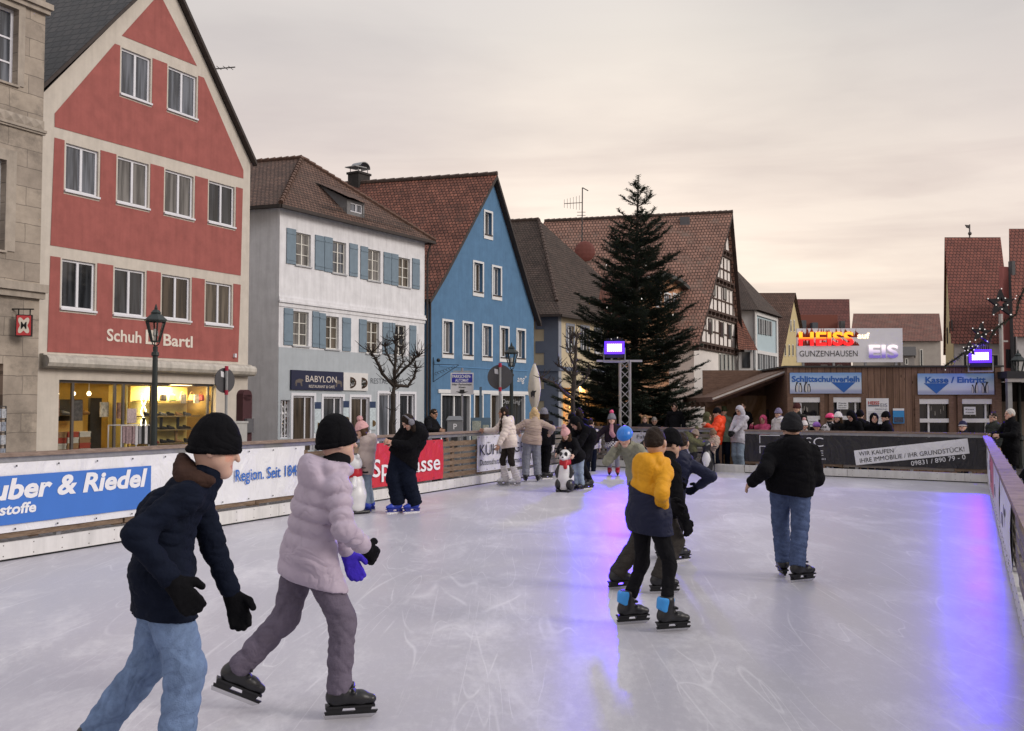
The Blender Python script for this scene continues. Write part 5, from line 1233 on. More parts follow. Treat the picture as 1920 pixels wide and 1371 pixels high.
# ---- blue gabled house
fB = facade(806, 47.6, 1001, 2150); Bp = lambda x, y, w=0: fB.uz(x, y, w)
hb = empty('town_house', tuple(fB.A)[:2] + (GZ,), 'bright blue gabled house with white framed windows and steep red tiled roof', 'house')
BLUE = mat('plaster blue', (.092, .195, .335), .88, .13, 2, .1, 40, streak=.12); WTRIM = mat('trim white', (.66, .67, .68), .6, .06, 4)
aB = Bp(924, 340); lB = Bp(820, 560); rB = Bp(1008, 597)
bw = [R4(fB, *s) for s in ((909, 921.5, 397, 439, 400.5, 441), (888.5, 904.5, 491, 546, 496, 548), (924, 938.5, 500, 553, 504, 555), (831, 848, 601, 661, 605, 663), (869, 885.5, 605, 664, 608.5, 666), (905.5, 921, 610, 667, 613.5, 669), (938.5, 952.5, 614, 669, 617, 671), (969.5, 983.5, 618.5, 671, 621, 672.5))]
bs = [(Bp(x0, 760)[0], Bp(x1, 760)[0], zG, Bp(x0, yt)[1]) for x0, x1, yt in ((826, 882, 738), (888, 906, 738), (919, 936, 738), (940, 984, 739))]
mL, mR = Bp(838, 505), Bp(998, 565)
m_ = MB(); m_.wall(fB, [(0, GZ), (fB.len, GZ), (fB.len, rB[1]), (aB[0], aB[1]), (0, lB[1])], bw + bs, reveal=.22)
a = fB.p(0, 0, GZ); m_.quad(a, a + Z * (lB[1] - GZ), a + BK * 12 + Z * (lB[1] - GZ), a + BK * 12); a = fB.p(fB.len, 0, GZ); m_.quad(a, a + BK * 12, a + BK * 12 + Z * (rB[1] - GZ), a + Z * (rB[1] - GZ)); m_.build('wall', BLUE, hb)
for i, r in enumerate(bw): window(fB, r, hb, WTRIM, None, mull=0 if i < 1 else 1, inset=.17, fw=.07, sill=DARKW, surround=WTRIM, sw=.11, apron=.26 if i < 8 else 0)
for i, r in enumerate(bs):
    m = MB(); fw = .09; m.box(fB, r[0], r[0] + fw, -.2, .03, r[2], r[3]); m.box(fB, r[1] - fw, r[1], -.2, .03, r[2], r[3]); m.box(fB, r[0] + fw, r[1] - fw, -.2, .028, r[3] - fw, r[3])
    if i in (0, 3): m.box(fB, (r[0] + r[1]) / 2 - .05, (r[0] + r[1]) / 2 + .05, -.2, -.1, r[2], r[3] - fw)
    o = m.build('shop_front', WTRIM, hb); g = MB(); g.box(fB, r[0] + .05, r[1] - .05, -.18, -.17, r[2], r[3] - .05); g.build('pane', [GLASS, GLASS_B, GLASS_B, GLASS][i], o)
m_ = MB(); m_.box(fB, Bp(822, 733)[0] - .05, Bp(989, 737)[0] + .05, .001, .05, Bp(822, 737)[1], Bp(822, 730)[1]); m_.build('shop_lintel', WTRIM, hb)
m_ = MB(); zq = Bp(824, 685)[1]; m_.box(fB, Bp(824, 685)[0], Bp(988, 690)[0], .003, .03, zq - .05, zq); m_.build('plaster_band', mat('plaster blue light', (.10, .23, .42), .85, .05), hb)
serif(fB, 'ang"', 970, 716, 987, 704, PWH, hb, w=.02, shear=.2); serif(fB, 'Der Ring"', 941, 757, 979, 748, mat('glass lettering', (.3, .31, .33), .5), hb, w=-.1, shear=.2)
ov = .3
eaL, eaR, ap3 = fB.p(-.35, ov, lB[1] - .12), fB.p(fB.len + .35, ov, rB[1] - .2), fB.p(aB[0], ov, aB[1] + .35)
rd = (at(690, 347, (ap3 + BK * 12).y) - ap3); rd = BK * 12 + Z * .1
m_ = MB()
kL = eaL.lerp(ap3, .22) - Z * .13; kR = eaR.lerp(ap3, .22) - Z * .13
roofquad(m_, eaL + rd, eaL, kL, kL + rd); roofquad(m_, kL + rd, kL, ap3, ap3 + rd); roofquad(m_, eaR, eaR + rd, kR + rd, kR); roofquad(m_, kR, kR + rd, ap3 + rd, ap3); m_.build('roof', T_RED, hb)
m_ = MB()
for (a, b) in ((eaL, kL), (kL, ap3), (ap3, kR), (kR, eaR)):
    dn = Vector((0, 0, -.26)); bk = -fB.n * .28; e_ = Z * -.015
    m_.hexa([a + dn, b + dn, b + dn + bk, a + dn + bk, a + e_, b + e_, b + e_ + bk, a + e_ + bk])
m_.build('verge_board', DARKW, hb)
m_ = MB(); n = 22
for k in range(n): p, q = ap3.lerp(ap3 + rd, k / n), ap3.lerp(ap3 + rd, (k + 1) / n); m_.tube([p + Z * .04, q + Z * .02], [.13, .11], 6)
m_.build('ridge_tiles', mat('ridge tile grey', (.09, .065, .055), .85, .4, 5), hb)
m_ = MB(); m_.bar(eaL + Z * -.08, eaL + rd * .9 + Z * -.08, .14, .12); m_.tube([fB.p(-.2, .15, lB[1] - .2), fB.p(-.12, .1, lB[1] - .6), fB.p(-.12, .1, GZ)], .05, 8); m_.build('gutter', DARKW, hb)
ch = at(673, 338, (ap3 + rd * .78).y); fC = Frame(ch.to_tuple()[:2], fB.d)
cm = empty('chimney', (ch.x, ch.y, ch.z), 'dark brick chimney with tilted metal cowl above the blue house roof', 'chimney'); hC = at(673, 329, ch.y).z; lo_ = at(673, 352, ch.y).z - 1.2
cw = (at(689, 340, ch.y).x - at(657, 340, ch.y).x) * .5
m_ = MB(); m_.box(fC, -cw, cw, -.4, .4, lo_, hC); m_.box(fC, -cw - .06, cw + .06, -.46, .46, hC + .003, hC + .12); m_.build('stack', mat('chimney dark', (.03, .027, .026), .8, .3), cm)
m_ = MB()
for sx in (-1, 1):
    for sy in (-1, 1): m_.bar(fC.p(sx * cw * .8, sy * .3, hC + .12), fC.p(sx * cw * .8, sy * .3, hC + .38), .04)
m_.bar(fC.p(-cw - .25, 0, hC + .36), fC.p(cw * .4, 0, hC + .42), .8, .05, up=Vector((0, 0, 1)))
pts = [(cw * .3 + .42 * math.sin(t), hC + .40 + .32 * math.cos(t)) for t in np.linspace(-1.3, 1.6, 8)]
for (a, b), (c, d) in zip(pts[:-1], pts[1:]): m_.hexa([fC.p(a, -.35, b), fC.p(c, -.35, d), fC.p(c, .35, d), fC.p(a, .35, b), fC.p(a, -.35, b + .04), fC.p(c, -.35, d + .04), fC.p(c, .35, d + .04), fC.p(a, .35, b + .04)])
m_.build('cowl', STEEL, cm)
# curly iron bracket on the blue wall
m_ = MB(); a = Bp(812, 670); b = Bp(812, 716); fK = Frame(fB.p(a[0], .02, 0).to_tuple()[:2], (fB.n * .9 + fB.d * .45).to_tuple()[:2]); L_ = 1.25
m_.bar(fK.p(0, 0, a[1]), fK.p(0, 0, b[1]), .03); m_.bar(fK.p(0, 0, a[1] - .35), fK.p(L_, 0, a[1] - .38), .025); m_.bar(fK.p(0, 0, b[1]), fK.p(L_, 0, a[1] - .4), .025)
for k in range(7):
    cu, cz = .15 + .14 * k, a[1] - .42 - .05 * (6 - k); m_.tube([fK.p(cu + .07 * math.cos(t), 0, cz - .08 + .07 * math.sin(t)) for t in np.linspace(0, 5, 10)], .009, 4)
m_.ball(fK.p(.25, 0, a[1] - .15), .10, 8); tag(m_.build('iron_bracket', mat('iron black', (.015, .014, .014), .5)), 'curly wrought iron sign bracket on the blue wall', 'bracket')

# ---- cream house with grey quoins
fQ = facade(1047, 60, 1240, 2100); Cq = lambda x, y, w=0: fQ.uz(x, y, w)
hq = empty('town_house', tuple(fQ.A)[:2] + (GZ,), 'cream house with blue grey quoins and dark brown hipped roof behind the bare tree', 'house')
CRM = mat('plaster cream', (.52, .445, .31), .88, .08, 2, .1, 40, streak=.06); SLB = mat('plaster slate blue', (.135, .16, .215), .88, .08, 2, .1, 40)
zE = Cq(1047, 590)[1]; cqw = [R4(fQ, *s) for s in ((1063, 1075, 611, 660, 612, 661), (1090, 1103, 614, 661, 615, 662), (1116, 1127, 618, 662, 619, 663))]
dq = (Cq(1056, 760)[0], Cq(1072, 760)[0], zG, Cq(1056, 727)[1]); dq2 = (Cq(1086, 760)[0], Cq(1150, 760)[0], zG, Cq(1086, 720)[1])
m_ = MB(); m_.wall(fQ, [(0, GZ), (fQ.len, GZ), (fQ.len, zE), (0, zE)], cqw + [dq, dq2], reveal=.2); a = fQ.p(fQ.len, 0, GZ); m_.quad(a, a + BK * 9, a + BK * 9 + Z * (zE - GZ), a + Z * (zE - GZ)); m_.build('wall', CRM, hq)
fQs = Frame((fQ.A + BK * 5).to_tuple()[:2], -BK); m_ = MB(); a = fQ.p(0, 0, GZ); m_.quad(a + BK * 9, a, a + Z * (zE - GZ), a + BK * 9 + Z * (zE - GZ)); m_.build('side_wall', CRM, hq)
m_ = MB(); hgt = .74; k = 0; ln = 5
while GZ + k * hgt < zE - .1:
    z0 = GZ + k * hgt; lng = 1.45 if k % 2 else .9; z1 = min(z0 + hgt - .003, zE)
    m_.box(fQs, ln - lng, ln + .03, .004, .045, z0, z1)
    k += 1
m_.build('quoins', SLB, hq); m_ = MB(); m_.box(fQ, -.045, .32, .004, .045, GZ, zE); m_.build('corner_strip', mat('plaster slate light', (.26, .28, .33), .88), hq)
m_ = MB(); zb_ = Cq(1047, 690)[1]; m_.box(fQs, ln - 6, ln + .06, .048, .14, zb_ - .2, zb_ + .12); m_.box(fQ, -.06, fQ.len, .048, .12, zb_ - .15, zb_ + .1); m_.build('string_course', SLB, hq)
for r in cqw: window(fQ, r, hq, WFR, GLASS, 1, (), .12, .06, surround=mat('plaster slate light', (.26, .28, .33), .88), sw=.16)
m_ = MB(); m_.box(fQ, dq[0] - .6, dq[1] + 1.2, -1.0, -.95, dq[2], dq[3] + .2); m_.build('shop_interior', mat('shop peach', (.72, .48, .26), .8), hq)
sl = shop_light(fQ, (dq[0] + dq[1]) / 2, -.5, dq[3] - .15, 90, .5, (1, .62, .25)); sl.parent = hq; sl.matrix_parent_inverse = world_of(hq).inverted()
m_ = MB(); m_.box(fQ, dq[0] + .1, dq[1] - .1, -.8, -.7, dq[2] + 1.0, dq[2] + 1.5); m_.box(fQ, dq[0] + .1, dq[1] - .1, -.8, -.7, dq[3] - .7, dq[3] - .55); m_.build('shop_display', emit('shop orange', (1, .35, .06), 1.6), hq)
m_ = MB(); m_.box(fQ, dq2[0], dq2[1], -.19, -.15, dq2[2], dq2[3]); m_.build('pane', shopglass(), hq); m_ = MB(); m_.box(fQ, dq2[0] - 1.5, dq2[1] + 2.5, -1.35, -1.25, dq2[2], dq2[3] + .3); m_.build('shop_back', mat('shop back ochre', (.5, .33, .16), .8, .3, 3), hq)
sl = shop_light(fQ, (dq2[0] + dq2[1]) / 2, -.9, dq2[3] - .1, 120, .8, (1, .66, .32)); sl.parent = hq; sl.matrix_parent_inverse = world_of(hq).inverted()
o, r = board(fQ, 1122, 1160, 704, 733, 706, 733, mat('sign anthracite', (.03, .03, .036), .5), 'anthracite shop sign on the cream house behind the fir tree', .1)
text('OPTIK', fQ.p(r[0] + .35, .104, (r[2] + r[3]) / 2 - .08), fQ.d, Z, .16, PWH, parent=o) if False else None
m_ = MB(); c0 = fQ.p(Cq(1118, 720)[0], 0, Cq(1118, 700)[1]); 
pts = []
for k in range(9):
    t = math.pi * k / 8; pts.append((math.cos(t) * 1.0, math.sin(t) * .75))
for (a, b), (c, d) in zip(pts[:-1], pts[1:]): m_.poly([fQ.p(Cq(1122, 720)[0] + a, .01, c0.z - .5 + b), fQ.p(Cq(1122, 720)[0] + c, .01, c0.z - .5 + d), fQ.p(Cq(1122, 720)[0] + c * .95, 1.0, c0.z - .75 + d * .4), fQ.p(Cq(1122, 720)[0] + a * .95, 1.0, c0.z - .75 + b * .4)])
m_.build('awning', mat('awning grey', (.12, .115, .12), .8), hq)
pL, pR = fQ.p(-.5, .45, zE), fQ.p(fQ.len, .45, zE); md = fQ.p(fQ.len * .5, 0, 0); pk = at(1010, 412, 66.5); rb = pk + BK * 9; bL = fQ.p(-.5, .45, zE) + BK * 10; bR = pR + BK * 10
sm = pL.lerp(pk, .16) - Z * .28; smR = pR.lerp(pk, .16) - Z * .28; sb = bL.lerp(rb, .16) - Z * .28
m_ = MB(); roofquad(m_, pL, pR, smR, sm); rooftri(m_, sm, smR, pk); roofquad(m_, bL, pL, sm, sb); roofquad(m_, sb, sm, pk, rb); roofquad(m_, pR, bR, rb, smR); m_.build('roof', T_GREYB, hq)
m_ = MB(); m_.bar(pL - Z * .1, pR - Z * .1, .2, .16); m_.bar(bL - Z * .1, pL - Z * .1, .2, .16); m_.build('gutter', DARKW, hq)
m_ = MB(); n = 26
for k in range(n): p, q = sm.lerp(pk, k / n), sm.lerp(pk, (k + 1) / n); m_.tube([p + Z * .05, q + Z * .03], [.12, .10], 6)
for k in range(20): p, q = pk.lerp(rb, k / 20), pk.lerp(rb, (k + 1) / 20); m_.tube([p + Z * .05, q + Z * .03], [.12, .10], 6)
m_.build('ridge_tiles', mat('ridge tile grey', (.09, .065, .055), .85, .4, 5), hq)

# ---- half-timbered house with the huge roof
fH = facade(1296, 72, 1384, 1925); Hp = lambda x, y, w=0: fH.uz(x, y, w)
hh2 = empty('half_timbered_house', tuple(fH.A)[:2] + (GZ,), 'tall half timbered house with brown beams, white infill and huge weathered roof', 'house')
INF = mat('infill white', (.74, .70, .67), .9, .08, 2); BEAM = mat('beam brown', (.062, .036, .028), .8, .25, 6)
aH = Hp(1362, 402); lH = Hp(1301, 640); rH = Hp(1383, 668)
m_ = MB(); m_.wall(fH, [(lH[0], GZ), (rH[0], GZ), (rH[0], rH[1]), (aH[0], aH[1]), (lH[0], lH[1])], []); a = fH.p(lH[0], 0, GZ); m_.quad(a, a + Z * (lH[1] - GZ), a + BK * 26 + Z * (lH[1] - GZ), a + BK * 26); m_.build('wall', INF, hh2)
def edge_u(z, side):
    e = lH if side == 0 else rH; t = (z - e[1]) / (aH[1] - e[1]); return e[0] + (aH[0] - e[0]) * max(t, 0)
bm = MB(); zs = [Hp(1340, y)[1] for y in (462, 521, 585, 648)]
for i, z in enumerate(zs):
    a, b = edge_u(z, 0), edge_u(z, 1)
    bm.box(fH, a, b, .004, .26, z - .10, z + .08); bm.box(fH, a, b, .004, .18, z - .50, z - .36)
    k = a + .3
    while k < b - .2: bm.box(fH, k, k + .16, .004, .30, z - .357, z - .103); k += 1.1
    for fz in (.5,):
        zz = z + (aH[1] if i == 0 else zs[i - 1]) * fz - z * fz if False else z + ((aH[1] if i == 0 else zs[i - 1] - .6) - z) * fz
        if i == 0 and fz > .5: continue
        bm.box(fH, edge_u(zz, 0), edge_u(zz, 1), .004, .06, zz - .06, zz + .06)
    top = aH[1] - .5 if i == 0 else zs[i - 1] - .63
    n = 3 + i * 2
    for j in range(n + 1):
        u = a + (b - a) * (j + .5) / (n + 1); tz = min(top, aH[1] - .1)
        uu = min(max(u, edge_u(tz, 0)), edge_u(tz, 1)) if i == 0 else u
        if edge_u(tz, 0) - .2 < u < edge_u(tz, 1) + .2 or i: 
            zt_ = tz
            while not (edge_u(zt_, 0) < u < edge_u(zt_, 1)) and zt_ > z: zt_ -= .2
            if zt_ - z > .5: bm.box(fH, u - (.11 if j % 2 else .045), u + (.11 if j % 2 else .045), .004, .058, z + .083, zt_)
z = zs[-1]; bm.box(fH, lH[0], rH[0], .004, .1, z - 4.2, z - 4.0)
bm.build('timber_frame', BEAM, hh2)
for i, (x, y) in enumerate(((1336, 541), (1357, 549), (1330, 612), (1352, 618), (1366, 622), (1347, 480))):
    c = Hp(x, y); w_ = (c[0] - .35, c[0] + .35, c[1] - .6, c[1] + .6); m = MB(); m.box(fH, w_[0], w_[1], .01, .07, w_[2], w_[3]); o = m.build('window', BEAM, hh2); m = MB(); m.box(fH, w_[0] + .06, w_[1] - .06, .0705, .08, w_[2] + .06, w_[3] - .06); m.build('pane', GLASS, o); m = MB(); m.box(fH, w_[1], w_[1] + .25, .05, .1, w_[2], w_[3]); m.build('shutter', mat('shutter grey green', (.2, .2, .18), .7), o)
for k in range(4):
    c = Hp(1349 + k * 7.5, 690); m = MB(); m.box(fH, c[0] - .28, c[0] + .28, .01, .06, c[1] - 1.1, c[1] + 1.2); o = m.build('window', WFR2, hh2); m = MB(); m.box(fH, c[0] - .2, c[0] + .2, .0605, .07, c[1] - 1.0, c[1] + 1.1); m.build('pane', GLASS, o); m = MB(); m.box(fH, c[0] + .3, c[0] + .62, .02, .07, c[1] - 1.1, c[1] + 1.2); m.build('shutter', mat('shutter sage', (.30, .32, .30), .7), o)
ov = .55; eL_, eR_, a_ = fH.p(lH[0] - .6, ov, lH[1] - .35), fH.p(rH[0] + .6, ov, rH[1] - .8), fH.p(aH[0], ov, aH[1] + .4)
a_.z = at(1362, 398, a_.y).z
bk_ = at(1021, 415, 80) - a_; BH = Vector((-.97, .12, 0)).normalized()
# run the ridge back until it reaches the photo's far end
t = ((1021 - 960) / F_PX * a_.y - a_.x) / (BH.x - (1021 - 960) / F_PX * BH.y); rdh = BH * t; rdh.z = at(1021, 415, (a_ + rdh).y).z - a_.z
m_ = MB(); roofquad(m_, eL_ + rdh, eL_, a_, a_ + rdh); roofquad(m_, eR_, eR_ + rdh, a_ + rdh, a_); m_.build('roof', T_ORANGE, hh2)
m_ = MB()
for (a, b) in ((eL_, a_), (a_, eR_)):
    dn = Z * -.40; bk = -fH.n * .5; e_ = Z * -.015; m_.hexa([a + dn, b + dn, b + dn + bk, a + dn + bk, a + e_, b + e_, b + e_ + bk, a + e_ + bk])
m_.build('verge_board', mat('verge brown', (.045, .028, .024), .8, .2), hh2)
n1 = (eL_ - a_).cross(rdh).normalized()
def on_h(x, y): r_ = ray(x, y); o_ = Vector((0, 0, CAM_H)); return o_ + r_ * ((a_ - o_).dot(n1) / r_.dot(n1))
p = on_h(1284, 416); m_ = MB(); fX = Frame(p.to_tuple()[:2], -BH); m_.box(fX, -.4, .4, -.2, .25, p.z - .5, p.z + .35); m_.build('roof_hatch', mat('hatch grey', (.10, .10, .11), .5), hh2)
m_ = MB(); n = 34
for k in range(n): p, q = a_.lerp(a_ + rdh, k / n), a_.lerp(a_ + rdh, (k + 1) / n); m_.tube([p + Z * .04, q + Z * .02], [.17, .14], 6)
m_.build('ridge_tiles', mat('ridge tile grey', (.09, .065, .055), .85, .4, 5), hh2)
# aerial mast and dish on that roof
p = on_h(1091, 470); tp = at(1092, 352, p.y); ant = empty('aerial_mast', tuple(p), 'tall aerial mast with rods and a red brown dish on the weathered roof', 'aerial')
IR = mat('aerial metal', (.10, .095, .095), .5, .1, metal=.5); m_ = MB(); m_.bar(p - Z * .5, tp, .09); m_.bar(tp, at(1103, 358, p.y), .07); m_.build('mast', IR, ant)
m_ = MB(); y0 = 381; a, b = at(1058, y0 + 1, p.y), at(1092, y0 - 1, p.y); m_.bar(a, b, .05)
for k in range(6): c = a.lerp(b, k / 6); m_.bar(c - Z * (.35 + .05 * k), c + Z * (.35 + .05 * k), .03)
for yy in (398, 404): c = at(1091, yy, p.y); m_.bar(c - Vector((.4, 0, 0)), c + Vector((.3, 0, 0)), .04)
m_.build('aerial_rods', IR, ant)
dc = on_h(1087, 475); m_ = MB(); m_.ball(dc + fH.n * .4 + Vector((0, -.8, 0)), .85, 14, (1, .22, 1)); tag(m_.build('satellite_dish', mat('dish red brown', (.16, .05, .04), .6)), 'round red brown satellite dish on the weathered roof below the aerial', 'satellite dish')

# ---- orange mansard gable behind the fir tree
fO = facade(1160, 65, 1304, 2000); Op = lambda x, y, w=0: fO.uz(x, y, w); hor = empty('town_house', tuple(fO.A)[:2] + (GZ,), 'peach coloured house with curved mansard gable behind the fir tree', 'house')
PEA = mat('plaster peach', (.50, .27, .155), .88, .08, 2, streak=.06); pl = [Op(*q) for q in ((1304, 628), (1281, 541), (1262, 524), (1236, 514), (1196, 524), (1168, 560), (1158, 628))]
ow = [R4(fO, *s) for s in ((1246, 1257, 551, 577, 553, 578), (1262, 1272, 553, 578, 554, 579), (1258, 1269, 640, 667, 641, 668), (1276, 1286, 642, 668, 643, 669), (1232, 1243, 638, 665, 639, 666), (1228, 1238, 549, 575, 550, 576))]
m_ = MB(); m_.wall(fO, [(pl[-1][0], GZ), (pl[0][0], GZ)] + pl, ow, reveal=.15); m_.build('wall', PEA, hor)
for r in ow: window(fO, r, hor, WFR, GLASS_L, 1, (), .1, .07, surround=WTRIM, sw=.14)
m_ = MB(); pp = [fO.p(u, .35, z + .1) for u, z in pl]
for a, b in zip(pp[:-1], pp[1:]): roofquad(m_, a, a - fO.n * 8, b - fO.n * 8, b)
m_.build('roof', T_RED, hor); m_ = MB()
for a, b in zip(pp[:-1], pp[1:]): m_.bar(a - Z * .15, b - Z * .15, .5, .28)
m_.build('verge_board', mat('verge grey', (.06, .06, .06), .7), hor)

# ---- pale blue house with many shutters
f8 = facade(1417, 84, 1457, 2000); E8 = lambda x, y, w=0: f8.uz(x, y, w); h8 = empty('town_house', tuple(f8.A)[:2] + (GZ,), 'pale blue and white house with rows of grey shutters beside the half timbered house', 'house')
LB = mat('plaster light blue', (.40, .50, .545), .88, .06, 2); WH8 = mat('plaster off white', (.56, .55, .55), .88, .06, 2); SH8 = mat('shutter pale grey', (.26, .27, .28), .7)
zt8 = E8(1417, 583)[1]; m_ = MB(); m_.wall(f8, [(0, GZ), (f8.len, GZ), (f8.len, zt8), (0, zt8)], []); m_.build('wall', LB, h8)
b8 = Vector((-.80, -.02, 0)); a = f8.p(0, 0, GZ); m_ = MB(); m_.quad(a + b8 * 4, a, a + Z * (zt8 - GZ), a + b8 * 4 + Z * (zt8 - GZ)); m_.build('side_wall', WH8, h8)
m_ = MB()
for u in (0, f8.len): m_.box(f8, u - .25, u + .25, .004, .12, GZ, zt8 - .01)
for y in (660, 589): z = E8(1420, y)[1]; m_.box(f8, .253, f8.len - .253, .004, .15, z - .15, z + .15)
m_.build('pilasters', mat('trim pale', (.60, .60, .60), .8), h8)
for (x0, x1, n, yt, yb, yt2, yb2) in ((1421, 1447, 3, 597, 626, 604, 630), (1407, 1455, 5, 656, 691, 666, 694)):
    for k in range(n):
        xa = x0 + (x1 - x0) * k / n; xb = x0 + (x1 - x0) * (k + .86) / n; t = (k + .4) / n; r = R4(f8, xa, xb, yt + (yt2 - yt) * t, yb + (yb2 - yb) * t, yt + (yt2 - yt) * t, yb + (yb2 - yb) * t)
        m = MB(); wq = r[1] - r[0]; m.box(f8, r[0] + wq * .36, r[1] - wq * .36, .005, .04, r[2], r[3]); o = m.build('window', GLASS, h8); m = MB(); m.box(f8, r[0], r[0] + wq * .35, .02, .09, r[2], r[3]); m.box(f8, r[1] - wq * .35, r[1], .02, .09, r[2], r[3]); m.build('shutters', SH8, o)
pL, pR = f8.p(-.5, .5, zt8), f8.p(f8.len + .5, .5, zt8); pk = at(1373, 498, 90); rb = pk + b8 * 8; bL = pL + b8 * 12
m_ = MB(); rooftri(m_, pL, pR, pk); roofquad(m_, bL, pL, pk, rb); e = pR + Vector((-2, 10, 0)); rooftri(m_, pR, e, pk); m_.build('roof', T_GREYB, h8)
p1_, p2_, p3_, p4_ = at(1390, 642, 82), at(1420, 655, 83), at(1405, 612, 83.8), at(1376, 585, 83.5); m_ = MB(); roofquad(m_, at(1384, 655, 81.5), at(1421, 657, 82.5), at(1404, 624, 83.6), at(1381, 575, 83.6)); m_.build('lean_to_roof', T_RED, h8)
m_ = MB(); f8s = Frame(at(1386, 700, 82.6).to_tuple()[:2], (1, .05)); m_.box(f8s, 0, at(1413, 700, 82.6).x - f8s.A.x, -.3, 0, GZ, at(1400, 660, 82.6).z); m_.build('annex_wall', WH8, h8); m_ = MB(); c = at(1387, 668, 82.5); m_.box(f8s, .25, .95, .005, .05, at(1387, 690, 82.6).z, at(1387, 660, 82.6).z); m_.build('annex_window', GLASS, h8)

# ---- yellow gable
f9 = facade(1461, 92, 1500, 2000); Y9 = lambda x, y, w=0: f9.uz(x, y, w); h9 = empty('town_house', tuple(f9.A)[:2] + (GZ,), 'narrow yellow gable with brown tiled roof left of the big sign', 'house')
YELW = mat('plaster yellow', (.52, .43, .235), .88, .08, 2); a9 = Y9(1486.5, 556); l9 = Y9(1459, 690); r9 = Y9(1507, 655)
m_ = MB(); m_.wall(f9, [(l9[0], GZ), (r9[0], GZ), (r9[0], r9[1]), a9, l9], []); m_.build('wall', YELW, h9)
for xs_, yt, yb in (((1482, 1488.5), 600, 622), ((1471.5, 1479, 1486, 1493), 646, 668)):
    for x in xs_: c0, c1 = Y9(x, yt), Y9(x, yb); m = MB(); m.box(f9, c0[0] - .25, c0[0] + .25, .005, .05, c1[1], c0[1]); o = m.build('window', WFR2, h9); m = MB(); m.box(f9, c0[0] - .17, c0[0] + .17, .0505, .06, c1[1] + .08, c0[1] - .08); m.build('pane', GLASS, o)
b9 = Vector((-1, .02, 0)); A9 = f9.p(a9[0], .3, a9[1] + .35); L9 = f9.p(l9[0] - .3, .3, l9[1] - .2); R9 = f9.p(r9[0] + .3, .3, r9[1] - .1)
m_ = MB(); roofquad(m_, L9 + b9 * 6, L9, A9, A9 + b9 * 6); roofquad(m_, R9, R9 + b9 * 6, A9 + b9 * 6, A9); m_.build('roof', T_BROWN, h9)

# ---- background houses behind the hut
def simple_house(label, x0, x1, y_eave, y_ridge, D, back, wallm, roofm, xr0=None, xr1=None, overh=.3, wins=(), k=.3):
    fr = Frame(at(x0, 765, D).to_tuple()[:2], (1, 0)); Ln = at(x1, 765, D).x - at(x0, 765, D).x; ze = at(x0, y_eave, D).z; o = empty('town_house', tuple(fr.A)[:2] + (GZ,), label, 'house')
    B = Vector((k, 1, 0)); q4 = lambda u, b, z: fr.p(u, 0, z) + B * b
    m = MB(); m.hexa([q4(u, b, z) for z in (GZ, ze) for (u, b) in ((0, 0), (0, 2 * back), (Ln, 2 * back), (Ln, 0))]); m.build('wall', wallm, o)
    zr = at(x0, y_ridge, D + back).z
    u0 = 0 if xr0 is None else (at(xr0, y_ridge, D + back) - B * back).x - fr.A.x; u1 = Ln if xr1 is None else (at(xr1, y_ridge, D + back) - B * back).x - fr.A.x
    a, b, c, d = q4(-.2, -overh, ze), q4(Ln + .2, -overh, ze), q4(u1 + .2, back, zr), q4(u0 - .2, back, zr); e, f = q4(Ln + .2, 2 * back + overh, ze), q4(-.2, 2 * back + overh, ze)
    m = MB(); roofquad(m, a, b, c, d); roofquad(m, e, f, d, c); m.build('roof', roofm, o)
    m = MB(); m.poly([q4(0, .01, ze), q4(max(u0, 0), back, zr - .1), q4(0, 2 * back, ze)]); m.poly([q4(Ln, .01, ze), q4(Ln, 2 * back, ze), q4(min(u1, Ln), back, zr - .1)]); m.build('gable', wallm, o)
    for (xa, xb, ya, yb) in wins:
        ua, ub = at(xa, 765, D).x - fr.A.x, at(xb, 765, D).x - fr.A.x; q = MB(); q.box(fr, ua, ub, .005, .06, at(x0, yb, D).z, at(x0, ya, D).z); w_ = q.build('window', WFR2, o); q = MB(); q.box(fr, ua + .08, ub - .08, .0605, .07, at(x0, yb, D).z + .08, at(x0, ya, D).z - .08); q.build('pane', GLASS, o if False else w_)
    return o, fr
T_PLUM = bricks('roof tile plum', (.15, .060, .052), (.115, .05, .045), (.05, .02, .02), .4, .5, .02, .85, .5, var=.2)
o10, f10 = simple_house('house with large plum red roof and two dormers behind the big sign', 1489, 1594, 690, 561, 112, 8, mat('plaster ochre grey', (.42, .38, .33), .9), T_PLUM, wins=((1540, 1552, 684, 700), (1570, 1580, 684, 700)), k=.335)
m_ = MB(); D = 107; fq = Frame(at(1494, 765, D).to_tuple()[:2], (1, 0)); m_.box(fq, 0, at(1573, 765, D).x - fq.A.x, -6, 0, at(1494, 640, D).z, at(1494, 590.5, D).z); m_.build('lower_roof', T_NEWRED, o10)
m_ = MB(); m_.box(fq, .1, .9, .01, .9, at(1500, 640, D).z, at(1500, 602, D).z); m_.box(fq, 1.6, 2.2, .01, .8, at(1500, 640, D).z, at(1500, 606, D).z); m_.build('dormer', mat('dormer slate', (.10, .11, .125), .7), o10)
m_ = MB(); m_.box(fq, at(1575, 765, D).x - fq.A.x, at(1583, 765, D).x - fq.A.x, .01, .7, at(1500, 640, D).z, at(1500, 603, D).z); m_.build('chimney', mat('chimney grey', (.13, .13, .13), .8), o10)
T_FADE = bricks('roof tile faded', (.21, .095, .075), (.155, .085, .07), (.06, .035, .03), .3, .35, .02, .85, .4, var=.35, moss=(.16, .105, .085))
simple_house('long low beige house with faded red roof right of the big sign', 1600, 1766, 640, 588, 98, 7, mat('plaster beige', (.40, .365, .33), .9, .1, 2), T_FADE, k=.40, wins=((1700, 1706, 655, 690), (1726, 1732, 655, 690)))
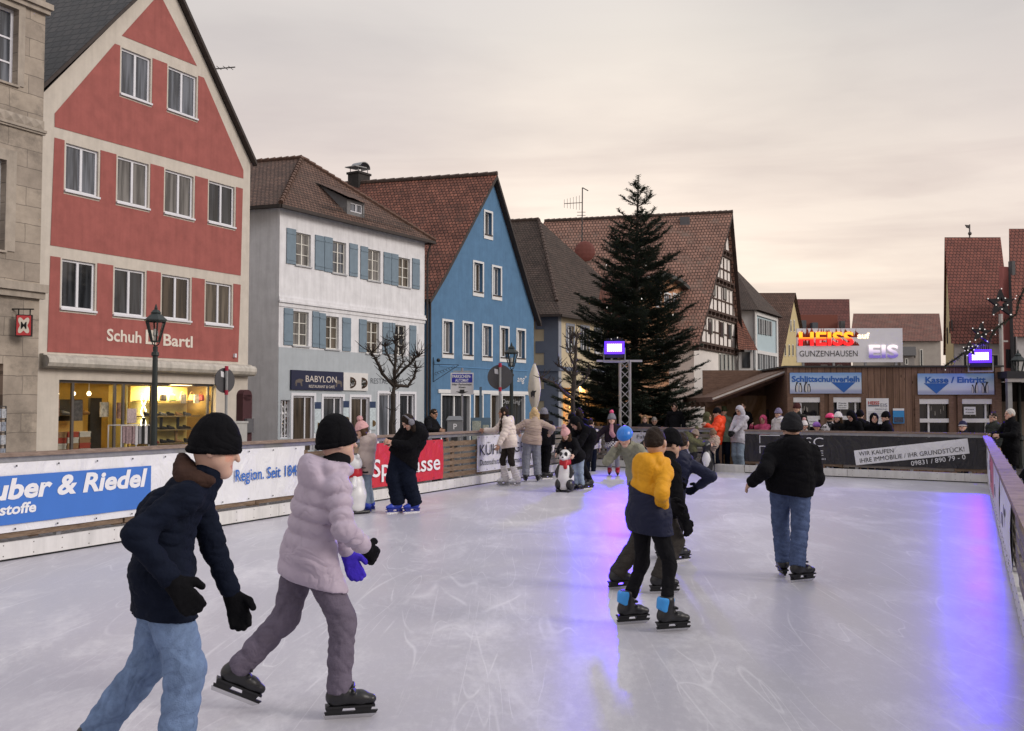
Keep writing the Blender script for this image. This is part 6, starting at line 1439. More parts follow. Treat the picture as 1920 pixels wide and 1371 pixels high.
simple_house('small dark gabled annex between the big sign and the beige house', 1690, 1716, 667, 650, 92, 3, mat('annex grey', (.28, .26, .25), .9), mat('annex roof', (.07, .065, .065), .8), wins=((1698, 1704, 672, 684),), k=.4)
o12, f12 = simple_house('house with tall bright red tiled roof and weathervane on the right', 1791, 1896, 645, 445, 62, 6.5, mat('plaster white warm', (.55, .52, .50), .9, .06, 2), T_NEWRED, k=.405, wins=((1856, 1874, 664, 690), (1806, 1815, 664, 690)))
# yellow gable face on its left
D = 62; a = at(1791, 765, D); fg = Frame((a.x, a.y), (Vector(at(1766, 765, 62 + 13)) - Vector((a.x, a.y, 0))).to_tuple()[:2]) if False else None
m_ = MB(); g0 = at(1791, 760, 62) - Vector((.03, 0, 0)); g1 = g0 + Vector((.405, 1, 0)) * 13; gm = g0 + Vector((.405, 1, 0)) * 6.5; gm.z = at(1791, 445, 68.5).z - .1; z0_ = at(1790, 645, 62).z
m_.poly([Vector((g1.x, g1.y, GZ)), Vector((g0.x, g0.y, GZ)), Vector((g0.x, g0.y, z0_)), gm, Vector((g1.x, g1.y, z0_))]); m_.build('gable_wall', YELW, o12)
gd_ = (g0 - g1).normalized(); fG = Frame((g1.x, g1.y), (gd_.x, gd_.y))
for (x, ya, yb) in ((1782, 603, 625), (1777, 615, 645), (1786, 600, 622), (1771, 628, 652)):
    c = fG.uz(x, ya); c2 = fG.uz(x, yb); m = MB(); m.box(fG, c[0] - .3, c[0] + .3, .01, .08, c2[1], c[1]); w_ = m.build('window', mat('shutter dark', (.06, .055, .055), .7), o12); m = MB(); m.box(fG, c[0] - .12, c[0] + .12, .0805, .09, c2[1] + .1, c[1] - .1); m.build('pane', GLASS, w_)
p = at(1818, 446, 68.5); t_ = at(1818, 421, 68.5); wv = empty('weathervane', tuple(p), 'iron weathervane with pennant on the tall red roof', 'weathervane')
m_ = MB(); m_.bar(p, t_, .07); m_.ball(at(1818.5, 438, 68.5), .14, 8); m_.build('spindle', IR, wv); m_ = MB(); q = lambda x, y: at(x, y, 68.5)
for dy in (-.02, .02): m_.poly([q(1809, 421.5) + Vector((0, dy, 0)), q(1818, 422.5) + Vector((0, dy, 0)), q(1818, 429) + Vector((0, dy, 0)), q(1812, 427) + Vector((0, dy, 0))])
m_.build('pennant', IR, wv)
o13, f13 = simple_house('house with red tiled roof cut by the right edge of the picture', 1910, 2030, 632, 429, 55, 5.5, mat('plaster pale', (.52, .50, .50), .9), T_NEWRED, k=.49)
m_ = MB(); D = 58; fp = Frame(at(1886, 765, D).to_tuple()[:2], (1, .3)); LnP = at(1903, 765, D).x - fp.A.x; pk_ = empty('town_house', tuple(fp.A)[:2] + (GZ,), 'narrow dusky pink house front between the two red roofs', 'house')
m_.box(fp, 0, LnP, -.3, 0, GZ, at(1890, 500, D).z); m_.build('wall', mat('plaster pink', (.34, .12, .11), .88, .08, 2), pk_); m_ = MB(); m_.box(fp, LnP * .75, LnP + .1, .003, .3, GZ, at(1890, 490, D).z); m_.build('wall_pier', mat('pier grey', (.09, .09, .095), .8), pk_)
for k in range(3): m = MB(); m.box(fp, .08 + k * .12, .16 + k * .12, .004, .05, at(1886, 690, D).z, at(1886, 655, D).z); m.build('window', GLASS, pk_)
# aerial stub beside the red roof of the shoe shop
p = at(401, 129, 44); an2 = MB(); an2.bar(at(396, 130, 40), at(441, 126, 40), .04)
for x in (410, 422, 432): an2.bar(at(x - 4, 124, 40), at(x + 5, 131, 40), .025)
an2.bar(at(396, 130, 40), at(380, 150, 40), .05); tag(an2.build('roof_aerial', IR), 'thin horizontal aerial sticking out behind the black tiled gable', 'aerial')
# ------------------------------------------------------------------ ticket hut, big sign, shelters
HW = planks('hut boards', (.13, .078, .055), (.27, .165, .115), .17); HWD = planks('hut trim boards', (.10, .062, .045), (.21, .13, .095), axis='O')
DH = 27.0
a = at(1476, 765, DH); b = at(1877, 765, DH - .25); fHut = Frame((a.x, a.y), (b.x - a.x, b.y - a.y)); LH = (b - a).length
hut = empty('ticket_hut', tuple(fHut.A)[:2] + (GZ,), 'brown timber ticket and skate rental hut with four hatches behind the rink', 'hut')
U = lambda x, y, w=0: fHut.uz(x, y, w)
ztop = U(1676, 689)[1]
hol = [R4(fHut, *s) for s in ((1484, 1537, 745, 815, 745, 815), (1562, 1614, 745, 815, 745, 815), (1723, 1778, 748, 822, 748, 822), (1803, 1859, 748, 822, 748, 822))]
m_ = MB(); m_.wall(fHut, [(0, GZ), (LH, GZ), (LH, ztop), (0, ztop)], hol, reveal=.10); planar_uv(m_, fHut); m_.build('wall', HW, hut)
m_ = MB(); m_.quad(fHut.p(0, 0, GZ), fHut.p(0, 0, ztop), fHut.p(0, -3, ztop), fHut.p(0, -3, GZ)); m_.build('side_wall', HWD, hut); m_ = MB(); m_.quad(fHut.p(LH, 0, ztop), fHut.p(LH, 0, GZ), fHut.p(LH, -3, GZ), fHut.p(LH, -3, ztop)); m_.build('side_wall', HWD, hut)
m_ = MB(); m_.box(fHut, -.08, LH + .08, -3.1, .06, ztop + .003, ztop + .05); m_.build('roof', mat('roof felt', (.05, .048, .047), .9), hut)
for r in hol:
    m_ = MB(); m_.box(fHut, r[0] - .12, r[0] - .002, .002, .035, r[2] - .1, r[3] + .1); m_.box(fHut, r[1] + .002, r[1] + .12, .002, .035, r[2] - .1, r[3] + .1); m_.box(fHut, r[0] - .002, r[1] + .002, .002, .033, r[3] + .002, r[3] + .1); m_.build('hatch_trim', HWD, hut)
for x in (-.0, LH - .16): m_ = MB(); m_.box(fHut, x, x + .16, .002, .04, GZ, ztop); m_.build('corner_post', HWD, hut)
GINT = glassy('hut glass', (.016, .016, .018), .05); ALU = mat('white aluminium', (.62, .62, .64), .4, .06)
for i, r in enumerate(hol):
    m_ = MB(); h = r[3] - r[2]; m_.box(fHut, r[0], r[1], -.07, .02, r[3] - .14, r[3]); m_.box(fHut, r[0], r[1], -.07, .015, r[2] + h * .40, r[2] + h * .50); m_.box(fHut, r[0] + (r[1] - r[0]) * (.3 if i % 2 == 0 else .78), r[0] + (r[1] - r[0]) * (.3 if i % 2 == 0 else .78) + .045, -.07, -.02, r[2], r[3] - .14)
    o = m_.build('hatch_window', ALU, hut); g = MB(); g.box(fHut, r[0], r[1], -.085, -.075, r[2], r[3]); g.build('pane', GINT, o)
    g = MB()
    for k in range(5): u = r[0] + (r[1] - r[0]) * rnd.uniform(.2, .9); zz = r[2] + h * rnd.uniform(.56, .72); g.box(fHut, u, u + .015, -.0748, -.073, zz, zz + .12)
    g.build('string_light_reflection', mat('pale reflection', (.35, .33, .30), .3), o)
def paper(x0, x1, y0, y1, m, label, w0=.04, lines=(), hut_fr=fHut, cat='notice'):
    r = R4(hut_fr, x0, x1, y0, y1, y0, y1, w0); q = MB(); q.box(hut_fr, r[0], r[1], w0, w0 + .008, r[2], r[3]); o = q.build('notice', m); tag(o, label, cat); return o, r
PAP = mat('paper white', (.66, .67, .70), .6, .06, 6); SIGNB = None
def sign_sky(nm):
    m, t, b = newmat(nm); L = t.links; tc = t.nodes.new('ShaderNodeTexCoord'); sp = t.nodes.new('ShaderNodeSeparateXYZ'); L.new(tc.outputs['Generated'], sp.inputs[0]); cr = t.nodes.new('ShaderNodeValToRGB'); cr.color_ramp.elements[0].color = (.30, .34, .50, 1); cr.color_ramp.elements[0].position = .12; cr.color_ramp.elements[1].color = (.14, .30, .60, 1)
    e = cr.color_ramp.elements.new(.25); e.color = (.50, .55, .66, 1); e = cr.color_ramp.elements.new(.55); e.color = (.44, .55, .70, 1)
    L.new(sp.outputs[2], cr.inputs[0]); L.new(cr.outputs[0], b.inputs['Base Color']); b.inputs['Roughness'].default_value = .4; return m
SKYP = sign_sky('sign sky print'); SB = mat('sign letter blue', (.02, .11, .40), .45, .05); PB = mat('penguin black', (.015, .017, .022), .5); PWm = mat('penguin grey white', (.52, .52, .53), .5)
def penguin_print(fr, u, z, h, sgn, par, w):
    P2 = lambda x, y, d=0: fr.p(u + sgn * x * h, w + d, z + y * h)
    q = MB(); q.poly([P2(*c) for c in ((-.13, .02), (-.17, .3), (-.15, .6), (-.07, .82), (-.06, .95), (.02, 1.0), (.10, .95), (.19, .93), (.09, .89), (.07, .8), (.13, .6), (.14, .3), (.10, .02))][:: (1 if sgn > 0 else -1)]); q.build('penguin_print', PB, par)
    q = MB(); q.poly([P2(*c, .002) for c in ((-.03, .03), (-.07, .3), (-.05, .6), (.02, .78), (.08, .78), (.10, .6), (.12, .3), (.08, .03))][:: (1 if sgn > 0 else -1)]); q.build('penguin_belly_print', PWm, par)
def hut_sign(x0, x1, y0, y1, word, wx0, wx1, tri, pens, label):
    r = R4(fHut, x0, x1, y0, y1, y0, y1, .06); q = MB(); q.box(fHut, r[0], r[1], .042, .06, r[2], r[3]); o = q.build('sign_board', SKYP); tag(o, label, 'sign')
    a = fHut.uz(wx0, y0 + (y1 - y0) * .42, .063); c = fHut.uz(wx1, y0, .063); hh_ = (r[3] - r[2])
    text(word, fHut.p(a[0], .063, r[3] - hh_ * .43), fHut.d, Z, hh_ * .28, SB, parent=o, width=c[0] - a[0], bold=.035)
    q = MB(); u0, u1, um = (fHut.uz(x, 720, .063)[0] for x in tri); q.poly([fHut.p(u0, .0635, r[3] - hh_ * .46), fHut.p(um, .0635, r[2] + hh_ * .04), fHut.p(u1, .0635, r[3] - hh_ * .46)]); q.build('arrow', SB, o)
    for k, (x, s, sg) in enumerate(pens): penguin_print(fHut, fHut.uz(x, 720, .063)[0], r[2] + hh_ * .06, hh_ * s, sg, o, .0615 + .003 * k)
hut_sign(1481, 1615, 699, 738, 'Schlittschuhverleih', 1484.5, 1611.5, (1559, 1604, 1582), ((1494, .50, 1), (1501, .46, -1), (1511, .52, 1), (1517, .42, -1)), 'blue penguin sign for skate rental on the hut, left of the two')
hut_sign(1720.5, 1863.5, 700.5, 740, 'Kasse / Eintritt', 1735, 1848, (1732, 1779, 1755.5), ((1824, .42, -1), (1831, .54, 1), (1843, .5, -1), (1850, .56, 1)), 'blue penguin sign for tickets on the hut, right of the two')
for i, (x0, x1, y0, y1, lab, wd) in enumerate(((1569, 1590, 753, 767.5, 'small white paper notice in the second hatch from the left', ('Kasse', 'bitte am', 'Fenster')), (1807, 1829, 763, 777.5, 'small white paper notice in the rightmost hatch', ('Kasse', 'Freunde')), (1514, 1534, 786, 800, 'small white paper notice under the leftmost hatch', ('Verleih', 'Ausgabe')))):
    o, r = paper(x0, x1, y0, y1, PAP, lab); hq_ = r[3] - r[2]
    for k, wv_ in enumerate(wd): text(wv_, fHut.p(r[0] + (r[1] - r[0]) * .15, .051, r[3] - hq_ * (k + 1) / (len(wd) + .5)), fHut.d, Z, hq_ * .18, PBK, parent=o, width=(r[1] - r[0]) * .7, bold=.01)
o, r = paper(1624, 1666, 747, 795, PAP, 'tall white rules board with red and black heading on the hut wall'); du, dz_ = r[1] - r[0], r[3] - r[2]
text('HEISS', fHut.p(r[0] + du * .08, .05, r[3] - dz_ * .24), fHut.d, Z, dz_ * .13, mat('print red', (.42, .03, .02), .5), parent=o, width=du * .5, bold=.03); text('EIS', fHut.p(r[0] + du * .63, .05, r[3] - dz_ * .34), fHut.d, Z, dz_ * .15, mat('print slate', (.12, .13, .17), .5), parent=o, width=du * .3)
text('ORDNUNG', fHut.p(r[0] + du * .38, .05, r[3] - dz_ * .46), fHut.d, Z, dz_ * .07, mat('print slate', (.12, .13, .17), .5), parent=o, width=du * .54)
q = MB(); q.box(fHut, r[0] + du * .08, r[0] + du * .58, .0482, .0495, r[3] - dz_ * .32, r[3] - dz_ * .26)
for k in range(8): q.box(fHut, r[0] + du * .08, r[0] + du * (.8 + .1 * (k % 3 == 0)), .0482, .0495, r[3] - dz_ * (.54 + k * .055), r[3] - dz_ * (.525 + k * .055))
q.build('text_lines', mat('print slate', (.12, .13, .17), .5), o)
o, r = paper(1674, 1695, 766, 794, mat('poster blue', (.03, .22, .50), .5, .1), 'small blue poster on the hut wall beside the rules board'); du, dz_ = r[1] - r[0], r[3] - r[2]
q = MB(); q.box(fHut, r[0], r[1], .0482, .05, r[3] - dz_ * .14, r[3]); q.build('poster_head', PAP, o); q = MB(); q.box(fHut, r[0] + .02, r[1] - .02, .0482, .051, r[2] + .02, r[2] + dz_ * .42); q.build('poster_photo', mat('poster photo', (.05, .07, .12), .5, .6, 18), o)

# the big lit sign on the roof
fE = Frame((fHut.A + fHut.d * 0 - fHut.n * .6).to_tuple()[:2], fHut.d); E = lambda x, y, w=0: fE.uz(x, y, w)
r = R4(fE, 1494, 1692, 615, 680, 616.5, 679); es = empty('roof_sign', tuple(fE.p(r[0], 0, r[2])), 'large white sign with flaming red and yellow lit letters on the hut roof', 'sign')
q = MB(); q.box(fE, r[0], r[1], -.08, 0, r[2], r[3]); q.build('sign_panel', mat('sign panel white', (.72, .72, .75), .4, .05, 3), es)
q = MB()
for f in (.06, .35, .65, .94): q.box(fE, r[0] + (r[1] - r[0]) * f - .03, r[0] + (r[1] - r[0]) * f + .03, -.079, -.02, ztop + .05, r[2] - .002)
q.bar(fE.p(r[0], -.05, ztop + .2), fE.p(r[1], -.05, ztop + .2), .04); q.build('sign_frame', STEEL, es)
def grad_emit(nm, c0, c1, st, z0, z1, blend=.25):
    m, t, b = newmat(nm); L = t.links; tc = t.nodes.new('ShaderNodeTexCoord'); sp = t.nodes.new('ShaderNodeSeparateXYZ'); L.new(tc.outputs['Object'], sp.inputs[0]); mr = nnode(t, 'ShaderNodeMapRange'); mr.inputs[1].default_value = z0; mr.inputs[2].default_value = z1; L.new(sp.outputs[2], mr.inputs[0])
    cr = t.nodes.new('ShaderNodeValToRGB'); cr.color_ramp.elements[0].position = .5 - blend; cr.color_ramp.elements[1].position = .5 + blend; cr.color_ramp.elements[0].color = (*c0, 1); cr.color_ramp.elements[1].color = (*c1, 1); L.new(mr.outputs[0], cr.inputs[0]); L.new(cr.outputs[0], b.inputs['Emission Color']); b.inputs['Emission Strength'].default_value = st; b.inputs['Base Color'].default_value = (*c0, 1); return m
zt, zb = E(1500, 622, .03)[1], E(1500, 647, .03)[1]
a, c = E(1498, 647, .03)[0], E(1601, 647, .03)[0]
flm = MB(); rr = random.Random(3)
for k in range(62):
    u = a - .03 + (c - a + .16) * k / 61; h = rr.uniform(.10, .30); z0 = zb - .02 if k % 2 else zt - .16; wv_ = rr.uniform(.03, .07)
    flm.poly([fE.p(u - wv_, .004, z0), fE.p(u + wv_, .004, z0), fE.p(u + wv_ * .5 + rr.uniform(-.03, .03), .004, z0 + h * .6), fE.p(u + rr.uniform(-.05, .05), .004, z0 + h)])
flm.build('flames', mat('flame red brown', (.26, .035, .018), .5), es)
text('HEISS', fE.p(a, .008, zb), fE.d, Z, zt - zb, grad_emit('flame letters', (.95, .010, .012), (1, .50, .02), 1.0, zb, zt, .10), parent=es, width=c - a, bold=.03, thick=.03)
a2, c2 = E(1608, 634, .03)[0], E(1631, 634, .03)[0]; text('auf', fE.p(a2, .006, E(1608, 634.5)[1]), fE.d, Z, E(1608, 624)[1] - E(1608, 634.5)[1], emit('sign letters warm', (1, .80, .55), 1.1), parent=es, width=c2 - a2, bold=.03)
z0, z1 = E(1630, 670.5)[1], E(1630, 646.5)[1]; a2, c2 = E(1629, 660)[0], E(1684, 660)[0]; text('EIS', fE.p(a2, .006, z0), fE.d, Z, z1 - z0, grad_emit('ice letters', (.10, .07, .26), (1, .86, .80), .95, z0, z1, .35), parent=es, width=c2 - a2, bold=.03, thick=.02)
a2, c2 = E(1499, 668)[0], E(1608, 668)[0]; text('GUNZENHAUSEN', fE.p(a2, .006, E(1499, 668.5)[1]), fE.d, Z, E(1499, 657)[1] - E(1499, 668.5)[1], PBK, parent=es, width=c2 - a2, bold=-.004)

# left shelter: sloping roof with tarpaulin back wall
fSh = Frame(at(1332, 765, 28.2).to_tuple()[:2], (1, -.02)); sh = empty('shelter', tuple(fSh.A)[:2] + (GZ,), 'open wooden shelter with sloping roof and brown tarpaulin left of the hut', 'shelter'); S_ = lambda x, y, w=0: fSh.uz(x, y, w)
p0, p1 = S_(1325, 745), S_(1470, 690); m_ = MB(); zl, zr_ = p0[1], p1[1]
for (wa, wb, dz_) in ((-4.5, .9, 0),): m_.hexa([fSh.p(p0[0], wa, zl - .14), fSh.p(p1[0], wa, zr_ - .14), fSh.p(p1[0], wb, zr_ - .14), fSh.p(p0[0], wb, zl - .14), fSh.p(p0[0], wa, zl), fSh.p(p1[0], wa, zr_), fSh.p(p1[0], wb, zr_), fSh.p(p0[0], wb, zl)])
m_.build('roof', HWD, sh); m_ = MB(); m_.bar(fSh.p(p0[0], .93, zl - .06), fSh.p(p1[0], .93, zr_ - .06), .04, .05); m_.build('roof_edge', mat('trim pale wood', (.5, .47, .43), .6), sh)
m_ = MB()
for k in range(5): w_ = -.2 - k * .9; m_.bar(fSh.p(p0[0], w_, zl - .23), fSh.p(p1[0], w_, zr_ - .23), .08, .16)
m_.build('rafters', HWD, sh); m_ = MB()
for x, tp in ((1340, zl - .25), (1468, zr_ - .2)): u = S_(x, 760)[0]; m_.box(fSh, u - .07, u + .07, .5, .64, GZ, tp)
m_.box(fSh, S_(1462, 700)[0], S_(1476, 700)[0], .3, .6, S_(1462, 706)[1], S_(1462, 695)[1]); m_.build('post', HWD, sh)
def tarp():
    m, t, b = newmat('tarpaulin brown'); L = t.links; tc = t.nodes.new('ShaderNodeTexCoord'); mp = nnode(t, 'ShaderNodeMapping', Rotation=(0, .7, 0), Scale=(1, 1, .4)); L.new(tc.outputs['Object'], mp.inputs[0]); n = nnode(t, 'ShaderNodeTexNoise', Scale=1.4, Detail=3.0, Distortion=.8); L.new(mp.outputs[0], n.inputs['Vector'])
    b.inputs['Base Color'].default_value = (.27, .16, .08, 1); b.inputs['Roughness'].default_value = .5; bp = nnode(t, 'ShaderNodeBump', Strength=.9, Distance=.25); L.new(n.outputs[0], bp.inputs['Height']); L.new(bp.outputs[0], b.inputs['Normal']); return m
m_ = MB(); nx, nz = 26, 10; u0, u1 = S_(1338, 760)[0], S_(1476, 760)[0]; zt = S_(1400, 742, -1.5)[1]
def tp(i, j): u = u0 + (u1 - u0) * i / nx; z = GZ + (zt - GZ) * j / nz; return fSh.p(u, -1.5 + .10 * math.sin(u * 2.2 + z * 1.7) * (1 - j / nz) + .05 * math.sin(u * 5 - z * 3), z)
for i in range(nx):
    for j in range(nz): m_.quad(tp(i, j), tp(i + 1, j), tp(i + 1, j + 1), tp(i, j + 1))
m_.build('tarpaulin', tarp(), sh, True); m_ = MB(); m_.box(fSh, u0, u1, -1.8, -1.75, zt - .3, zr_); m_.build('back_wall', HWD, sh)
r = R4(fSh, 1437, 1458, 768, 786, 768, 786, -1.2); m_ = MB(); m_.box(fSh, r[0], r[1], -1.26, -1.2, r[2], r[3]); o = m_.build('monitor', mat('monitor black', (.012, .012, .014), .4)); tag(o, 'dark flat screen hung in front of the brown tarpaulin', 'screen'); m_ = MB(); m_.box(fSh, r[0] + .04, r[1] - .04, -1.1995, -1.195, r[2] + .04, r[3] - .04); m_.build('display', glassy('screen teal', (.008, .035, .035), .1), o)
# right shelter
fS2 = Frame(at(1879, 765, 26.6).to_tuple()[:2], (1, 0)); s2 = empty('shelter', tuple(fS2.A)[:2] + (GZ,), 'dark open stall with flat roof right of the ticket hut', 'shelter'); V2 = lambda x, y, w=0: fS2.uz(x, y, w)
m_ = MB(); m_.box(fS2, -.05, 4.5, -3, .4, V2(1900, 710)[1], V2(1900, 697)[1]); m_.build('roof', mat('stall roof dark', (.03, .03, .033), .8), s2); m_ = MB(); m_.box(fS2, -.03, 4.5, .25, .38, V2(1900, 717)[1], V2(1900, 710.3)[1]); m_.build('roof_edge', mat('trim grey', (.36, .34, .33), .7), s2)
m_ = MB(); m_.box(fS2, .0, .12, .2, .32, GZ, V2(1900, 717)[1]); m_.build('post', STEEL, s2); m_ = MB(); m_.box(fS2, 0, 4.5, -2.6, -2.5, GZ, V2(1900, 752)[1]); m_.build('tarpaulin', mat('tarpaulin beige', (.20, .16, .125), .6, .2, 2, .4, 3), s2); m_ = MB(); m_.box(fS2, 0, 4.5, -2.9, -2.8, GZ, V2(1900, 712)[1]); m_.build('back_wall', mat('stall back dark', (.035, .032, .03), .9), s2)

# ------------------------------------------------------------------ violet floodlights
VIO = (.045, .0, 1.0)
def flood(px, py, D, label, wpx, hpx, aim, power, cam_side=(-.3, -1)):
    c = at(px, py, D); n = (Vector((0, 0, CAM_H + .3)) - c); n.z = 0; n = (n.normalized() + Vector((0, 0, 0))).normalized(); d = Vector((-n.y, n.x, 0)); d = -d if d.x < 0 else d
    fr = Frame((c.x, c.y), (d.x, d.y)); W_, H_ = wpx / F_PX * D, hpx / F_PX * D; o = empty('floodlight', tuple(c), label, 'floodlight', 'violet floodlights over the rink')
    m = MB(); m.box(fr, -W_ / 2 - .05, W_ / 2 + .05, -.22, -.012, c.z - H_ / 2 - .18, c.z + H_ / 2 + .06); 
    for k in range(9): u = -W_ / 2 + W_ * k / 8; m.box(fr, u - .012, u + .012, -.3, -.05, c.z + H_ / 2 + .062, c.z + H_ / 2 + .16)
    m.build('housing', mat('lamp housing black', (.02, .02, .022), .5), o)
    m = MB()
    for i in range(8):
        for j in range(4): u = -W_ / 2 + W_ * i / 8; z = c.z - H_ / 2 + H_ * j / 4; m.box(fr, u + .006, u + W_ / 8 - .006, -.011, .0, z + .006, z + H_ / 4 - .006)
    m.build('lens', emit('violet lens', (.55, .44, 1.0), 3.2), o); m = MB(); e_ = .07
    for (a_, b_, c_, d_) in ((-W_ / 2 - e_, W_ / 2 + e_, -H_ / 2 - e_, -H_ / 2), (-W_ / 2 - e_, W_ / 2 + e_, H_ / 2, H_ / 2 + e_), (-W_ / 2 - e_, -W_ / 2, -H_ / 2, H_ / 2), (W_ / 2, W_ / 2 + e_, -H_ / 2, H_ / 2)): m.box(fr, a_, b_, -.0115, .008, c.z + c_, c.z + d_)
    m.build('glow_ring', emit('violet glow ring', (.13, .03, .95), .8), o)  # emissive ring added around the lens to imitate its glow
    s_ = bpy.data.lights.new('violet_fill', 'POINT'); s_.energy = 6; s_.color = (.12, .02, 1); s_.shadow_soft_size = .15; so_ = bpy.data.objects.new('violet_fill', s_); COL.objects.link(so_); so_.location = c + fr.n * .35; so_.parent = o; so_.matrix_parent_inverse = world_of(o).inverted()  # added point light, tints housing, tower and nearby branches violet
    m = MB(); m.bar(fr.p(-W_ / 2 - .09, -.1, c.z), fr.p(-W_ / 2 - .09, -.1, c.z - H_ / 2 - .3), .03); m.bar(fr.p(W_ / 2 + .09, -.1, c.z), fr.p(W_ / 2 + .09, -.1, c.z - H_ / 2 - .3), .03); m.bar(fr.p(-W_ / 2 - .1, -.1, c.z - H_ / 2 - .3), fr.p(W_ / 2 + .1, -.1, c.z - H_ / 2 - .3), .04); m.build('yoke', STEEL, o)
    l = bpy.data.lights.new('violet_beam', 'AREA'); l.shape = 'RECTANGLE'; l.size = W_; l.size_y = H_; l.energy = power; l.color = VIO; l.spread = R(90)
    lo = bpy.data.objects.new('violet_beam', l); COL.objects.link(lo); lo.location = c + fr.n * .03; dr = (Vector(aim) - lo.location).normalized(); lo.rotation_euler = (-dr).to_track_quat('Z', 'Y').to_euler(); lo.parent = o; lo.matrix_parent_inverse = world_of(o).inverted()
    return o, fr, c
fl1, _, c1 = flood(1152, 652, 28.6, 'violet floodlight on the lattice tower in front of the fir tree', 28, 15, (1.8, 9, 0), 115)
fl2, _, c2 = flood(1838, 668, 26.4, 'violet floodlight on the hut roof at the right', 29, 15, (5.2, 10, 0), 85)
# lattice tower carrying the first light
tw_ = empty('lattice_tower', tuple(at(1172, 765, 28.9))[:2] + (GZ,), 'slim aluminium lattice tower carrying the violet floodlight', 'tower'); base = Vector(tuple(tw_.location)); base.z = GZ
ztw = at(1172, 676, 28.9).z; s = .29; cs = [base + Vector((x * s, y * s, 0)) for x, y in ((-.5, -.5), (.5, -.5), (.5, .5), (-.5, .5))]; ALU2 = mat('truss aluminium', (.42, .42, .44), .4, .1, metal=.7)
m_ = MB()
for c in cs: m_.tube([c, c + Z * (ztw - GZ)], .026, 6)
m_.build('chords', ALU2, tw_); m_ = MB(); n = 11; hz = (ztw - GZ) / n
for i in range(4):
    p, q = cs[i], cs[(i + 1) % 4]
    for k in range(n): a, b = (p, q) if k % 2 == i % 2 else (q, p); m_.tube([a + Z * hz * k, b + Z * hz * (k + 1)], .012, 5)
m_.build('diagonals', ALU2, tw_); m_ = MB(); m_.bar(base + Vector((-.85, -.1, ztw - GZ - .02)), base + Vector((.5, -.1, ztw - GZ - .02)), .06); m_.bar(base + Vector((-.4, -.1, ztw - GZ)), base + Vector((-.4, -.1, ztw - GZ + .12)), .05); m_.build('crossbar', ALU2, tw_)

# ------------------------------------------------------------------ trees
NEED = mat('fir needles', (.045, .062, .045), .7, .6, 1.2, spec=.2); NEED2 = mat('fir needles light', (.045, .062, .042), .7, .5, 1.2, spec=.2); BARK = mat('bark dark', (.045, .036, .03), .9, .3, 8, .4, 30)
ft = at(1186, 765, 32.5); tipz = at(1197, 330, 32.5).z; FT = empty('fir_tree', (ft.x, ft.y, GZ), 'tall dark fir tree with tiny lights behind the lattice tower', 'tree'); rr = random.Random(21)
lean = Vector((at(1197, 330, 32.5).x - ft.x, 0, 0)); HT = tipz - GZ
def trunk(z): return Vector((ft.x, ft.y, z)) + lean * ((z - GZ) / HT) ** 1.2
m_ = MB(); m_.tube([trunk(GZ + HT * k / 12) for k in range(13)], [.17 * (1 - k / 12) ** .9 + .012 for k in range(13)], 8)
cr_ = [MB(), MB()]; bulbs = []
def needles(p, d, n_, ln, which):
    """a twig clothed in flat needle sprays"""
    side = d.cross(Z); side = side.normalized() if side.length > .05 else Vector((1, 0, 0)); up = side.cross(d).normalized(); mb = cr_[which]
    for k in range(n_):
        q = p + d * (ln * k / n_); 
        for sg in (-1, 1):
            l = rr.uniform(.07, .125); o = side * sg * l + d * l * .55 + up * rr.uniform(-.015, .05); w_ = d * .042; i = len(mb.v); mb.v += [q - w_ * .5, q + w_ * .6, q + o]; mb.f.append((i, i + 1, i + 2)); mb.uv.append(None)
        if k % 2 == 0: i = len(mb.v); mb.v += [q - side * .014, q + side * .014, q + up * .06 + d * .05]; mb.f.append((i, i + 1, i + 2)); mb.uv.append(None)
z = GZ + .55; wh = 0
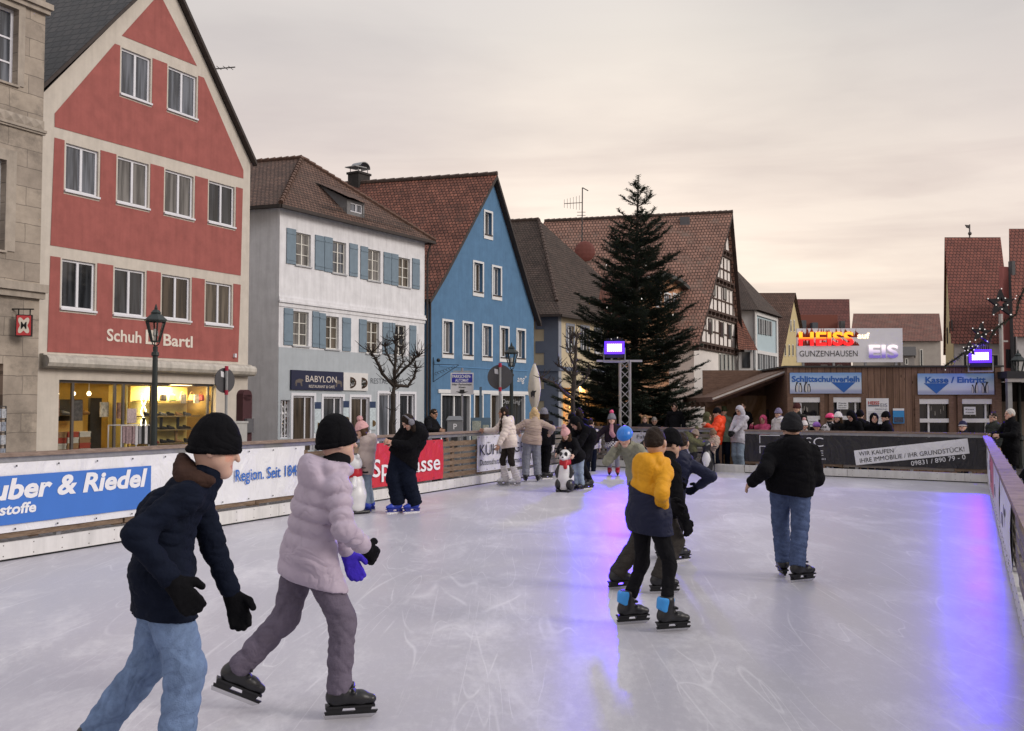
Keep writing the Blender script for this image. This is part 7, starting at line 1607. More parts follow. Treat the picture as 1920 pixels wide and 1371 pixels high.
while z < tipz - .45:
    t = (z - GZ) / HT; Lmax = 3.05 * (1 - t) ** .88 + .14; 
    if t < .26: Lmax *= 1.16
    nb = 11 if t < .55 else (9 if t < .75 else 5); a0 = rr.uniform(0, 6.28)
    for k in range(nb):
        az = a0 + 6.283 * k / nb + rr.uniform(-.3, .3); Lb = Lmax * rr.uniform(.58, 1.12); rise = -.12 + .70 * t + .5 * max(0, t - .8) + rr.uniform(-.14, .12); dh = Vector((math.cos(az), math.sin(az), 0)); s0 = trunk(z + rr.uniform(-.1, .1))
        pts = [s0 + dh * Lb * f + Z * Lb * (rise * f + .10 * f * f - .07 * math.sin(math.pi * f)) for f in (0, .25, .5, .75, 1)]
        m_.tube(pts, [.030 * (1 - t) + .012, .024 * (1 - t) + .010, .016, .011, .005], 4, cap=False)
        ns = max(5, int(Lb / .085))
        for j in range(ns):
            f = .16 + .84 * (j + .5) / ns; x = f * 4; i = min(int(x), 3); p = pts[i].lerp(pts[i + 1], x - i); bd_ = (pts[i + 1] - pts[i]).normalized(); sd_ = bd_.cross(Z).normalized()
            sg = 1 if j % 2 else -1; tl_n = (.20 + .55 * (1 - f) ** .6 * min(1, Lb / 1.4)) * rr.uniform(.7, 1.15); d = (bd_ * .75 + sd_ * sg * rr.uniform(.55, .9) + Z * rr.uniform(-.18, .16)).normalized()
            w_ = 1 if (f > .72 and rr.random() < .55) else 0; needles(p, d, max(3, int(tl_n / .045)), tl_n, w_)
            if tl_n > .34 and rr.random() < .8:
                for sg2 in (-1, 1): d2 = (d * .7 + d.cross(Z).normalized() * sg2 * .7 + Z * rr.uniform(-.15, .1)).normalized(); needles(p + d * tl_n * .45, d2, 4, tl_n * .5, w_)
        needles(pts[3], (pts[4] - pts[3]).normalized(), 7, (pts[4] - pts[3]).length, 1)
        if rr.random() < .13: bulbs.append(pts[3 if rr.random() < .5 else 4] + Z * .06)
    z += (.21 + .12 * t) * rr.uniform(.85, 1.15) * (1.0 if t < .82 else 1.5)
needles(trunk(tipz - .45), Z, 9, .5, 0)
for k in range(3): az = 2.1 * k + .4; d = Vector((math.cos(az) * .6, math.sin(az) * .6, .75)).normalized(); needles(trunk(tipz - .75), d, 7, .42, 0)
m_.build('trunk', BARK, FT); cr_[0].build('crown', NEED, FT); cr_[1].build('crown_tips', NEED2, FT)
q = MB()
for p in bulbs: q.ball(p, .016, 6, (1, 1, 1.8))
q.build('fairy_lights', emit('fairy bulb', (.85, .83, .78), .42), FT)
def bare_tree(px, D, pts_px, label, r0, twig, seed, th=.55):
    """pollarded crown: knobbly limbs traced as (x, y, dy) chains with bunches of short twigs"""
    rq = random.Random(seed); o = empty('bare_tree', tuple(at(px, 765, D))[:2] + (GZ,), label, 'tree'); m = MB(); c = MB()
    for ch, ra, rb_ in pts_px:
        ra *= .68; rb_ *= .55
        P_ = []
        for (x, y, dy) in ch: P_.append(at(x, y, D + dy) if y < 900 else Vector((at(x, 765, D).x, D, GZ)))
        n = len(P_); pp = []
        for i in range(n - 1):
            for f in (0, .5): pp.append(P_[i].lerp(P_[i + 1], f) + Vector((rq.uniform(-.02, .02), rq.uniform(-.02, .02), rq.uniform(-.02, .02))) * (i > 0 or f > 0))
        pp.append(P_[-1]); rs = [(ra + (rb_ - ra) * k / (len(pp) - 1)) * (1 + .18 * rq.uniform(-1, 1)) for k in range(len(pp))]; m.tube(pp, rs, 7)
        tops = range(max(1, len(pp) // 3), len(pp)) if ra < r0 * .9 else range(len(pp) - 1, len(pp))
        for k in tops:
            last = k == len(pp) - 1
            if last: m.ball(pp[k], rb_ * 1.9, 6)
            for _ in range(twig * (3 if last else 1)):
                d = Vector((rq.uniform(-1, 1), rq.uniform(-1, 1), rq.uniform(.0, 1.2))).normalized(); l = th * rq.uniform(.3, 1) * (1 if last else .55); q1 = pp[k] + d * l * .5; q2 = q1 + (d + Vector((rq.uniform(-.4, .4), rq.uniform(-.4, .4), .3))).normalized() * l * .5; c.tube([pp[k], q1, q2], [.014, .010, .005], 4, cap=False)
                if rq.random() < .6: c.tube([q1, q1 + Vector((rq.uniform(-1, 1), rq.uniform(-1, 1), rq.uniform(0, 1))).normalized() * l * .3], [.008, .004], 4, cap=False)
    m.build('trunk', BARK, o); c.build('crown', mat('twigs dark', (.035, .027, .023), .9, .3), o); return o
bare_tree(737, 26.5, [([(735, 950, 0), (736, 800, 0), (737, 742, 0), (740, 720, 0)],   .15, .08), ([(739, 724, 0), (716, 700, -.3), (706, 676, -.5), (697, 662, -.6)], .075, .05), ([(739, 724, 0), (764, 725, .3), (777, 705, .4), (781, 690, .5)], .07, .045), ([(740, 722, 0), (740, 690, 0), (742, 660, 0), (741, 640, 0)], .085, .05), ([(741, 710, 0), (760, 690, -.4), (777, 672, -.6), (784, 668, -.6)], .06, .04), ([(741, 690, 0), (727, 668, .5), (722, 650, .6)], .05, .035), ([(742, 700, 0), (755, 680, .4), (752, 655, .5)], .05, .035)],
          'small bare pollarded tree with twiggy branches in front of the white house', .16, 5, 5, .62)
bare_tree(1074, 24.5, [([(1072, 950, 0), (1074, 800, 0), (1075, 745, 0), (1078, 700, 0)], .13, .085), ([(1075, 748, 0), (1056, 735, -.2), (1036, 716, -.4), (1015, 708, -.5)], .065, .045), ([(1077, 712, 0), (1060, 692, .2), (1047, 685, .3)], .06, .045), ([(1078, 702, 0), (1080, 660, 0), (1082, 630, 0)], .07, .045), ([(1079, 690, 0), (1070, 670, -.3), (1066, 655, -.3)], .05, .035), ([(1076, 730, 0), (1096, 712, .3), (1104, 700, .3)], .055, .04), ([(1079, 665, 0), (1074, 645, .3), (1071, 636, .3)], .045, .03)],
          'dark bare pollarded tree with knobbly limbs left of the fir tree', .13, 3, 8, .40)

# ------------------------------------------------------------------ street furniture
LAMPG = mat('lamp post green black', (.028, .036, .036), .45, .1, metal=.2); LGL = shopglass()
def street_lamp(px, ytip, D, label, k=.62):
    b = at(px, 765, D); b.z = GZ; zt = at(px, ytip, D).z; o = empty('street_lamp', tuple(b), label, 'street lamp', 'old style lantern street lamps'); q = lambda z: Vector((b.x, b.y, z)); m = MB(); zl = zt - 1.38 * k
    m.tube([q(GZ), q(GZ + .1), q(GZ + .12), q(GZ + .8), q(GZ + .85), q(GZ + .95), q(GZ + 1.0)], [.16, .15, .11, .09, .12, .11, .07], 10); m.tube([q(GZ + 1.0), q(zl - .20), q(zl - .18), q(zl - .12), q(zl - .10), q(zl)], [.065, .05, .075, .07, .045, .05], 10); m.build('post', LAMPG, o)
    m = MB(); r0, r1 = .13 * k, .31 * k; zb, zc = zl + .16 * k, zl + .82 * k; K_ = k
    for k in range(6):
        a = math.pi * k / 3; c0 = Vector((math.cos(a), math.sin(a), 0)); m.bar(q(zb) + c0 * r0, q(zc) + c0 * r1, .028)
        a2 = math.pi * (k + 1) / 3; c1_ = Vector((math.cos(a2), math.sin(a2), 0)); m.bar(q(zb) + c0 * r0, q(zb) + c1_ * r0, .026); m.bar(q(zc) + c0 * r1, q(zc) + c1_ * r1, .03)
        if k % 2 == 0: m.tube([q(zl), q(zl + .05) + c0 * .07, q(zb) + c0 * r0], .012, 5)
    m.build('lantern_frame', LAMPG, o); m = MB(); m.tube([q(zc + x * K_) for x in (.015, .05, .24, .27, .36, .38, .42, .56)], [x * K_ for x in (.37, .36, .15, .17, .10, .05, .055, .008)], 6); m.build('lantern_roof', LAMPG, o)
    m = MB(); m.tube([q(zb + .01), q(zc - .01)], [r0 - .012, r1 - .015], 6, cap=False); m.build('lantern_glass', LGL, o); m = MB(); m.tube([q(zb), q(zb + .10), q(zb + .12), q(zb + .25)], [.035, .035, .055, .04], 8); m.build('bulb', mat('bulb pale', (.5, .5, .48), .3), o); return o
street_lamp(289.5, 570, 19.5, 'green black lantern street lamp in front of the red shoe shop')
street_lamp(959, 642, 27.5, 'green black lantern street lamp behind the round traffic sign by the blue house', .56)
street_lamp(1911, 655, 29, 'lantern street lamp peeking over the dark stall at the right edge')
SGREY = mat('sign back grey', (.075, .075, .082), .5, .12, 4, metal=.3); RBAND = mat('clamp red', (.35, .02, .05), .5)
def round_sign(px, D, yt, yb, wpx, label, yaw):
    c = at(px, (yt + yb) / 2, D); r = (at(px, yt, D).z - at(px, yb, D).z) / 2; n = Vector((math.sin(yaw), -math.cos(yaw), 0)); d = Vector((n.y, -n.x, 0)) * -1; o = empty('traffic_sign', (c.x, c.y, GZ), label, 'traffic sign'); m = MB(); ring = [(math.cos(t) * r, math.sin(t) * r) for t in np.linspace(0, 2 * math.pi, 33)[:-1]]
    f_ = [c + d * a + Z * b for a, b in ring]; k_ = [p - n * .02 for p in f_]; m.poly(f_); m.poly(k_[::-1])
    for i in range(32): m.quad(f_[i], k_[i], k_[(i + 1) % 32], f_[(i + 1) % 32])
    m.build('disc', SGREY, o); m = MB(); pc = c + n * .045; m.tube([Vector((pc.x, pc.y, GZ)), Vector((pc.x, pc.y, c.z + r + .04))], .032, 8); m.build('pole', STEEL, o); m = MB()
    for zz in (c.z + r * .96, c.z - r * .96): m.tube([Vector((pc.x, pc.y, zz - .05)), Vector((pc.x, pc.y, zz + .05))], .04, 8)
    m.build('clamp', RBAND, o); m = MB(); st = c + n * .004 + (-d if d.x > 0 else d) * r * .42 + Z * r * .3; m.quad(st, st + d * .09 - Z * .02, st + d * .08 + Z * .10, st + d * -.01 + Z * .12); m.build('sticker', PAP, o); return o
round_sign(937.5, 24, 684, 731, 46, 'dark back of a round traffic sign with red clamps by the blue house', .05)
round_sign(422, 21, 690, 737, 30, 'dark back of a round traffic sign turned sideways by the red shoe shop', 1.0)
p = at(866, 742, 24.2); ps = empty('parking_sign', (p.x, p.y, GZ), 'white and blue parking ticket sign with black arrow above the machine', 'sign'); fP = Frame((p.x, p.y), (1, .05)); r = R4(fP, 845, 888, 699, 740, 699, 740); hh_ = r[3] - r[2]; du = r[1] - r[0]
m_ = MB(); m_.box(fP, r[0], r[1], -.03, 0, r[2], r[3]); m_.build('panel', mat('panel white', (.58, .58, .60), .45, .06), ps); m_ = MB(); m_.box(fP, r[0] + .03, r[1] - .03, .0005, .005, r[3] - hh_ * .45, r[3] - .03); m_.build('blue_field', mat('sign blue', (.022, .028, .30), .45), ps)
text('PARKSCHEIN-', fP.p(r[0] + .04, .008, r[3] - hh_ * .235), fP.d, Z, hh_ * .145, PWH, parent=ps, width=du * .82, bold=.012); text('AUTOMAT', fP.p(r[0] + du * .2, .008, r[3] - hh_ * .42), fP.d, Z, hh_ * .145, PWH, parent=ps, width=du * .58, bold=.012)
text('Hier Parkschein', fP.p(r[0] + .04, .004, r[3] - hh_ * .575), fP.d, Z, hh_ * .085, PBK, parent=ps, width=du * .84, bold=.02); text('lösen', fP.p(r[0] + du * .36, .004, r[3] - hh_ * .70), fP.d, Z, hh_ * .085, PBK, parent=ps, width=du * .28, bold=.02)
m_ = MB(); um = (r[0] + r[1]) / 2; z1 = r[3] - hh_ * .77
m_.poly([fP.p(um + x * du, .004, z1 + y * hh_) for x, y in ((-.28, -.09), (0, -.2), (.28, -.09), (.10, -.09), (.10, 0), (-.10, 0), (-.10, -.09))]); m_.build('arrow', PBK, ps); m_ = MB(); m_.tube([fP.p(um, -.06, GZ), fP.p(um, -.06, r[3] + .12)], .03, 8); m_.box(fP, um - .22, um + .22, -.05, -.03, r[3] + .02, r[3] + .05); m_.build('pole', STEEL, ps)
p = at(853, 800, 24); pm = empty('ticket_machine', (p.x, p.y, GZ), 'grey parking ticket machine with a letter P behind the pallet fence', 'ticket machine'); fPm = Frame((p.x, p.y), (1, .1)); zt = at(853, 782, 24).z; PMG = mat('machine grey', (.20, .21, .225), .45, .08, metal=.3)
m_ = MB(); m_.box(fPm, -.18, .18, -.25, 0, GZ, zt - .08); m_.hexa([fPm.p(u, w_, z) for z, g in ((zt - .078, 0), (zt + .02, .06)) for (u, w_) in ((-.21 + g, -.28), (.21 - g, -.28), (.21 - g, .03 - g), (-.21 + g, .03 - g))]); m_.build('cabinet', PMG, pm); text('P', fPm.p(-.05, .004, zt - .30), fPm.d, Z, .14, PWH, parent=pm, bold=.02); m_ = MB(); m_.box(fPm, -.09, .09, .001, .012, zt - .75, zt - .42); m_.build('slot_panel', mat('slot dark', (.03, .03, .033), .5), pm)
m_ = MB(); m_.box(fPm, .4, .9, -.3, -.26, zt - 1.2, zt - .02); m_.box(fPm, .62, .68, -.3, -.26, zt - .02, zt + .75); o = m_.build('menu_stand', mat('stand blue grey', (.10, .16, .22), .6)); tag(o, 'dark notice stand with papers beside the parking ticket machine', 'stand'); m_ = MB(); m_.box(fPm, .44, .66, -.259, -.25, zt - .6, zt - .1); m_.box(fPm, .70, .86, -.259, -.25, zt - .5, zt - .2); m_.build('papers', mat('papers', (.35, .38, .33), .6, .5, 30), o)
# folded parasol
p = at(1002, 765, 25.5); pa = empty('parasol', (p.x, p.y, GZ), 'closed cream parasol standing between blue house and cream house', 'parasol'); zt, zb = at(1002, 681, 25.5).z, at(1002, 768, 25.5).z; q_ = Vector((p.x, p.y, 0)); m_ = MB(); prof = [(0, .018), (.06, .05), (.25, .12), (.55, .155), (.8, .12), (.95, .07), (1, .05)]; nn = 18; i0 = len(m_.v)
for f, rad in prof:
    for k in range(nn): a = 2 * math.pi * k / nn; rr_ = rad * (1 + .22 * math.sin(k * math.pi * 2 / 3) ** 2 * min(1, f * 3)); m_.v.append(q_ + Vector((math.cos(a) * rr_, math.sin(a) * rr_, zt - (zt - zb) * f)))
for j in range(len(prof) - 1):
    for k in range(nn): a, b = j * nn + k, j * nn + (k + 1) % nn; m_.f.append((a, a + nn, b + nn, b)); m_.uv.append(None)
m_.build('canopy', mat('canvas cream', (.56, .52, .44), .85, .1, 4, .2, 20), pa, True); m_ = MB(); m_.tube([q_ + Z * GZ, q_ + Z * zt], .028, 8); m_.box(Frame((p.x, p.y), (1, 0)), -.25, .25, -.25, .25, GZ, GZ + .08); m_.build('pole', STEEL, pa); m_ = MB(); c = q_ + Vector((-.04, -.17, (zt + zb) / 2 - .18)); m_.poly([c + Vector((x, 0, y)) for x, y in ((-.05, -.12), (.0, -.06), (.04, -.12), (.05, 0), (.09, .06), (.03, .10), (-.03, .05), (-.06, .02))]); m_.build('print_mark', PBK, pa)
# goods in front of the shoe shop
p = at(242, 800, 21.5); rk = empty('sock_rack', (p.x, p.y, GZ), 'white wire rack hung with socks and tights in front of the shoe shop', 'rack'); fK2 = Frame((p.x, p.y), fR.d); zt = at(242, 797, 21.5).z; m_ = MB(); WIRE = mat('wire white', (.6, .6, .6), .5)
for u in (-.38, .38):
    for w_ in (-.2, .2): m_.bar(fK2.p(u, w_, GZ), fK2.p(u, w_, zt), .02)
for zz in (zt, zt - .5, zt - 1.0):
    for w_ in (-.2, .2): m_.bar(fK2.p(-.38, w_, zz), fK2.p(.38, w_, zz), .018)
    for u in (-.38, .38): m_.bar(fK2.p(u, -.2, zz), fK2.p(u, .2, zz), .018)
m_.build('frame', WIRE, rk); SOC = [mat('sock rose grey', (.28, .20, .21), .8, .4, 25), mat('sock white', (.55, .54, .55), .8, .2, 25), mat('sock black', (.015, .015, .016), .8), mat('sock grey', (.25, .25, .27), .8, .3, 25)]
for row, zz in enumerate((zt - .02, zt - .52)):
    for k in range(9):
        m_ = MB(); u = -.37 + k * .085; m_.box(fK2, u, u + .07, .201 + .01 * (k % 2), .235 + .01 * (k % 2), zz - rnd.uniform(.34, .42), zz); m_.build('sock_pack', SOC[(0 if k < 4 else (1, 3, 2, 1, 2)[k - 4]) if row == 0 else (3, 1, 2)[k % 3]], rk)
m_ = MB(); m_.box(fK2, -.05, .20, -.02, .0, zt + .04, zt + .36); o = m_.build('poster', mat('poster pale rose', (.45, .36, .35), .6, .4, 20), rk)
p = at(2, 800, 20.0); pr_ = empty('postcard_rack', (p.x, p.y, GZ), 'dark wire rack of postcards at the left picture edge', 'rack'); fK3 = Frame((p.x, p.y), fR.d); zt = at(2, 762, 20).z; m_ = MB()
for u in (-.25, .1): m_.bar(fK3.p(u, 0, GZ), fK3.p(u, 0, zt), .025)
for k in range(6): m_.bar(fK3.p(-.25, .0, zt - k * .27), fK3.p(.1, .0, zt - k * .27), .02)
m_.build('frame', mat('wire dark', (.05, .05, .05), .5), pr_); m_ = MB()
for k in range(5):
    for j in range(3): m_ = MB(); m_.box(fK3, -.24 + j * .115, -.24 + j * .115 + .10, .015, .03, zt - .24 - k * .27, zt - .05 - k * .27); m_.build('postcard', mat('postcard ' + 'ab'[(k + j) % 2], ((.42, .44, .48), (.25, .28, .34))[(k + j) % 2], .5, .6, 25), pr_)
p = at(440, 830, 24); fU = Frame((p.x, p.y), fW.d); m_ = MB(); zt = at(440, 794, 24).z; m_.box(fU, -.45, .40, -.35, 0, GZ, zt); m_.box(fU, -.47, .42, -.37, .02, zt + .001, zt + .05); o = m_.build('utility_cabinet', mat('cabinet grey', (.40, .40, .39), .6, .1)); tag(o, 'pale grey utility cabinet between red and white house', 'cabinet'); m_ = MB(); m_.box(fU, -.43, -.03, .0005, .008, GZ + .1, zt - .04); m_.box(fU, -.02, .38, .0005, .008, GZ + .1, zt - .04); m_.build('cabinet_door', mat('cabinet grey', (.40, .40, .39), .6, .1), o)
p = at(464, 765, 26); fU = Frame((p.x, p.y), fW.d); m_ = MB(); zt = at(464, 732, 26).z; m_.box(fU, -.16, .16, -.25, 0, GZ, zt - .12); m_.tube([fU.p(0, -.25, zt - .14), fU.p(0, 0, zt - .14)], .16, 12); o = m_.build('vending_box', mat('box maroon', (.06, .02, .025), .5)); tag(o, 'tall dark maroon dispenser box at the corner of the white house', 'dispenser'); m_ = MB(); m_.box(fU, -.1, .14, .001, .1, at(464, 797, 26).z - .2, at(464, 785, 26).z); m_.build('front_panel', mat('panel grey', (.1, .1, .11), .5), o)
# garland with stars on the right
gar = MB(); gp = [at(x, y, D) for x, y, D in ((1772, 686, 26.2), (1805, 664, 25.8), (1835, 646, 25.9), (1855, 640, 26), (1862, 624, 26), (1880, 606, 26), (1905, 590, 26), (1912, 560, 26), (1930, 520, 26))]
m_ = MB(); m_.tube(gp, .022, 6); GA = empty('garland', tuple(gp[0]), 'dark fir garland with tiny bulbs hung above the stall at the right', 'garland'); m_.build('cord', BARK, GA); gm_ = MB(); rr = random.Random(9); gb = MB()
for a, b in zip(gp[:-1], gp[1:]):
    n = int((b - a).length / .006)
    for k in range(n):
        p = a.lerp(b, k / n); d = Vector((rr.uniform(-1, 1), rr.uniform(-1, 1), rr.uniform(-1, 1))).normalized(); e = d.cross(Z).normalized() * .016; l = rr.uniform(.07, .19); i = len(gm_.v); gm_.v += [p - e, p + e, p + d * l]; gm_.f.append((i, i + 1, i + 2)); gm_.uv.append(None)
        if k % 130 == 0: gb.ball(p + d * .12, .015, 6)
gm_.build('needles', NEED, GA); gb.build('bulbs', emit('fairy bulb', (.85, .83, .78), .42), GA)
def star(px, py, D, rpx, label, rot=0):
    c = at(px, py, D); r = rpx / F_PX * D; o = empty('light_star', tuple(c), label, 'star', 'stars on the garland'); m = MB(); b = MB()
    pts = [c + Vector((math.sin(R(rot + 36 * k)) * r * (1 if k % 2 == 0 else .42), 0, math.cos(R(rot + 36 * k)) * r * (1 if k % 2 == 0 else .42))) for k in range(10)]
    for k in range(10):
        p, q = pts[k], pts[(k + 1) % 10]; pi, qi = c + (p - c) * .42, c + (q - c) * .42; o_ = Vector((0, .05, 0)); m.hexa([p - o_, q - o_, q + o_, p + o_, pi - o_, qi - o_, qi + o_, pi + o_]) if False else m.hexa([p - o_, q - o_, qi - o_, pi - o_, p + o_, q + o_, qi + o_, pi + o_])
        b.ball(p + Vector((0, -.07, 0)), .018, 6)
    m.build('star_frame', mat('star fir dark', (.022, .02, .022), .8), o); b.build('bulbs', emit('fairy bulb', (.85, .83, .78), .42), o)
star(1876, 569, 25.8, 27, 'largest dark star, highest on the garland'); star(1839, 624, 25.7, 19, 'middle dark star on the garland above the floodlight', 6); star(1818, 655, 25.6, 14, 'smallest dark star, lowest on the garland left of the floodlight', -5)
# pale pole beside the stars
m_ = MB(); p = at(1880, 765, 30); m_.tube([Vector((p.x, p.y, GZ)), Vector((p.x, p.y, at(1880, 589, 30).z))], .06, 8); m_.bar(Vector((p.x, p.y, at(1880, 640, 30).z)), Vector((p.x + .2, p.y, at(1880, 640, 30).z)), .05); tag(m_.build('flag_pole', mat('pole pale', (.42, .40, .38), .5)), 'pale upright pole behind the stars of the garland', 'pole')

# ------------------------------------------------------------------ skating aids
def aid(label, base, h, yaw, kind):
    """hollow plastic animal on a sledge base; built standing at base, looking along yaw"""
    b = V(gnd(*base)); F = V(math.sin(R(yaw)), math.cos(R(yaw)), 0); Rt = V(F[1], -F[0], 0); Uz = V(0, 0, 1); A = [Rt, F, Uz]
    o = empty('skating_aid', tuple(b), label, 'skating aid', 'animal skating aids for children'); P_ = lambda r, f, u: b + Rt * r * h + F * f * h + Uz * u * h
    WHT = mat('aid plastic white', (.66, .66, .67), .35, .05, spec=.5); BLP = mat('aid plastic black', (.014, .014, .017), .35, .05, spec=.5); REDP = mat('aid plastic red', (.42, .015, .025), .4, .05); YELP = mat('aid plastic yellow', (.55, .42, .08), .45, .1)
    body = Solid(.05); body.chain([P_(0, 0, .14), P_(0, -.01, .32), P_(0, -.01, .52), P_(0, 0, .68)], [.185 * h, .19 * h, .15 * h, .105 * h]); body.ell(P_(0, .01, .84), A, V(.145, .145, .15) * h)
    body.cut(P_(0, 0, .05), -Uz)
    if kind == 'penguin':
        body.cone(P_(0, .13, .84), P_(0, .24, .81), .045 * h, .015 * h)
        bb = solid_obj('body', body, .012, BLP, o); q = Solid(.02); q.ell(P_(0, .095, .36), A, V(.135, .11, .29) * h); q.ell(P_(0, .085, .84), A, V(.09, .075, .10) * h); solid_obj('belly', q, .011, WHT, bb)
    else:
        body.cone(P_(0, .11, .80), P_(0, .17, .79), .065 * h, .05 * h); bb = solid_obj('body', body, .012, WHT, o)
        q = Solid(.01)
        for s in (-1, 1): q.ell(P_(.11 * s, -.01, .965), A, V(.045, .03, .05) * h)
        solid_obj('ear', q, .009, BLP if kind == 'panda' else WHT, bb)
        q = Solid(.005); q.ell(P_(0, .212, .815), A, V(.026, .02, .02) * h)
        for s in (-1, 1): q.ell(P_(.062 * s, .145 if kind == 'panda' else .15, .885 if kind == 'panda' else .88), A, (V(.042, .02, .055) if kind == 'panda' else V(.018, .014, .02)) * h)
        solid_obj('face_marks', q, .007, BLP, bb)
        q = Solid(.02); q.cone(P_(0, .005, .68), P_(0, .005, .72), .14 * h, .135 * h); q.chain([P_(-.03, .12, .70), P_(-.05, .165, .58)], [.05 * h, .05 * h], flat=(F, .5)); solid_obj('scarf', q, .011, REDP, bb)
        if kind == 'panda':
            q = Solid(.02)
            for s in (-1, 1): q.chain([P_(.13 * s, .03, .60), P_(.185 * s, .06, .46), P_(.16 * s, .11, .36)], [.05 * h, .055 * h, .04 * h]); q.ell(P_(.13 * s, .05, .17), A, V(.10, .16, .15) * h)
            q.cut(P_(0, 0, .045), -Uz); solid_obj('black_limbs', q, .011, BLP, bb)
        else:
            q = Solid(.02)
            for s in (-1, 1): q.chain([P_(.12 * s, .05, .60), P_(.17 * s, .10, .48), P_(.12 * s, .16, .40)], [.045 * h, .05 * h, .04 * h])
            solid_obj('paws', q, .011, WHT, bb)
    q = Solid(.02)
    for s in (-1, 1): q.chain([P_(.13 * s, -.2, .035), P_(.13 * s, .2, .035), P_(.13 * s, .27, .06)], [.04 * h, .04 * h, .03 * h], flat=(Uz, .7))
    q.cone(P_(-.13, .05, .04), P_(.13, .05, .04), .035 * h, .035 * h); q.cut(P_(0, 0, .004), -Uz); solid_obj('runner', q, .011, YELP if kind == 'penguin' else BLP, o)
    q = MB(); q.tube([Vector(P_(-.30, -.06, .80)), Vector(P_(.30, -.06, .80))], .014, 8) if kind == 'penguin' else q.tube([Vector(P_(-.2, -.1, .78)), Vector(P_(.2, -.1, .78))], .012, 8); q.build('handle', BLP, o); return o
aid('panda skating aid with red scarf pushed by a small child', (1060, 922), .84, 200, 'panda')
aid('white polar bear skating aid with red scarf half hidden by the lilac jacket', (664, 963), .92, 235, 'bear')
aid('black and white penguin skating aid with yellow feet at the rink entrance', (1325, 887), .84, 195, 'penguin')
# ------------------------------------------------------------------ people
BLK = cloth('black', (.0055, .0055, .007)); BLK2 = cloth('soft black', (.009, .009, .011)); NAVY = cloth('navy', (.007, .010, .021)); CHAR = cloth('charcoal', (.02, .02, .023))
JEAN = mat('denim', (.155, .225, .37), .9, .30, 14, .35, 160, spec=.1, crease=.4); JEAN_D = mat('dark denim', (.075, .105, .20), .9, .35, 14, .35, 160, spec=.1); JEAN_L = mat('pale denim', (.27, .34, .43), .9, .25, 14, .3, 160, spec=.1)
SK_BLACK = (mat('skate shell black', (.012, .012, .014), .38, .1, spec=.5), mat('skate holder black', (.014, .014, .016), .45, .1))
SK_BLUE = (mat('skate shell blue', (.02, .05, .42), .35, .1, spec=.5), mat('skate holder blue', (.02, .03, .25), .45, .1))
SK_RED = (mat('skate shell red', (.30, .012, .03), .4, .1), SK_BLACK[1]); SK_WHITE = (mat('skate shell white', (.62, .62, .64), .45, .1), mat('skate holder grey', (.3, .3, .32), .45, .1))
SK_CUFF = SK_BLACK + (mat('skate cuff light blue', (.05, .30, .72), .4, .1),)
SHOE = (mat('shoe dark', (.02, .018, .017), .6, .1), mat('sole rubber', (.05, .05, .05), .7, .1))
HAIR_D = mat('hair dark', (.022, .014, .010), .5, .3, 60, .4, 200, spec=.12); HAIR_B = mat('hair blonde', (.56, .41, .22), .5, .3, 60, .4, 200, spec=.12); HAIR_BR = mat('hair brown', (.07, .04, .022), .5, .3, 60, .4, 200, spec=.12); HAIR_W = mat('hair white', (.55, .53, .50), .6, .2, 60, .4, 200, spec=.12)
LILAC = mat('cloth lilac puffer', (.43, .365, .45), .55, .10, 6, .15, 30, spec=.3, crease=.3); YEL = mat('cloth mustard puffer', (.64, .30, .012), .6, .12, 6, .2, 30, spec=.25, crease=.3)
NAVY2 = mat('cloth dark navy puffer', (.013, .016, .040), .6, .15, 6, .2, 30, spec=.18, crease=.25); BEIGE = mat('cloth beige puffer', (.45, .37, .34), .65, .12, 6, .15, 30); CREAM = mat('cloth cream puffer', (.66, .58, .53), .6, .1, 6, .15, 30)
TAN = mat('cloth tan puffer', (.36, .28, .235), .65, .12, 6, .15, 30); OLIVE = cloth('olive', (.10, .10, .055)); ORANGE = mat('cloth orange puffer', (.85, .065, .012), .55, .1, 6, .15, 30); HOODIE = cloth('pale grey', (.48, .47, .53)); GREY = cloth('grey knit', (.20, .20, .23))
GTROU = cloth('grey tracksuit', (.19, .20, .24)); PINKH = cloth('pale pink knit', (.62, .36, .36)); PINK = cloth('bright pink', (.70, .12, .25)); LAV = cloth('lavender knit', (.22, .19, .30)); WHITE = cloth('white knit', (.66, .63, .64)); MAROON = cloth('maroon knit', (.06, .022, .022))
BROWNH = cloth('brown hood', (.05, .028, .022)); PURPLE = cloth('violet glove', (.06, .035, .50)); OLTROU = cloth('olive grey trousers', (.045, .040, .036)); GPANT = cloth('grey lilac trousers', (.135, .115, .155))

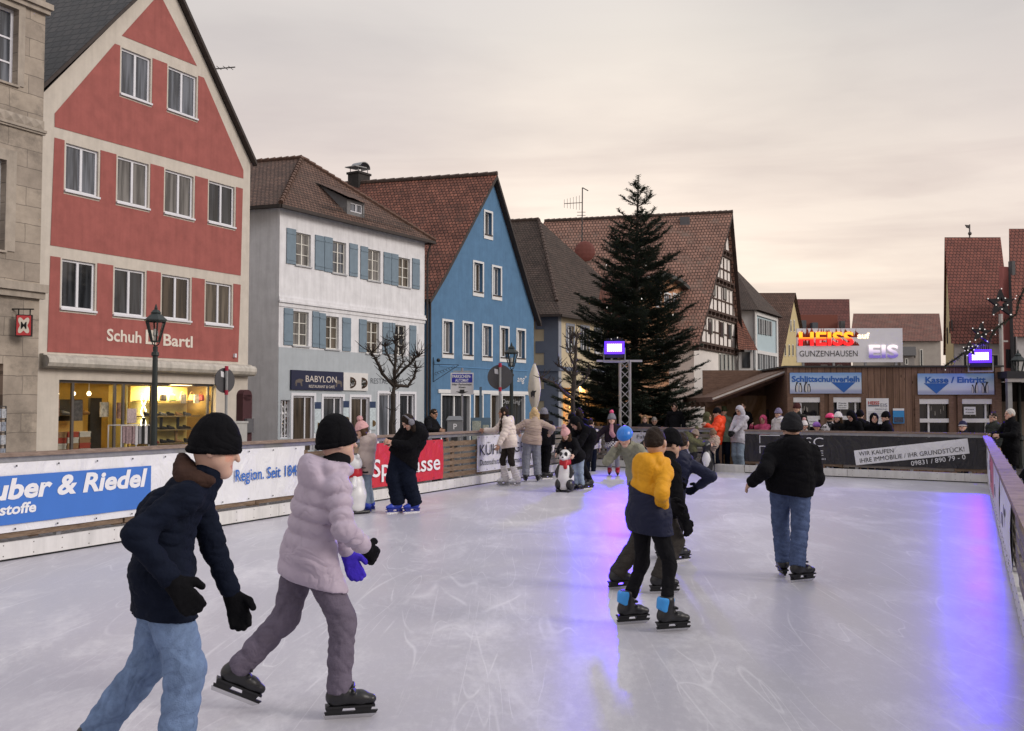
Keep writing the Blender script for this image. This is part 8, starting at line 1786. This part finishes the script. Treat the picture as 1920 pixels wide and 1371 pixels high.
person("boy in black beanie, navy jacket and pale blue jeans, nearest skater", (418, 796), 1.66, 78, feet=((165, 1440), (345, 1500)), lift=((.2, R(28)), 0), toes=(75, 85),
       near=True, pel=(.10, 0), lean_dy=.02, face=82, pitch=14, hands=((438, 1128, .22), (322, 1088, -.26)), elbow=((.3, -.7, -.3), (.2, -1, .0)), bend=.05,
       jacket=dict(m=NAVY, hood='contrast', hood_m=BROWNH, len=.17, loose=1.0, fold=.008), pants=dict(m=JEAN, loose=1.3, fold=.007), w=.88, shoes=('skate', SK_BLACK), hat=('beanie', BLK, None, None, -.022, -.22), gloves=(BLK, BLK), skin='fair')
person("child in lilac quilted jacket and grey trousers striding with one black and one violet glove", (634, 791), 1.58, 58, feet=((434, 1308), (652, 1347)), lift=((.12, R(26)), 0), toes=(72, 78),
       near=True, w=.9, pel=(.10, 0), face=62, hands=((652, 1040, .22), (684, 1026, -.05)), elbow=((.3, -.6, -.5), (.6, -.6, -.3)), jacket=dict(m=LILAC, puff=(.086, .026), hood='down', len=.16, loose=1.06, fold=.002),
       pants=dict(m=GPANT, loose=1.16, fold=.007), shoes=('skate', SK_BLACK), hat=('beanie', BLK, None, None, -.025, -.2), gloves=(PURPLE, BLK), scarf=BLK2)
person("boy in mustard and navy jacket with light blue skate cuffs, seen from behind", (1229, 803), 1.52, 48, feet=((1184, 1170), (1259, 1184)), toes=(72, 74), near=True, face=30, pel=(0, -.02), w=.82,
       hands=((.02, .22, -.2), (1243, 948, -.10)), elbow=(None, (.5, -.8, -.1)), jacket=dict(m=YEL, puff=(.10, .009), hood='down', len=.14, loose=1.08, lower=(NAVY2, .56)), pants=dict(m=BLK2, loose=.95, short=.10), shoes=('skate', SK_CUFF), hair=('short', HAIR_D), gloves=(BLK, BLK), skin='warm')
person("child in black beanie and olive grey trousers half hidden behind the boy in mustard jacket", (1262, 812), 1.56, 62, feet=((1163, 1104), (1243, 1113)), toes=(66, 80), near=True, face=70, pitch=12, pel=(.14, 0),
       hands=((.16, .28, -.16), None), jacket=dict(m=BLK, len=.10, loose=1.05), pants=dict(m=OLTROU, loose=1.2), shoes=('skate', SK_BLACK), hat=('beanie', BLK, None), hair=('short', HAIR_D), gloves=(BLK, BLK), skin='warm')
person("child in dark navy quilted jacket skating away with one arm swung out to the side", (1277, 812), 1.56, 12, feet=((1238, 1046), (1275, 1053)), toes=(20, 55), near=True, face=25, hands=((.05, .1, -.25), (1309, 912, .0)), elbow=(None, (.9, -.2, -.3)), w=.9,
       jacket=dict(m=NAVY2, puff=(.13, .008), hood='down', len=.16, loose=1.08), pants=dict(m=BLK, loose=.95), shoes=('skate', SK_BLACK), hair=('short', HAIR_D), gloves=(NAVY, NAVY), skin='warm')
person("broad man in black jacket, grey beanie and blue jeans skating away with arms held out", (1484, 781), 1.76, 4, feet=((1467, 1080), (1503, 1091)), toes=(4, 62), near=True, face=2, w=1.06, hands=((1409, 905, .02), (.0, .16, -.20)), elbow=((.25, -.9, -.5), (.4, -.8, -.5)),
       jacket=dict(m=BLK, puff=(.12, .009), hood='down', len=.14, loose=1.06, fold=.004), pants=dict(m=JEAN_D, loose=1.05), shoes=('skate', SK_BLACK), hat=('beanie', CHAR, None, None, -.02), hair=('short', HAIR_D), gloves=(None, BLK), skin='warm')
person("person in black jacket, navy trousers and grey earmuffs bending the head over clasped hands", (757, 781), 1.72, 222, feet=((773, 962), (741, 963)), toes=(235, 235), face=238, pitch=42, lean_dy=-.18, hands=('front', 'front'), w=1.12, bend=.05,
       jacket=dict(m=BLK, hood='down', len=.12, loose=1.12), pants=dict(m=NAVY, loose=1.5, fold=.010), shoes=('skate', SK_BLUE), hair=('long', HAIR_D, .2), hat=('earmuffs', GREY))
person("child in pink bobble hat and beige quilted jacket leaning over the polar bear skating aid", (674, 794), 1.48, 262, feet=((690, 958), (683, 962)), toes=(260, 262), face=262, pitch=20, lean_dy=.0, hands=((664, 876, .25), (686, 880, -.1)),
       jacket=dict(m=BEIGE, puff=(.09, .012), hood='down', len=.26), pants=dict(m=JEAN_L, loose=1.05), shoes=('skate', SK_BLUE), hat=('beanie', PINKH, PINKH), hair=('long', HAIR_BR, .2), gloves=(CHAR, CHAR))
person("woman with long dark braids in cream quilted jacket and white leg warmers holding the rail", (944, 764), 1.68, 248, feet=((966, 911), (944, 910)), toes=(240, 245), face=262, near=True, hands=((935, 836, -.25), (909, 807, .15)), elbow=((.6, -.6, -.5), None), hair=('braids', HAIR_D), skin='tan',
       jacket=dict(m=CREAM, puff=(.09, .014), hood='down', len=.14, loose=1.12), pants=dict(m=cloth('dark brown shorts', (.03, .025, .022)), loose=.86, tights=True, warmers=WHITE), shoes=('skate', SK_WHITE))
person("blonde person in tan quilted jacket and grey tracksuit trousers, back turned, at the pallet fence", (1002, 765), 1.70, 352, feet=((985, 903), (1009, 903)), toes=(350, 10), near=True, hands=((972, 812, .15), (1032, 812, .2)), elbow=((1, -.4, -.3), (1, -.5, -.3)),
       jacket=dict(m=TAN, puff=(.07, .008), len=.10, loose=1.02), pants=dict(m=GTROU, loose=1.28), shoes=('skate', SK_BLACK), hair=('long', HAIR_B, .24), hat=None)
person("person all in black with grey knit beanie and white gloves at the pallet fence", (1020, 768), 1.70, 10, feet=((1014, 897), (1026, 898)), toes=(20, 60), hands=(None, (1037, 838, -.05)), gloves=(WHITE, WHITE),
       jacket=dict(m=BLK2, len=.16), pants=dict(m=BLK, loose=1.1), shoes=('skate', SK_BLACK), hat=('beanie', GREY, None), hair=('long', HAIR_D, .2))
person("adult in long black hooded coat bending over the child with the panda aid", (1072, 786), 1.72, 245, feet=((1104, 917), (1091, 912)), toes=(230, 235), face=240, pitch=45, lean_dy=-.35, bend=.12, near=False, hands=((1076, 852, -.5), (1060, 845, -.4)), crouch=.98,
       jacket=dict(m=BLK, hood='up', len=.34, loose=1.12, name='coat'), pants=dict(m=BLK2, loose=.9), shoes=('skate', SK_BLACK), hair=('long', HAIR_D, .15))
person("small child in pale pink bobble hat pushing the panda skating aid", (1058, 806), 1.22, 215, feet=((1089, 919), (1079, 919)), toes=(215, 215), face=212, pitch=34, lean_dy=-.30, hands=((1076, 853, -.42), (1042, 854, -.35)), pel=(.02, 0),
       jacket=dict(m=BLK2, len=.12), pants=dict(m=JEAN_L, loose=1.2), shoes=('skate', SK_BLACK), hat=('beanie', PINKH, PINKH), hair=('long', HAIR_BR, .1))
def pink_scarf(root, k):
    q = Solid(.02); a = k['Nk'] + k['F'] * .10; q.chain([a, a + k['F'] * .09 - k['U'] * .18, k['Pv'] + k['F'] * .19 + k['U'] * .06], [.045, .05, .06], flat=(k['F'], .5)); solid_obj('scarf', q, .011, cloth('dusty pink scarf', (.38, .20, .23)), root)
person("woman in dark coat, checked skirt and grey hat with pink bobble", (1147, 778), 1.66, 188, feet=((1158, 893), (1143, 892)), toes=(185, 190), face=185, hands=((1160, 845, -.1), (1113, 832, -.1)), elbow=(None, (1, -.2, .1)),
       jacket=dict(m=cloth('plum black coat', (.02, .014, .02)), len=.12), pants=dict(m=GREY, loose=.85, tights=True, skirt=patterned('checked skirt', (.5, .48, .5), (.05, .045, .06), 26, 'check')), shoes=('skate', SK_RED), hat=('beanie', GREY, PINK), hair=('long', HAIR_BR, .25), extra=pink_scarf)
person("child in blue helmet and sage green jacket leaning forward beside the boy in mustard", (1170, 806), 1.46, 212, feet=((1212, 1004), (1192, 1005)), toes=(210, 205), face=200, pitch=28, lean_dy=-.35, hands=(None, (1153, 840, -.25)), bend=.06, near=True,
       jacket=dict(m=cloth('sage', (.24, .24, .185)), len=.12), pants=dict(m=BLK, loose=1.1), shoes=('skate', SK_BLACK), hat=('helmet', mat('helmet blue', (.02, .17, .58), .3, .05, spec=.5)), hair=('short', HAIR_B), skin='fair')
person("person in olive jacket and bobble hat reaching over a toddler behind the penguin aid", (1306, 808), 1.60, 80, feet=((1293, 885), (1296, 888)), toes=(80, 85), face=85, pitch=25, lean_dy=-.1, hands=((1330, 832, .05), (1328, 834, -.15)),
       jacket=dict(m=OLIVE, len=.2, hood='down'), pants=dict(m=CHAR), shoes=('skate', SK_BLACK), hat=('beanie', cloth('fur hat', (.28, .22, .18)), OLIVE), hair=('long', HAIR_BR, .15))
person("toddler in fluffy cream and brown jacket held behind the penguin aid", (1335, 808), 1.18, 250, feet=((1336, 884), (1329, 885)), toes=(245, 250), face=255, pitch=20, hands=((1330, 838, -.2), (1320, 838, 0)),
       jacket=dict(m=cloth('fleece', (.42, .33, .28)), len=.14, hood='down', loose=1.15, fold=.014), pants=dict(m=NAVY), shoes=('skate', SK_BLUE), hat=('beanie', cloth('fur hat brown', (.20, .13, .09)), None), hair=('short', HAIR_BR))
GB = -.12
def bystander(label, head, depth, H=1.7, heading=180, **k):
    k.setdefault('shoes', ('boot', SHOE)); k.setdefault('pants', dict(m=NAVY, loose=1.05)); k.setdefault('base', GB)
    return person(label, head, H, heading, depth=depth, **k)
bystander("man in bright orange quilted jacket and black beanie standing at the rink entrance", (1343, 767), 26.6, 1.76, 275, face=272, pitch=8, hands=((1326, 797, -.1), (1322, 798, .1)), jacket=dict(m=ORANGE, puff=(.11, .012), hood='down', len=.14, loose=1.15), hat=('beanie', BLK, None), hair=('short', HAIR_D), lean_dy=0)
bystander("boy in pale grey hoodie with the hood up and blue jeans at the rink entrance", (1384, 763), 26.4, 1.74, 235, face=235, pitch=25, hands=('front', 'front'), gloves=(CHAR, CHAR), jacket=dict(m=HOODIE, hood='up', len=.12, loose=1.02, name='hoodie'), pants=dict(m=JEAN_L, loose=1.25), hair=('short', HAIR_D))
bystander("brown-haired person in black jacket just behind the pale grey hoodie", (1392, 755), 27.6, 1.78, 190, jacket=dict(m=BLK), hair=('short', HAIR_BR))
bystander("person in striped beanie and green jacket behind the orange jacket", (1357, 764), 27.8, 1.72, 200, jacket=dict(m=cloth('faded green', (.16, .2, .15))), hat=('beanie', cloth('green black knit', (.05, .06, .03)), None), hair=('short', HAIR_D))
bystander("person in olive hood facing the man in orange jacket", (1327, 774), 27.4, 1.62, 110, jacket=dict(m=OLIVE, hood='up'), hair=('short', HAIR_BR), skin='warm')
bystander("dark-haired man in black jacket looking down beside the fir tree", (1264, 757), 29.6, 1.80, 200, face=200, pitch=25, jacket=dict(m=BLK2), hair=('short', HAIR_D))
bystander("woman with long fair hair behind the back fence below the fir tree", (1209, 779), 29.2, 1.55, 185, jacket=dict(m=CHAR), hair=('long', mat('hair fair brown', (.24, .16, .09), .5, .3, 60, .4, 200, spec=.12), .26))
bystander("grey-haired person in dark jacket beside the woman with long fair hair", (1227, 783), 29.4, 1.50, 185, pitch=15, jacket=dict(m=BLK2), hair=('short', mat('hair grey', (.3, .28, .26), .6, .2, 60, .4, 200, spec=.12)))
bystander("child in bright pink hooded jacket at the fence left of the ticket hut", (1430, 780), 27.4, 1.50, 225, face=215, pitch=15, hands=('front', (.05, .18, .02)), jacket=dict(m=PINK, hood='up'), hair=('short', HAIR_BR))
bystander("person in lavender beanie and white jacket at the fence by the ticket hut", (1459, 768), 26.6, 1.64, 240, face=235, jacket=dict(m=WHITE, hood='down', loose=1.1), scarf=LAV, hat=('beanie', LAV, None), hair=('short', HAIR_BR))
bystander("tall man in maroon beanie and dark camouflage jacket by the rental window", (1494, 758), 26.0, 1.80, 215, face=220, jacket=dict(m=patterned('camouflage', (.012, .013, .012), (.03, .03, .026), 12)), hat=('beanie', MAROON, None), hair=('short', HAIR_D), skin='warm')
bystander("small child in white patterned bobble hat behind the black banner", (1508, 791), 25.2, 1.36, 195, jacket=dict(m=WHITE), hat=('beanie', WHITE, PINKH), hair=('short', HAIR_BR))
bystander("small child in purple cycle helmet behind the black banner", (1531, 793), 25.0, 1.34, 185, jacket=dict(m=CHAR), hat=('helmet', mat('helmet purple', (.26, .10, .45), .35, .05)), hair=('short', HAIR_BR))
def helmet_pink(): return mat('helmet pink', (.72, .03, .17), .35, .05, spec=.5)
person("person in pink helmet, black and white patterned jacket and white skates at the fence", (1557, 777), 1.66, 15, feet=((1553, 889), (1567, 886)), toes=(10, 60), face=60, hands=((1575, 818, .2), (1588, 815, .15)), w=1.0,
       jacket=dict(m=patterned('black white pattern', (.02, .02, .024), (.62, .60, .64), 9), len=.16), pants=dict(m=NAVY, loose=1.1), shoes=('skate', SK_WHITE), hat=('helmet', helmet_pink()), hair=('short', HAIR_BR))
bystander("person in white beanie talking behind the pink helmet", (1571, 775), 24.2, 1.60, 250, face=235, jacket=dict(m=BLK2), hat=('beanie', WHITE, None), hair=('long', HAIR_BR, .2))
bystander("person in black hooded coat bending forward below the rental window", (1592, 773), 24.0, 1.66, 235, face=235, pitch=35, lean_dy=-.2, jacket=dict(m=BLK, hood='up'), hair=('short', HAIR_D))
bystander("person in black coat and hat with back turned below the rental window", (1612, 771), 24.4, 1.66, 20, jacket=dict(m=BLK, hood='down', loose=1.15), hat=('beanie', BLK, None), hair=('short', HAIR_D))
def stripes(root, k):
    q = Solid(.01)
    for sg in (-1, 1): q.chain([k['Nk'] + k['Rt'] * sg * .07 + k['F'] * .03 - k['su'] * .02, k['Nk'] + k['Rt'] * sg * .19 - k['su'] * .085], [.03, .03])
    solid_obj('shoulder_stripe', q, .011, WHITE, root)
bystander("person in black hood with white shoulder stripes in front of the price board", (1639, 776), 23.9, 1.62, 190, face=192, jacket=dict(m=BLK, hood='up'), hair=('short', HAIR_D), extra=stripes)
bystander("person in black beanie and quilted jacket turned towards the white shoulder stripes", (1660, 774), 23.7, 1.62, 275, face=270, jacket=dict(m=BLK2, puff=(.09, .012), loose=1.12), hat=('beanie', BLK, None), hair=('short', HAIR_D))
bystander("child in navy striped beanie leaning both arms over the fence above the white banner", (1805, 792), 22.7, 1.42, 195, face=215, pitch=-8, hands=((1823, 822, -.45), (1793, 820, -.45)), jacket=dict(m=NAVY), hat=('beanie', cloth('navy striped knit', (.03, .03, .07)), None, WHITE), gloves=(BLK, BLK), hair=('short', HAIR_B))
bystander("bearded man in grey green coat in front of the ticket window", (1862, 774), 23.0, 1.66, 255, face=255, jacket=dict(m=cloth('grey green coat', (.045, .05, .045)), loose=1.1), hair=('short', HAIR_D))
bystander("white-haired man in long black coat by the right hand boards", (1893, 767), 20.6, 1.70, 265, face=265, hands=((.0, .2, -.14), (.0, .2, -.14)), gloves=(None, None), jacket=dict(m=BLK, len=.34, name='coat', loose=1.05), scarf=BLK2, hair=('short', HAIR_W))
bystander("man in dark jacket looking down beside the ticket machine", (816, 768), 23.2, 1.66, 110, face=120, pitch=18, hands=('front', (.1, .2, -.12)), jacket=dict(m=BLK2, hood='down'), hair=('short', HAIR_D), skin='tan')
bystander("person in black hooded jacket with back turned beneath the bare tree", (1072, 778), 23.6, 1.66, 330, jacket=dict(m=BLK2, hood='down', loose=1.1), hat=('beanie', BLK, None), hair=('short', HAIR_D))
bystander("dark-haired person in black jacket with white print beneath the bare tree", (1086, 766), 24.8, 1.74, 20, jacket=dict(m=BLK), hair=('long', HAIR_D, .2))
bystander("person in black and white jacket by the lit shop door", (1107, 786), 25.6, 1.55, 10, jacket=dict(m=patterned('white print', (.015, .015, .018), (.5, .48, .5), 6)), hair=('short', HAIR_D))
bystander("person in dark sleeve gripping the violet lit right hand rail", (1985, 770), 9.3, 1.72, 270, near=True, hands=((.05, .05, -.26), (1908, 908, .25)), elbow=(None, (.8, -.4, -.4)), jacket=dict(m=BLK), hair=('short', HAIR_D), skin='warm')
